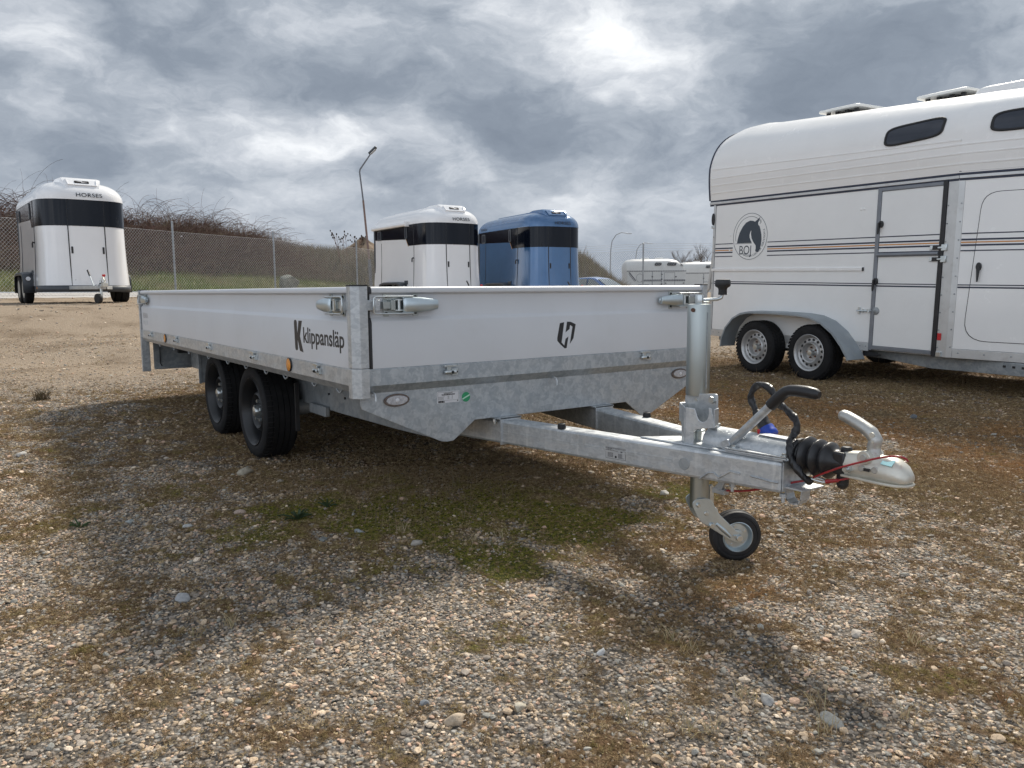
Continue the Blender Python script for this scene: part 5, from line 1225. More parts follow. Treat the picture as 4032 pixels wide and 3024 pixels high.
# ================================================================== rounded horse trailers in the background
def outline(inset=0.0, x1=-3.15, n=40):
    """plan outline from the rear right corner round the bowed front to the rear left corner"""
    hw = .83; p = 3.0; d = .78
    pts = [(x1, -hw), (-2.4, -hw), (-1.6, -hw), (-1.15, -hw), (-.95, -hw)]
    for i in range(n + 1):
        a = -pi / 2 + pi * i / n
        yy = hw * abs(sin(a)) ** (2 / p) * (1 if sin(a) > 0 else -1); xx = -d + d * abs(cos(a)) ** (2 / p)
        pts.append((xx, yy))
    pts += [(-.95, hw), (-1.15, hw), (-1.6, hw), (-2.4, hw), (x1, hw)]
    if inset:
        out = []
        for x, y in pts:
            out.append((-1.6 + (x + 1.6) * (1.6 - inset * 1.15) / 1.6, y * (hw - inset) / hw))
        return out
    return pts
def strip(zlo, zhi, off, sel, cap=True):
    """wall strip following the outline; zlo/zhi functions of x, off outward"""
    pl = [p for p in outline(-off) if sel(p)]
    m = MB(); rows = [[(x, y, zlo(x)) for x, y in pl], [(x, y, zhi(x)) for x, y in pl]]
    m.grid(rows); return m
def horse_box(name, label, loc, yaw, paint, cap_paint, group, awning=False, chevron=True, lever=True, first=False):
    t = thing(name, label, 'trailer', loc, (0, 0, radians(yaw)), group)
    ol = outline()
    fl_ = lambda i_: outline(i_)
    b = MB().grid([[(x, y, z_) for x, y in outline(i_)] for z_, i_ in ((.37, -.045), (.60, -.032), (.90, -.016), (1.2, -.006), (1.58, 0))])
    b.add([(x, y, .37) for x, y in outline(-.045)], [tuple(range(len(ol)))[::-1]])
    b.add([(-3.15, -.83, .37), (-3.15, .83, .37), (-3.15, .83, 2.12), (-3.15, -.83, 2.12)], [(0, 3, 2, 1)])
    b.build('body', paint, t, 40)
    up_ = MB().grid([[(x, y, z_) for x, y in ol] for z_ in (1.578, 2.12)]).build('upper_body', paint, t, 40)
    # dark glossy band, stepping up behind the step
    def lowz(x): return 1.58 if x > -1.10 else (1.58 + (-1.10 - x) / .12 * .17 if x > -1.22 else 1.75 + (-1.22 - x) / 1.93 * .07)
    olb = []
    for (x, y), (x2, y2) in zip(outline(-.006), outline(-.006)[1:]):
        olb.append((x, y))
        if abs(y - y2) < 1e-6 and abs(x2 - x) > .15:
            for k in range(1, 8): olb.append((x + (x2 - x) * k / 8, y))
    olb.append(outline(-.006)[-1])
    MB().grid([[(x, y, lowz(x)) for x, y in olb], [(x, y, 2.135) for x, y in olb]]).build('window_band', BAND, t, 40)
    if chevron:
        for s in (-1, 1): MB().obox((-1.155, s * .842, 1.655), (.010, 0, -.004), (0, .003, 0), (-.06, 0, .09)).build('band_accent', GOLD, t, 0)
    for s in (-1, 1):
        for xx, ww, hh in ((-2.82, .12, .13), (-1.22, .07, .17)):
            q = round_poly([(xx - ww, 1.93 - hh), (xx + ww, 1.93 - hh), (xx + ww, 1.93 + hh), (xx - ww, 1.93 + hh)], .05)
            wn = MB().ext(q, (0, s * .838, 0), X, Z, Y * s, -.004, .014).build('side_window', GREYP, t, 0, .004)
            q2 = round_poly([(xx - ww + .035, 1.93 - hh + .035), (xx + ww - .035, 1.93 - hh + .035), (xx + ww - .035, 1.93 + hh - .035), (xx - ww + .035, 1.93 + hh - .035)], .03)
            pn = MB().ext(q2, (0, s * .838, 0), X, Z, Y * s, .008, .0165).build('pane', GLASS_D, wn, 0); sub(pn, wn)
    # roof cap
    rows = []
    for i in range(11):
        a = pi / 2 * i / 10
        rows.append([(x, y, 2.125 + .375 * sin(a) - .02 * max(0, -x - 2.2)) for x, y in outline(.40 * (1 - cos(a)) - (.012 if i < 9 else 0))])
    r_ = MB().grid(rows); k0 = len(ol) * 10
    r_.f.append(tuple(k0 + i for i in range(len(ol))))
    for i in range(10):
        pass
    r_.f.append(tuple(i * len(ol) for i in range(11)) + tuple((10 - i) * len(ol) + len(ol) - 1 for i in range(11)))
    r_.grid([[(x, y, 2.112) for x, y in outline(-.012)], [(x, y, 2.126) for x, y in outline(-.012)]])
    ro = r_.build('roof', cap_paint, t, 45)
    # long raised pod and the front scoop with its badge
    pod = round_poly([(-2.95, -.33), (-1.1, -.36), (-1.1, .36), (-2.95, .33)], .10)
    p_ = MB(); p_.ext(pod, (0, 0, 0), X, Y, Z, 2.44, 2.555); sub(p_.build('roof_pod', cap_paint, ro, 30, .04), ro)
    sc = MB()
    sec = [(-1.15, .42, 2.50), (-.75, .40, 2.585), (-.36, .37, 2.585), (-.27, .36, 2.555), (-.12, .31, 2.40), (-.10, .29, 2.34)]
    rows = [[(x, -h_, z_ - .19), (x, -h_, z_ - .015), (x, -h_ + .05, z_), (x, h_ - .05, z_), (x, h_, z_ - .015), (x, h_, z_ - .19)] for x, h_, z_ in sec]
    sc.grid(rows); sc.f.append(tuple((len(rows) - 1) * 6 + i for i in range(6)))
    so_ = sc.build('roof_scoop', cap_paint, t, 30)
    nrm = Vector((.155, 0, .15)).normalized(); upd = Vector((-.15, 0, .155)).normalized(); cc = Vector((-.195, 0, 2.478))
    rc = MB().ext(round_poly([(-.26, -.085), (.26, -.085), (.28, .075), (-.28, .075)], .03), cc, Y, upd, nrm, .002, .008)
    sub(rc.build('scoop_panel', cap_paint, so_, 0, .003), so_)
    fr_ = MB()
    for q in ([(-.27, -.10), (.27, -.10), (.255, -.08), (-.255, -.08)], [(-.27, -.10), (-.255, -.08), (-.275, .085), (-.295, .085)], [(.27, -.10), (.255, -.08), (.275, .085), (.295, .085)]): fr_.ext(q, cc, Y, upd, nrm, .002, .022)
    sub(fr_.build('scoop_rim', cap_paint, so_, 0, .004), so_)
    bd = MB().ext(round_poly([(-.135, -.032), (.135, -.032), (.135, .036), (-.135, .036)], .015), cc, Y, upd, nrm, .006, .016).build('badge', BADGE, t, 0, .003)
    sub(MB().ext([(-.115, .012), (.012, .028), (.004, .006), (.115, .004), (-.012, -.018), (-.002, .004)], cc, Y, upd, nrm, .016, .018).build('badge_flash', LABELW, bd, 0), bd)
    sub(text('lettering', 'HORSES', .118, (.026, .085, 2.172), (0, 1, 0), (-.30, 0, 1), mat('lettering_slate', (.03, .035, .045), .4) if cap_paint is WHITE_P else INK, t, .0005, 'CENTER', sx=1.13, spacing=1.06), ro)
    # panel joints, handles
    def seam(pts, w_=.011):
        MB().tube(pts, w_, 6).build('panel_joint', BLACKP, t, 30)
    for s in (-1, 1):
        xs = -.78 + .78 * (1 - (.34 / .83) ** 3) ** (1 / 3)
        seam([(xs + .048, s * .34, .33), (xs + .032, s * .34, .6), (xs + .008, s * .34, 1.2), (xs + .002, s * .34, 1.59)])
        seam([(xs + .008, s * .34, 1.58), (xs + .008, s * .34, 2.12)], .004)
        seam([(-.80, s * .877, .37), (-.80, s * .862, .6), (-.80, s * .838, 1.2), (-.80, s * .832, 1.58), (-.80, s * .838, 2.12)], .008)
        seam([(-2.72, s * .877, .37), (-2.72, s * .838, 1.2), (-2.72, s * .832, 1.72)], .006)
        MB().box(xs + .0, xs + .035, s * .29 - .018, s * .29 + .018, 1.02, 1.16).build('door_handle', BLACKP, t, 0, .008)
        MB().tube([(-.80, s * .835, 1.26), (-.80, s * .875, 1.265), (-.83, s * .88, 1.25), (-.835, s * .88, 1.16)], .016, 8).build('side_handle', BLACKP, t, 40)
        MB().box(-3.20, -3.11, s * .80 - .045, s * .80 + .045, .36, 2.10).build('rear_frame', GREYP, t, 0, .015)
        MB().lathe([(.035, 0), (.033, .008), (0, .010)], (xs + .046, s * .25, .47), X, 16).build('round_reflector', LABELS, t, 30)
    MB().box(-3.19, -3.14, -.78, .78, .40, 2.05).build('rear_ramp', paint, t, 0, .01)
    # skirt and chassis
    sk_ = MB().grid([[(x, y, z_) for x, y in outline(-.060) if x > -1.05] for z_ in (.235, .365)])
    so2 = sk_.build('skirt', GREYP, t, 40); sol = so2.modifiers.new('sheet', 'SOLIDIFY'); sol.thickness = .02
    MB().box(-3.1, -.15, -.70, .70, .26, .372).build('floor_frame', GREYP, t, 0, .01)
    sub(MB().box(-.62, -.58, -.895, -.875, .30, .345).build('marker_lens', AMBER, so2, 0), so2)
    # wheels and plastic mudguards
    for s in (-1, 1):
        for xx in (-1.50, -2.16):
            c = Vector((xx, s * 1.03, .305)); ax = Vector((0, s, 0))
            tw = MB().lathe([(.19, -.17), (.27, -.175), (.305, -.155), (.305, -.10), (.298, -.095), (.305, -.09), (.305, -.03), (.285, -.006), (.20, .0), (.19, -.01)], c, ax, 32).build('wheel', TYRE, t, 30)
            sub(MB().lathe([(.192, -.006), (.185, -.03), (.16, -.045), (.10, -.03), (.06, -.035), (0, -.02)], c, ax, 28).build('rim', RIM_SIL, tw, 35), tw)
        out_f = [(-1.13, .22), (-1.155, .52), (-1.22, .62), (-1.42, .655), (-2.24, .655), (-2.44, .62), (-2.51, .52), (-2.54, .22)]
        m = MB(); rows = []
        for i, (a, b_) in enumerate(out_f):
            cx = -1.835; k = .975
            rows.append([(a, s * .83, b_), (a, s * 1.02, b_), (cx + (a - cx) * .985, s * 1.055, b_ - .018 if b_ > .3 else b_), (cx + (a - cx) * .95, s * 1.058, b_ - .06 if b_ > .3 else b_)])
        m.grid(rows); g_ = m.build('mudguard', GREYP, t, 30); g_.modifiers.new('sheet', 'SOLIDIFY').thickness = .012
        nf = Vector((1, 0, .08)).normalized()
        sub(MB().lathe([(.045, 0), (.045, .010), (.036, .014), (0, .015)], (-1.142, s * .965, .52), nf, 20).build('front_lamp', LABELW, g_, 40), g_)
        sub(MB().lathe([(.060, -.01), (.060, .006), (.046, .009)], (-1.142, s * .965, .52), nf, 20).build('lamp_rim', BLACKP, g_, 40), g_)
        MB().box(-1.30, -1.12, s * .87 - .01, s * .87 + .01, .60, .70).build('guard_bracket', GREYP, t, 0, .02)
    # drawbar
    for s in (-1, 1):
        MB().ext([(-.3, s * .52), (-.3, s * .44), (.95, s * .015), (.95, s * .095)], (0, 0, 0), X, Y, Z, .285, .355).build('drawbar_arm', ALU_TRIM, t, 0, .004)
    MB().box(-.02, .02, -.40, .40, .285, .345).build('cross_tube', ALU_TRIM, t, 0, .004)
    MB().box(.75, 1.15, -.05, .05, .30, .38).cyl((1.10, 0, .36), (1.26, 0, .36), .035, n=14).build('brake_housing', G_PLAIN, t, 30, .006)
    MB().lathe([(.045, 0), (.055, .03), (.04, .05), (.055, .07), (.035, .11)], (1.02, 0, .36), X, 18).build('gaiter', BELLOW, t, 40)
    MB().obox((1.32, 0, .365), (.10, 0, 0), (0, .045, 0), (0, 0, .035)).tube([(1.30, 0, .39), (1.29, 0, .46), (1.2, 0, .52)], .016, 8).build('coupling_head', CAST, t, 30, .01)
    MB().cyl((.86, -.10, .34), (.72, -.135, .55), .013, n=8).build('brake_lever', ZINC, t, 30)
    MB().cyl((.72, -.135, .55), (.64, -.155, .665), .019, n=10).build('brake_grip', BLACKP, t, 30)
    MB().cyl((.98, .0, .12), (.98, .0, .46), .026, n=14).tube([(.98, 0, .45), (.98, 0, .485), (.97, .06, .49), (.97, .065, .53)], .009, 8).build('jack_stem', ZINC, t, 40)
    MB().lathe([(.014, 0), (.032, .025), (.03, .05), (0, .055)], (.97, .065, .525), Z, 12).build('crank_knob', REDP, t, 40)
    MB().obox((.98, -.02, .11), (.04, 0, 0), (0, .006, 0), (0, 0, .06)).build('fork', ZINC, t, 0)
    jt_ = MB().lathe([(.06, -.035), (.095, -.035), (.10, -.02), (.10, .02), (.095, .035), (.06, .035)], (.99, -.06, .10), Vector((.35, -1, 0)), 24).build('jockey_tyre', RUBBER, t, 35)
    sub(MB().lathe([(.062, .03), (.05, .015), (0, .02)], (.99, -.06, .10), Vector((.35, -1, 0)), 20).lathe([(.062, -.03), (.05, -.015), (0, -.02)], (.99, -.06, .10), Vector((.35, -1, 0)), 20).build('jockey_rim', LABELS, jt_, 35), jt_)
    MB().tube([(1.1, .05, .40), (1.0, .09, .48), (.92, .06, .42), (.98, .10, .33), (1.1, .08, .28)], .013, 8).build('plug_cable', BELLOW, t, 50)
    if awning:
        MB().tube([(-3.12, -.90, 2.125), (-1.08, -.90, 2.125)], .055, 12).build('awning_roll', WHITE_P, t, 40)
        MB().box(-1.08, -1.03, -.955, -.835, 2.06, 2.20).build('awning_end', WHITE_P, t, 0, .015)
    return t
GRP = 'rounded horse trailers parked by the fence'
horse_box('horse_trailer', 'white rounded horse trailer with dark window band, alone at the left by the bramble bank', (-15.917, 1.136, .70), 3.5, WHITE_P, WHITE_P, GRP, chevron=False)
wt = horse_box('horse_trailer', 'white rounded horse trailer with awning roll, parked next to the blue one', (-14.545, 9.243, .475), -.8, WHITE_P, WHITE_P, GRP, awning=True)
text('lettering', 'K', .13, (-3.0, -.834, .60), X, Z, INK, wt, .004); text('lettering', 'klippansläp', .07, (-2.9, -.834, .61), X, Z, INK_G, wt, .001)
bt = horse_box('horse_trailer', 'blue metallic rounded horse trailer with dark window band', (-13.906, 11.985, .45), -6.6, BLUE_P, BLUE_P, GRP)
text('lettering', 'FORZA', .10, (-3.0, -.848, 2.16), X, Z, INK, bt, .001, sx=1.2)

# ================================================================== two distant horse trailers beyond the fence
def far_box(label, loc, yaw, stripes, horse):
    t = thing('horse_trailer', label, 'trailer', loc, (0, 0, yaw), 'distant white horse trailers')
    lw = 3.75
    MB().box(0, lw, 0, 1.7, .40, 1.72).build('body', WHITE_D, t, 0, .02)
    rows = []
    for xx, hh, dd in ((-.03, .50, 0), (0, .60, 0), (.15, .73, 0), (.5, .78, 0), (2.7, .80, .0), (3.2, .72, .1), (3.55, .50, .2), (3.72, .2, .3)):
        row = []
        for i in range(17):
            a = pi * i / 16; ca, sa = cos(a), sin(a)
            row.append((xx, .85 - (.87 - dd * .4) * abs(ca) ** .65 * (1 if ca > 0 else -1), 1.70 + hh * abs(sa) ** .6))
        rows.append(row)
    r_ = MB().grid(rows); r_.f.append(tuple(range(17))[::-1]); r_.f.append(tuple(len(r_.v) - 17 + i for i in range(17)))
    ro = r_.build('roof', WHITE_D, t, 40)
    for xx in (1.3, 2.2): sub(MB().box(xx - .22, xx + .22, .6, 1.0, 2.46, 2.56).build('roof_vent', VENTW, ro, 0, .02), ro)
    for x0, x1 in ((1.72, 2.15), (2.52, 3.10)):
        wn = MB().ext(round_poly([(x0, 2.05), (x1, 2.05), (x1 + .04, 2.24), (x0 + .06, 2.25)], .08), (0, -.02, 0), X, Z, -Y, -.05, .03).build('window', RUBBER, t, 0, .01)
        sub(MB().ext(round_poly([(x0 + .05, 2.09), (x1 - .04, 2.09), (x1, 2.20), (x0 + .09, 2.21)], .05), (0, -.02, 0), X, Z, -Y, .02, .034).build('pane', GLASS_D, wn, 0), wn)
    MB().box(-.02, lw + .01, -.022, .0, 1.695, 1.735).build('cornice', NAVY, t, 0)
    fr_ = MB()
    for (a, b, c, d) in ((1.58, 1.62, .42, 1.68), (2.16, 2.20, .42, 1.68), (1.58, 2.2, 1.09, 1.12), (2.36, 2.38, .5, 1.6), (3.02, 3.04, .5, 1.6), (2.36, 3.04, 1.6, 1.62)): fr_.box(a, b, -.015, .0, c, d)
    fr_.build('door_frame', FRAME_G, t, 0)
    MB().box(2.22, 2.32, -.012, 0, .42, 1.68).build('corner_post', ALU_TRIM, t, 0)
    hn = MB()
    for (a, b) in ((1.6, 1.36), (1.6, .8), (2.2, 1.5), (2.2, 1.2), (2.2, .9), (3.1, 1.35), (2.45, .95), (3.6, .95)): hn.box(a - .05, a + .05, -.04, -.01, b - .035, b + .035)
    hn.build('door_catch', GREYP, t, 0, .01)
    if stripes:
        s_ = MB()
        for z0 in (1.155, 1.095): s_.box(.95, lw - .05, -.009, 0, z0 - .02, z0 + .02)
        s_.ext([(.08, 1.64), (.16, 1.64), (.56, 1.15), (.56, 1.08)], (0, 0, 0), X, Z, -Y, 0, .009).ext([(.08, 1.54), (.10, 1.56), (.50, 1.08), (.46, 1.08)], (0, 0, 0), X, Z, -Y, 0, .009)
        s_.build('stripe', NAVY, t, 0)
        k = MB()
        for i in range(24):
            a0 = 2 * pi * i / 24; k.obox((.80 + .21 * cos(a0), -.006, 1.28 + .26 * sin(a0)), (-sin(a0) * .03, 0, cos(a0) * .03), (0, .004, 0), (cos(a0) * .008, 0, sin(a0) * .008))
        k.build('emblem', GREYP, t, 0)
    if horse:
        MB().ext([(3.40, 2.17), (3.43, 2.19), (3.46, 2.14), (3.52, 2.12), (3.57, 2.05), (3.60, 2.0), (3.55, 2.02), (3.54, 2.06), (3.48, 2.07), (3.45, 2.01), (3.43, 2.02), (3.45, 2.09), (3.42, 2.12)], (0, .12, 0), X, Z, Vector((0, -1, .1)), .0, .06).build('emblem', NAVY, t, 0)
    MB().box(.7, 1.4, -.012, 0, .84, .88).build('rub_rail', FRAME_G, t, 0)
    for xx in (.75, 1.42):
        for s, yy in ((-1, -.10), (1, 1.80)):
            tw = MB().lathe([(.18, -.18), (.30, -.18), (.33, -.15), (.33, -.03), (.30, .0), (.18, .0)], (xx, yy, .33), (0, s, 0), 28).build('wheel', TYRE, t, 35)
            sub(MB().lathe([(.185, -.01), (.16, -.04), (0, -.03)], (xx, yy, .33), (0, s, 0), 20).build('rim', RIM_SIL, tw, 35), tw)
    MB().tube([(.28, -.06, .40), (.40, -.06, .66), (.75, -.06, .75), (1.42, -.06, .75), (1.78, -.06, .64), (1.9, -.06, .40)], .06, 6).build('mudguard', FENDER, t, 30)
    MB().ext([(lw - .2, .3), (lw - .2, 1.4), (lw + 1.3, .9), (lw + 1.3, .8)], (0, 0, 0), X, Y, Z, .35, .42).build('drawbar', G_DULL, t, 0)
    return t
h2 = Vector((cos(YAW), sin(YAW), 0)); r2_ = Vector((sin(YAW), -cos(YAW), 0))
def at(d, l, z_=0.0): return Vector((CAM.x, CAM.y, 0)) + h2 * d + r2_ * l + Z * z_
yaw_r = atan2(r2_.y, r2_.x)
far_box('distant white horse trailer with navy stripes, seen through the fence mesh', at(50, 7.3, .33), yaw_r + .05, True, True)
far_box('plain distant white horse trailer, the farther of the two, half behind the big trailer', at(55, 11.75, .28), yaw_r + .05, False, False)

# ================================================================== blue saloon car
CAR = thing('parked_car', 'blue saloon car parked behind the fence beside the blue horse trailer', 'car', at(34.5, 3.78, .0), (0, 0, yaw_r - radians(38)))
# local: x forward, y left
st = [(-2.15, .62, .70, .55), (-2.05, .80, .86, .40), (-1.6, .86, .93, .34), (-.9, .87, .95, .32), (.6, .87, .93, .32), (1.0, .86, .90, .33), (1.7, .82, .82, .36), (2.08, .70, .70, .42), (2.16, .55, .60, .48)]
rows = []
for xx, hw, zt, zb in st: rows.append([(xx, -hw * .9, zb), (xx, -hw, zb + .12), (xx, -hw, (zb + zt) / 2), (xx, -hw * .96, zt - .04), (xx, -hw * .86, zt), (xx, 0, zt + .02), (xx, hw * .86, zt), (xx, hw * .96, zt - .04), (xx, hw, (zb + zt) / 2), (xx, hw, zb + .12), (xx, hw * .9, zb)])
bd = MB().grid(rows, True); bd.f.append(tuple(range(11))[::-1]); bd.f.append(tuple(len(bd.v) - 11 + i for i in range(11)))
bd.build('body', BLUE_C, CAR, 45)
ch = [(-1.75, .93, .74), (-1.25, 1.33, .60), (-.75, 1.42, .57), (-.1, 1.45, .57), (.25, 1.40, .58), (1.05, .92, .76)]
rows = []
for i, (xx, zt, hw) in enumerate(ch): rows.append([(xx, -.78, .92), (xx, -hw - (.12 if 0 < i < 5 else 0) * .5, (zt + .92) / 2), (xx, -hw, zt - .03), (xx, -hw * .8, zt), (xx, 0, zt + .015), (xx, hw * .8, zt), (xx, hw, zt - .03), (xx, hw + (.12 if 0 < i < 5 else 0) * .5, (zt + .92) / 2), (xx, .78, .92)])
MB().grid(rows).build('cabin', BLUE_C, CAR, 40)
for s in (-1, 1):
    for q in ([(-1.52, .98), (-1.18, 1.30), (-.92, 1.345), (-.92, .97)], [(-.86, .97), (-.86, 1.35), (-.16, 1.375), (-.16, .96)], [(-.09, .96), (-.09, 1.375), (.16, 1.34), (.80, .95)]):
        m = MB(); m.add([(a, s * (.775 - (b - .92) * .36 + .012), b) for a, b in q], [tuple(range(4)) if s < 0 else tuple(range(4))[::-1]]); wv = m.build('side_glass', GLASS_C, CAR, 0); wv.modifiers.new('sheet', 'SOLIDIFY').thickness = .01
    MB().ball((.62, s * .90, .98), .07, .09, .065).build('door_mirror', BLUE_C, CAR, 50)
    for xx in (-1.28, 1.30):
        tw = MB().lathe([(.18, -.18), (.29, -.18), (.31, -.15), (.31, -.03), (.29, 0), (.18, 0)], (xx, s * .87, .31), (0, s, 0), 28).build('wheel', TYRE, CAR, 35)
        sub(MB().lathe([(.185, -.005), (.1, .0), (.0, .0)], (xx, s * .87, .31), (0, s, 0), 20).build('rim', RIM_SIL, tw, 35), tw)
    MB().ball((2.05, s * .52, .62), .10, .16, .07).build('headlight', CLEARL, CAR, 50)
wsm = MB(); wsm.add([(.335, -.54, 1.365), (.335, .54, 1.365), (1.04, .70, .945), (1.04, -.70, .945)], [(0, 3, 2, 1)]); o_ = wsm.build('windscreen', GLASS_C, CAR, 0); o_.modifiers.new('sheet', 'SOLIDIFY').thickness = .015
rsm = MB(); rsm.add([(-1.30, -.54, 1.33), (-1.30, .54, 1.33), (-1.74, .68, .96), (-1.74, -.68, .96)], [(0, 1, 2, 3)]); o_ = rsm.build('rear_window', GLASS_C, CAR, 0); o_.modifiers.new('sheet', 'SOLIDIFY').thickness = .015
# ================================================================== vegetation
def veg_mat(name, rough=.85, trans=.15):
    m = bpy.data.materials.new(name); m.use_nodes = True; t = NT(m.node_tree); t.n.clear()
    out = t.new('ShaderNodeOutputMaterial'); b = t.new('ShaderNodeBsdfPrincipled'); a = t.new('ShaderNodeAttribute'); a.attribute_name = 'col'
    t.link(a.outputs['Color'], b.inputs['Base Color']); b.inputs['Roughness'].default_value = rough; b.inputs['Specular IOR Level'].default_value = .25
    tr_ = t.new('ShaderNodeBsdfTranslucent'); t.link(a.outputs['Color'], tr_.inputs[0])
    mx = t.new('ShaderNodeMixShader'); mx.inputs[0].default_value = trans; t.link(b.outputs[0], mx.inputs[1]); t.link(tr_.outputs[0], mx.inputs[2]); t.link(mx.outputs[0], out.inputs[0])
    return m
VEG = veg_mat('dry_vegetation'); VEG_T = veg_mat('leafy_vegetation', .7, .3)

def blades(x, y, z, h, lean, wid, col, curve=.5, az=None):
    """n two-segment blades -> V, F(tri), C"""
    n = len(x); az = RNG.uniform(0, 2 * pi, n) if az is None else az
    lx, ly = np.cos(az), np.sin(az); px_, py_ = -ly, lx
    fa = RNG.uniform(0, pi, n); px_, py_ = np.cos(fa), np.sin(fa)
    l1 = lean * curve * .5; 
    def P(f, off, w_): return np.stack([x + lx * off + px_ * w_, y + ly * off + py_ * w_, z + h * f], 1)
    V = np.stack([P(-.03, 0, -wid / 2), P(-.03, 0, wid / 2), P(.55, lean * h * .32, wid * .38), P(.55, lean * h * .32, -wid * .38), P(np.where(lean > 1.5, .62, 1.0), lean * h, 0)], 1)
    b = (np.arange(n) * 5)[:, None]
    F = np.concatenate([b + np.array([[0, 1, 2]]), b + np.array([[0, 2, 3]]), b + np.array([[3, 2, 4]])], 0)
    C = np.repeat(np.concatenate([col, np.ones((n, 1))], 1), 5, 0)
    return V.reshape(-1, 3), F, C
def mk(name, parts, mat_, label, cat):
    V, F, C, o = [], [], [], 0
    for v, f, c in parts: V.append(v); F.append(f + o); C.append(c); o += len(v)
    ob = npmesh(name, np.concatenate(V), np.concatenate(F), mat_, {'col': ('FLOAT_COLOR', np.concatenate(C))})
    return tag(ob, label, cat, kind='stuff')
def jit(base, n, s=.25): return np.clip(np.array(base)[None] * RNG.uniform(1 - s, 1 + s, (n, 1)) * RNG.uniform(.92, 1.08, (n, 3)), 0, 1)

# dead standing grass under the flatbed
n = 2400; x = RNG.uniform(-2.6, .0, n); y = RNG.uniform(.12, 1.9, n); k = fbm(x, y, 2.5, 3) + RNG.normal(0, .12, n) > .47; x, y = x[k], y[k]; n = len(x)
p3 = blades(x, y, terr(x, y), RNG.uniform(.03, .10, n), RNG.normal(.15, .3, n), RNG.uniform(.0014, .0026, n), jit((.22, .17, .11), n, .35))
x2, y2, d2 = scatter(2600, 6.0, 9.5); k = (y2 > 3.8); x2, y2 = x2[k], y2[k]; n = len(x2)
p4 = blades(x2, y2, terr(x2, y2), RNG.uniform(.03, .11, n), RNG.normal(.2, .3, n), RNG.uniform(.002, .004, n), jit((.27, .20, .12), n, .3))
mk('dead_grass', [p3, p4], VEG, 'pale dead grass standing under the trailers', 'grass')
# stalks lying on the gravel
x, y, d = scatter(4200, 1.2, 5.5); k = RNG.random(len(x)) < np.clip(.25 + .9 * sstep(-.6, .9, (x - CAM.x) * r2_.x + (y - CAM.y) * r2_.y), 0, 1); x, y, d = x[k], y[k], d[k]; n = len(x); l_ = RNG.uniform(.008, .030, n)
V5 = blades(x, y, terr(x, y) + .010, l_ * .25, RNG.uniform(3, 7, n), RNG.uniform(.0010, .0019, n), jit((.52, .43, .27), n, .25))
mk('straw', [V5], VEG, 'dry straw stalks strewn over the gravel', 'straw')

# star-shaped dead tufts
TUFTS = [(-0.076, 0.206), (0.176, 0.377), (1.229, 0.401), (1.561, 0.927), (1.153, 0.409), (1.742, 0.55), (1.355, 0.043), (1.669, 0.371), (1.482, 0.109), (1.84, 0.802), (0.353, -0.659), (0.351, -0.574), (1.465, 0.331), (1.513, 0.167), (1.581, 0.459), (-4.399, -0.686), (0.527, 0.598), (1.899, 1.111), (0.208, 0.482)]
for i, (tx, ty) in enumerate(TUFTS):
    n = 26 if i != 15 else 130; big = 1.0 if i != 15 else 2.2; rad = .012 * big
    x = RNG.normal(0, rad, n); y = RNG.normal(0, rad, n); hgt_ = RNG.uniform(.018, .05, n) * big
    base_col = (.44, .36, .22) if i not in (9, 15) else ((.10, .075, .045) if i == 15 else (.25, .15, .07))
    v, f, c = blades(x, y, np.zeros(n), hgt_, RNG.uniform(.3, 1.45, n), RNG.uniform(.0012, .0024, n) * big, jit(base_col, n, .25))
    o = npmesh('dry_grass_tuft', v, f, VEG, {'col': ('FLOAT_COLOR', c)}); o.location = (tx, ty, H1(tx, ty) + .004)
    if i == 15: tag(o, 'dark low plant clump on the sunlit yard left of the flatbed', 'plant')
    elif i == 9: tag(o, 'rust brown grass tuft low at the right edge', 'grass tuft')
    else: tag(o, 'small star of bleached dead grass on the pebbles', 'grass tuft', 'dead grass tufts on the gravel')
def weed(loc, s, label, nl=11, col=(.045, .075, .03)):
    m = MB(); rr = random.Random(int(abs(loc[0]) * 1000))
    for k in range(nl):
        a = 2 * pi * k / nl + rr.uniform(-.3, .3); l_ = s * rr.uniform(.6, 1.1); el = rr.uniform(.35, 1.2)
        dv = Vector((cos(a) * cos(el), sin(a) * cos(el), sin(el))); sd = Vector((-sin(a), cos(a), 0)) * s * .075; up_ = Vector((0, 0, 1))
        q = [Vector((0, 0, -.004)), dv * l_ * .35, dv * l_ * .7 - up_ * l_ * .05, dv * l_ - up_ * l_ * .18]
        w_ = [.25, 1.0, .8, .02]; rows = [[p - sd * ww + up_ * .002, p - up_ * .003, p + sd * ww + up_ * .002] for p, ww in zip(q, w_)]
        m.grid(rows)
    o = m.build('weed_plant', mat('weed_leaf', col, .6, 0, .3, 30), None, 60); o.location = (loc[0], loc[1], H1(*loc)); tag(o, label, 'weed')
weed((-0.468, -0.071), .085, 'largest green weed rosette, standing in the moss patch', 14)
weed((-0.559, 0.09), .06, 'small dark weed behind the larger one in the moss', 9)
weed((-0.91, -0.818), .055, 'small green weed alone on the gravel at the left', 9, (.05, .085, .03))

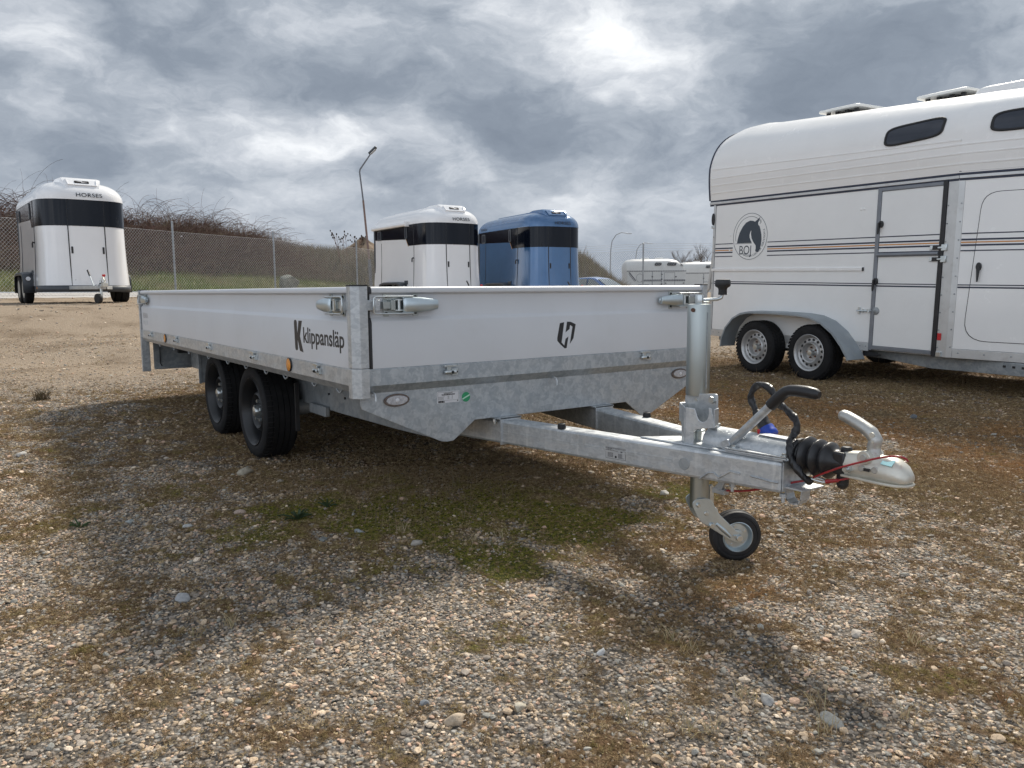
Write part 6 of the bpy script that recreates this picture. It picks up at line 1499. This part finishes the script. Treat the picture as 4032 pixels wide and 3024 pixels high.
# ================================================================== larger stones
STONES = [(-1.324, -0.032, 0.0432, 0.027, (0.36, 0.32, 0.25), 'rounded tan stone lying in front of the flatbed wheels'),
    (-1.082, 0.062, 0.0225, 0.0108, (0.33, 0.28, 0.22), 'flat buff stone just beyond the moss patch'),
    (-0.7, -0.246, 0.0324, 0.0126, (0.42, 0.32, 0.26), 'flat pinkish stone at the left edge of the moss'),
    (-0.662, -0.458, 0.0216, 0.0117, (0.44, 0.44, 0.42), 'pale grey stone in the gravel left of the moss'),
    (-0.171, 0.066, 0.0225, 0.009, (0.27, 0.29, 0.29), 'flat slate-grey slab lying in the green moss'),
    (0.07, 0.189, 0.0252, 0.0162, (0.36, 0.33, 0.29), 'grey stone beside a bleached grass star in the moss'),
    (-0.173, -0.079, 0.0297, 0.0081, (0.2, 0.21, 0.2), 'dark flat stone flush with the moss'),
    (0.069, -0.642, 0.0324, 0.0117, (0.34, 0.34, 0.34), 'long grey flake on the shaded gravel'),
    (1.147, -0.291, 0.0324, 0.0162, (0.46, 0.37, 0.27), 'big sandy pink stone in the foreground gravel'),
    (1.039, -0.309, 0.0162, 0.0108, (0.24, 0.26, 0.28), 'blue-grey pebble beside the big sandy stone'),
    (1.099, 0.198, 0.0162, 0.0117, (0.62, 0.62, 0.61), 'bright white stone in the middle foreground'),
    (1.189, -0.137, 0.0216, 0.0117, (0.44, 0.4, 0.32), 'cream stone right of the big sandy one'),
    (1.647, 0.418, 0.036, 0.0117, (0.29, 0.29, 0.27), 'long flat grey stone low in the right foreground'),
    (1.504, 0.368, 0.0225, 0.0144, (0.35, 0.34, 0.32), 'angular grey stone above the long flat one'),
    (1.434, 0.858, 0.0252, 0.0108, (0.42, 0.38, 0.33), 'pale flat stone in the dry moss right of the jockey wheel'),
    (-2.305, -0.934, 0.0324, 0.0198, (0.55, 0.53, 0.49), 'white chunk on the sunlit gravel at far left'),
    (0.17, 1.399, 0.027, 0.0162, (0.52, 0.49, 0.43), 'cream stone behind the drawbar in the yellowish moss'),
    (-0.205, 4.229, 0.0342, 0.0234, (0.13, 0.14, 0.15), 'dark stone on the brown ground in front of the big trailer'),
    (-0.86, -0.641, 0.0198, 0.0126, (0.34, 0.37, 0.36), 'greenish grey stone left of the pale grey one'),
    (1.348, 0.396, 0.0126, 0.0108, (0.5, 0.46, 0.38), 'small tan stone in the right foreground'),
    (0.592, -0.397, 0.018, 0.0099, (0.45, 0.33, 0.27), 'reddish oval stone in the lower left gravel')]
for i, (sx, sy, r, hz_, col, lab_) in enumerate(STONES):
    bm = bmesh.new(); bmesh.ops.create_icosphere(bm, subdivisions=3, radius=1); rr = random.Random(i * 3 + 1)
    off = Vector((rr.uniform(-9, 9), rr.uniform(-9, 9), rr.uniform(-9, 9))); from mathutils import noise as mn
    planes = [(Vector((rr.uniform(-1, 1), rr.uniform(-1, 1), rr.uniform(-.4, 1))).normalized(), rr.uniform(.5, .85)) for _ in range(8)]
    for v in bm.verts:
        p = v.co.copy()
        for n_, k_ in planes:
            dd_ = p.dot(n_) - k_
            if dd_ > 0: p -= n_ * dd_ * .85
        p *= 1 + .16 * mn.noise(p * 1.6 + off) + .05 * mn.noise(p * 5 + off)
        v.co = Vector((p.x * r, p.y * r * rr.choice((.7, .7)), p.z * hz_))
    me = bpy.data.meshes.new('stone'); bm.to_mesh(me); bm.free()
    o = finish('stone', me, mat('stone_surface', col, .8, 0, .18, 60, .25, 300), None, 50); o.location = (sx, sy, H1(sx, sy) + hz_ * .35); o.rotation_euler = (rr.uniform(-.15, .15), rr.uniform(-.15, .15), rr.uniform(0, 6))
    tag(o, lab_, 'stone', 'larger stones on the gravel')

# ================================================================== bank behind the fence
bkm = bpy.data.materials.new('bank_soil'); bkm.use_nodes = True; t = NT(bkm.node_tree); t.n.clear()
out = t.new('ShaderNodeOutputMaterial'); bs = t.new('ShaderNodeBsdfPrincipled'); t.link(bs.outputs[0], out.inputs[0]); co = t.new('ShaderNodeTexCoord').outputs['Object']
a = t.new('ShaderNodeAttribute'); a.attribute_name = 'green'
soil = t.mixc(t.noise(co, 4, 8, .75), (.03, .025, .018, 1), (.115, .094, .066, 1)); gc = t.mixc(t.noise(co, 6, 8, .75), (.05, .06, .02, 1), (.20, .205, .075, 1))
t.link(t.mixc(t.mapr(t.math('ADD', a.outputs['Fac'], t.math('MULTIPLY', t.math('SUBTRACT', t.noise(co, 1.6, 6, .65), .5), .9)), .3, .7), soil, gc), bs.inputs['Base Color']); bs.inputs['Roughness'].default_value = .95
def bank_h(s_, tt): return (.70 * sstep(2.2, 5.2, s_) * sstep(-16, -9, tt) + (1.55 + .50 * sstep(6, 13, tt)) * sstep(4.8, 10.0, s_) * sstep(-16, -9, tt) * (1 - .10 * sstep(20, 27, tt)) - 1.6 * sstep(16, 30, s_)) * (1 + .25 * (fbm(s_, tt, .45, 3) - .5)) + (fbm(s_, tt + 50, .9, 3) - .5) * .25 * sstep(2.5, 5, s_)
sv = np.concatenate([np.arange(2.1, 14, .35), np.arange(14, 34, 1.2)]); tv = np.arange(-18, 38, .45)
S_, T_ = np.meshgrid(sv, tv, indexing='ij')
BX = FA.x + FE.x * T_ + FNL.x * S_; BY = FA.y + FE.y * T_ + FNL.y * S_
def bz(x, y, s_, tt): return terr(x, y, False) + .03 + np.maximum(bank_h(s_, tt), -.1)
BZ = bz(BX, BY, S_, T_); n, m = BX.shape; idx = np.arange(n * m).reshape(n, m); Fq = np.stack([idx[:-1, :-1], idx[1:, :-1], idx[1:, 1:], idx[:-1, 1:]], -1).reshape(-1, 4)
bk = npmesh('bank', np.stack([BX, BY, BZ], -1).reshape(-1, 3), Fq, bkm, {'green': ('FLOAT', np.clip(1.35 - (S_ - 2.2) / 3.4, 0, 1).ravel())}, True); tag(bk, kind='structure')
# right-hand bank behind the car
dv = np.arange(38.5, 62, .5); lv_ = np.arange(-12, 14, .5); D2, L2 = np.meshgrid(dv, lv_, indexing='ij')
def bank2_h(d, l): return 2.35 * sstep(39.5, 45, d) * sstep(62, 50, d) * sstep(7.6, 3.4, l) * (1 + .2 * (fbm(d, l, .5, 3) - .5))
X2 = CAM.x + h2.x * D2 + r2_.x * L2; Y2 = CAM.y + h2.y * D2 + r2_.y * L2
n, m = X2.shape; idx = np.arange(n * m).reshape(n, m); Fq = np.stack([idx[:-1, :-1], idx[:-1, 1:], idx[1:, 1:], idx[1:, :-1]], -1).reshape(-1, 4)[:, ::-1]
bk2 = npmesh('bank', np.stack([X2, Y2, terr(X2, Y2, False) + .02 + bank2_h(D2, L2)], -1).reshape(-1, 3), Fq, bkm, {'green': ('FLOAT', (.18 + 0 * D2).ravel())}, True); tag(bk2, kind='structure')
mp_ = at(46, -8.55); mrow = []
for i in range(15):
    r_ = 5.5 * i / 14; mrow.append([(mp_.x + r_ * cos(a_), mp_.y + r_ * sin(a_), .5 + 3.45 * (1 - i / 14) ** 1.05 + .12 * sin(a_ * 5 + i)) for a_ in [2 * pi * k / 36 for k in range(36)]])
md_ = MB().grid(mrow, True); mo = md_.build('mound', mat('bare_earth', (.17, .125, .085), .95, 0, .2, .8, .4, 6), None, 60); tag(mo, kind='structure')

# grass on the banks
def bank_pts(n_, s0, s1, t0, t1):
    s_ = RNG.uniform(s0, s1, n_); tt = RNG.uniform(t0, t1, n_); x = FA.x + FE.x * tt + FNL.x * s_; y = FA.y + FE.y * tt + FNL.y * s_
    return x, y, s_, tt, bz(x, y, s_, tt)
x, y, s_, tt, z = bank_pts(46000, 2.2, 6.2, -8, 26); n = len(x); k = RNG.random(n) < np.clip(1.5 - (s_ - 2.4) / 3.0, .1, 1); x, y, s_, tt, z = x[k], y[k], s_[k], tt[k], z[k]; n = len(x)
gm_ = np.clip(fbm(x, y, .8, 3) * 2.6 - .5 - (s_ - 2.2) * .10, 0, 1)[:, None]
q1 = blades(x, y, z, RNG.uniform(.06, .20, n), RNG.normal(.3, .4, n), RNG.uniform(.012, .022, n), jit((.15, .19, .055), n, .35) * gm_ + jit((.24, .22, .12), n, .35) * (1 - gm_))
x, y, s_, tt, z = bank_pts(46000, 4.6, 11.5, -10, 30); n = len(x)
dens_ = fbm(x + 5, y, .35, 3) + RNG.normal(0, .12, n) + .25 * sstep(14, 20, tt) + .25 * sstep(4, -2, tt); k = dens_ > .42 + .17 * sstep(1, 4, tt) * sstep(18, 15, tt); x, y, s_, tt, z = x[k], y[k], s_[k], tt[k], z[k]; n = len(x)
q2 = blades(x, y, z, RNG.uniform(.25, .75, n) * (1 + .35 * sstep(3, -3, tt)), RNG.normal(.25, .45, n), RNG.uniform(.010, .022, n), jit((.185, .155, .112), n, .4))
d = RNG.uniform(39.8, 50, 30000); l = RNG.uniform(-12, 7.5, 30000); k = bank2_h(d, l) > .15; d, l = d[k], l[k]; n = len(d)
x = CAM.x + h2.x * d + r2_.x * l; y = CAM.y + h2.y * d + r2_.y * l
q3 = blades(x, y, terr(x, y, False) + bank2_h(d, l), RNG.uniform(.25, .7, n), RNG.normal(.35, .4, n), RNG.uniform(.018, .034, n), jit((.20, .17, .115), n, .4))
d = RNG.normal(45.5, 1.2, 420); l = RNG.uniform(-8, 4.6, 420); n = 420; x = CAM.x + h2.x * d + r2_.x * l; y = CAM.y + h2.y * d + r2_.y * l
q4 = blades(x, y, terr(x, y, False) + bank2_h(d, l), RNG.uniform(.6, 1.9, n) * (.35 + .65 * fbm(x, y, .8, 2)), RNG.normal(.05, .18, n), RNG.uniform(.02, .04, n), jit((.19, .145, .095), n, .3))
x, y, s_, tt, z = bank_pts(1500, 6.5, 11, -10, 3); n = len(x)
q5 = blades(x, y, z, RNG.uniform(.6, 1.5, n), RNG.normal(.05, .2, n), RNG.uniform(.014, .026, n), jit((.24, .185, .12), n, .3))
x, y, s_, tt, z = bank_pts(1300, 6.5, 11, 17, 27); n = len(x)
q6 = blades(x, y, z, RNG.uniform(.5, 1.25, n), RNG.normal(.05, .2, n), RNG.uniform(.016, .028, n), jit((.26, .21, .15), n, .3))
mk('bank_grass', [q1, q2, q3, q4, q5, q6], VEG, 'dead and green grass covering the banks behind the fence', 'grass')

# arching bramble canes
def canes(n_, s0, s1, t0, t1, l0, l1, rad, nseg=9, colr=(.105, .062, .048), up0=.9):
    x, y, s_, tt, z = bank_pts(n_, s0, s1, t0, t1)
    ln = RNG.uniform(l0, l1, n_) * (.55 + .9 * fbm(tt, s_, .42, 2)); az = RNG.uniform(0, 2 * pi, n_); el = RNG.uniform(up0 * .55, min(1.5, up0 * 1.45), n_); droop = RNG.uniform(.9, 2.6, n_); swirl = RNG.normal(0, .5, n_)
    p = np.stack([x, y, z - .05], 1); pts = [p]
    for k in range(nseg):
        f = k / nseg; e_ = el - droop * f * f * 1.25; a_ = az + swirl * f
        stp = (ln / nseg)[:, None] * np.stack([np.cos(e_) * np.cos(a_), np.cos(e_) * np.sin(a_), np.sin(e_)], 1); p = p + stp; pts.append(p)
    pts = np.stack(pts, 1)      # n, nseg+1, 3
    r_ = (RNG.uniform(.6, 1.2, n_) * rad)[:, None] * np.linspace(1, .35, nseg + 1)[None]
    u1 = np.stack([-np.sin(az), np.cos(az), 0 * az], 1)[:, None, :]; u2 = np.array([0, 0, 1.0])[None, None]
    V = np.stack([pts + u1 * r_[..., None], pts - u1 * (r_ * .5)[..., None] + u2 * (r_ * .87)[..., None], pts - u1 * (r_ * .5)[..., None] - u2 * (r_ * .87)[..., None]], 2).reshape(-1, 3)
    b0 = (np.arange(n_) * (nseg + 1) * 3)[:, None, None] + (np.arange(nseg) * 3)[None, :, None]
    F = []
    for a_, b_ in ((0, 1), (1, 2), (2, 0)):
        F.append(np.stack([b0 + a_, b0 + b_, b0 + 3 + b_], -1).reshape(-1, 3)); F.append(np.stack([b0 + a_, b0 + 3 + b_, b0 + 3 + a_], -1).reshape(-1, 3))
    C = np.repeat(np.concatenate([jit(colr, n_, .35), np.ones((n_, 1))], 1), (nseg + 1) * 3, 0)
    return V, np.concatenate(F), C
cn = [canes(1250, 5.8, 10.5, 6.9, 21, 1.3, 2.9, .012, 11, (.11, .065, .052), 1.15), canes(260, 6, 10, 17.5, 22, 1.1, 2.2, .012, 10, (.12, .07, .055), 1.1), canes(5200, 5.2, 10.5, 3.5, 24, .8, 2.0, .013, 8, (.15, .095, .075)), canes(4600, 4.8, 9.5, 0, 26, .5, 1.3, .012, 6, (.25, .185, .14), .8), canes(2600, 4.9, 8.5, 1, 20, .5, 1.2, .014, 6, (.07, .05, .042), .7),
      canes(90, 5, 9, 15, 20, 1.2, 2.4, .010, 9, (.11, .065, .05), 1.1), canes(420, 4.5, 9.5, -9, 2.5, .8, 1.8, .009, 8, (.17, .125, .09), 1.2)]
mk('bramble_thicket', cn, VEG, 'tangled leafless bramble canes arching over the bank', 'bramble')

# boulder, scraps, seed-head plant
p = at(32.6, -9.16); zb = H1(p.x, p.y) + .52
def rock(seed, r, hz_):
    bm = bmesh.new(); bmesh.ops.create_icosphere(bm, subdivisions=4, radius=1); rr = random.Random(seed)
    planes = [(Vector((rr.uniform(-1, 1), rr.uniform(-1, 1), rr.uniform(-.3, 1))).normalized(), rr.uniform(.45, .8)) for _ in range(11)]
    for v in bm.verts:
        q = v.co.copy()
        for n_, k_ in planes:
            e_ = q.dot(n_) - k_
            if e_ > 0: q -= n_ * e_ * .9
        q *= 1 + .22 * mn.noise(q * 1.7 + Vector((seed, 2, 5))) + .05 * mn.noise(q * 7)
        v.co = Vector((q.x * r, q.y * r * .8, q.z * hz_))
    me = bpy.data.meshes.new('boulder'); bm.to_mesh(me); bm.free(); return me
o = finish('boulder', rock(8, .52, .42), mat('boulder_stone', (.17, .175, .15), .9, 0, .35, 5, .5, 20), None, 40); o.location = (p.x, p.y, zb - .06); tag(o, 'grey boulder lying on the grass behind the fence', 'boulder')
for (d, l, sc_, lab_) in ((27.6, -12.62, .11, 'white plastic scrap lying in the grass at the foot of the bank'), (24.9, -10.28, .045, 'white bag shred caught on the fence mesh by the first post')):
    p = at(d, l); m = MB(); rr = random.Random(int(d)); pts = [Vector((rr.uniform(-1, 1), rr.uniform(-1, 1), rr.uniform(0, 1))) * sc_ for _ in range(9)]
    m.add(pts, [(0, 1, 2), (2, 3, 4), (4, 5, 6), (6, 7, 8), (1, 3, 5), (0, 4, 8)]); o = m.build('plastic_scrap', LABELW, None, 0); o.location = (p.x, p.y, H1(p.x, p.y) + (.08 if d > 26 else 1.86)); tag(o, lab_, 'litter')
p = at(38, -7.7); st = MB(); hd = MB(); rr = random.Random(9); z0 = 2.2
for k in range(9):
    q = [Vector((rr.uniform(-.5, .5), rr.uniform(-.3, .3), 0))]; top = Vector((q[0].x * 1.6 + rr.uniform(-.2, .2), q[0].y, rr.uniform(.75, 1.65)))
    for j in range(1, 5): q.append(q[0].lerp(top, j / 4) + Vector((rr.uniform(-.02, .02), 0, 0)))
    st.tube(q, .008, 4); hd.ball(top, .035, .035, .055, 8, 6)
    for j in range(4):
        b0 = q[2].lerp(q[4], rr.uniform(0, .9)); tip = b0 + Vector((rr.uniform(-.25, .25), rr.uniform(-.1, .1), rr.uniform(.1, .3))); st.tube([b0, tip], .006, 4); hd.ball(tip, .03, .03, .045, 8, 6)
tp = thing('seedhead_plant', 'tall dead plant with dark seed heads standing before the lamp post', 'plant', (p.x, p.y, z0), (0, 0, atan2(r2_.y, r2_.x)))
st.build('stem', RUST, tp, 0); hd.build('seed_head', mat('seedhead', (.05, .035, .03), .9), tp, 40)

# bare bushes far right
def bush(d, l, hh, label):
    p = at(d, l); t_ = thing('bare_bush', label, 'bush', (p.x, p.y, .35)); rr = random.Random(int(d * 10 + l)); mt = MB(); tw = MB()
    def grow(o_, dv_, ln, r_, dep):
        q = [o_]
        for _ in range(3):
            dv_ = (dv_ + Vector((rr.uniform(-.25, .25), rr.uniform(-.25, .25), rr.uniform(-.05, .2)))).normalized(); q.append(q[-1] + dv_ * ln / 3)
        (mt if dep < 2 else tw).tube(q, [r_, r_ * .85, r_ * .7, r_ * .5], 4, False)
        if dep < 4:
            for _ in range(4 if dep < 3 else 3):
                k = rr.choice((1, 2, 3)); grow(q[k], (dv_ + Vector((rr.uniform(-.9, .9), rr.uniform(-.9, .9), rr.uniform(-.1, .6)))).normalized(), ln * rr.uniform(.5, .75), r_ * .55, dep + 1)
    for _ in range(4): grow(Vector((rr.uniform(-.6, .6), rr.uniform(-.6, .6), 0)), Vector((rr.uniform(-.4, .4), rr.uniform(-.4, .4), 1)).normalized(), hh * .42, .10, 0)
    bk_ = mat('bare_bark', (.10, .08, .065), .9, 0, .2, 3); mt.build('trunk', bk_, t_, 60); tw.build('twigs', bk_, t_, 60)
bush(78, 17.1, 4.6, 'bare bush on the skyline above the distant trailers')
bush(84, 20.6, 5.2, 'larger bare bush on the skyline, just left of the big trailer')

# ================================================================== chain-link fence
FT = thing('chain_link_fence', 'chain-link fence on steel posts running round the yard', 'fence', tuple(at(24.8, -10.5, .766)))
SHIFT[FT.name] = tuple(-v for v in FT.location)
FP = [at(*p) for p in ((16.2, -14.4), (20.5, -12.45), (24.8, -10.5), (28.9, -8.6), (33.5, -6.5), (37.6, -4.8), (35.4, -1.5), (33.2, 1.8), (31.0, 5.146), (28.8, 8.4), (26.6, 11.8))]
for p in FP: p.z = H1(p.x, p.y)
for p in FP:
    MB().cyl(p - Z * .1, p + Z * 2.31, .032, n=12).lathe([(.034, 2.30), (.034, 2.325), (.02, 2.335), (0, 2.336)], p, Z, 12).build('fence_post', POSTG, FT, 40)
def wire(m, a, b, r): 
    d_ = (b - a).normalized(); u = d_.orthogonal().normalized(); v = d_.cross(u)
    vs = [q + (u * cos(2.094 * k) + v * sin(2.094 * k)) * r for q in (a, b) for k in range(3)]
    m.add(vs, [(0, 1, 4, 3), (1, 2, 5, 4), (2, 0, 3, 5)])
for bay, (a, b) in enumerate(zip(FP, FP[1:])):
    ln = (b - a).length; dx = .10; Hm = 1.97; z0 = .05; m = MB()
    def pt(s_, zz): q = a.lerp(b, s_ / ln); return Vector((q.x, q.y, q.z + z0 + zz))
    k = int(math.ceil((ln + Hm) / dx))
    for i in range(-k, k + 1):
        for sg in (1, -1):
            s0 = i * dx if sg > 0 else ln - i * dx
            # line s = s0 + sg*z ; clip to the bay
            za, zb_ = 0.0, Hm
            if sg > 0: za = max(0, -s0); zb_ = min(Hm, ln - s0)
            else: za = max(0, s0 - ln); zb_ = min(Hm, s0)
            if zb_ - za > .02: wire(m, pt(s0 + sg * za, za), pt(s0 + sg * zb_, zb_), .0030)
    m.build('mesh_panel', WIRE, FT, 0)
    w_ = MB()
    for zz in (0.02, Hm): w_.cyl(pt(0, zz), pt(ln, zz), .004, n=5)
    for zz in (2.06, 2.16, 2.24) if bay >= 5 else (): w_.cyl(pt(0, zz), pt(ln, zz), .0035, n=5)
    w_.build('tension_wire', WIRE, FT, 40)

# ================================================================== street lamps
p = at(35, -6.17); LT = thing('street_lamp', 'leaning street lamp with a bent arm and flat head behind the fence', 'street lamp', (p.x, p.y, H1(p.x, p.y)), (0, 0, atan2(r2_.y, r2_.x)))
MB().cyl((0, 0, 0), (-.07, 0, 1.6), .075, .07, 14).build('pole_base', LAMPP, LT, 40)
MB().cyl((-.07, 0, 1.6), (-.26, 0, 4.15), .048, .042, 12).build('pole', LAMPR, LT, 40)
MB().tube([(-.26, 0, 4.15), (-.38, 0, 5.35), (-.36, 0, 5.47), (.10, 0, 6.1)], [.034, .032, .032, .028], 12).build('pole_arm', LAMPP, LT, 40)
hd = MB(); u_ = Vector((.74, 0, .67)); hd.obox(Vector((.21, 0, 6.27)), u_ * .22, (0, .13, 0), Vector((-.67, 0, .74)) * .045)
lo_ = hd.build('lamp_head', GREYP, LT, 0, .03)
sub(MB().obox(Vector((.235, 0, 6.215)), u_ * .15, (0, .10, 0), Vector((-.67, 0, .74)) * .012).build('lamp_glass', LABELS, lo_, 0), lo_)
for (d, l, hh, lab_) in ((120, 14.9, 8.9, 'distant curved lamp post above the dead grass bank'), (150, 23.4, 9.1, 'farthest thin curved lamp post above the distant trailers')):
    p = at(d, l); t_ = thing('street_lamp', lab_, 'street lamp', (p.x, p.y, .5), (0, 0, atan2(r2_.y, r2_.x)))
    MB().tube([(0, 0, 0), (.1, 0, hh * .7), (.3, 0, hh * .86), (.9, 0, hh * .96), (1.7, 0, hh), (2.6, 0, hh * .985)], [.10, .08, .07, .06, .055, .05], 8).build('pole', POSTG, t_, 50)
    MB().obox((2.9, 0, hh * .98), (.35, 0, 0), (0, .14, 0), (0, 0, .05)).build('lamp_head', POSTG, t_, 0, .03)
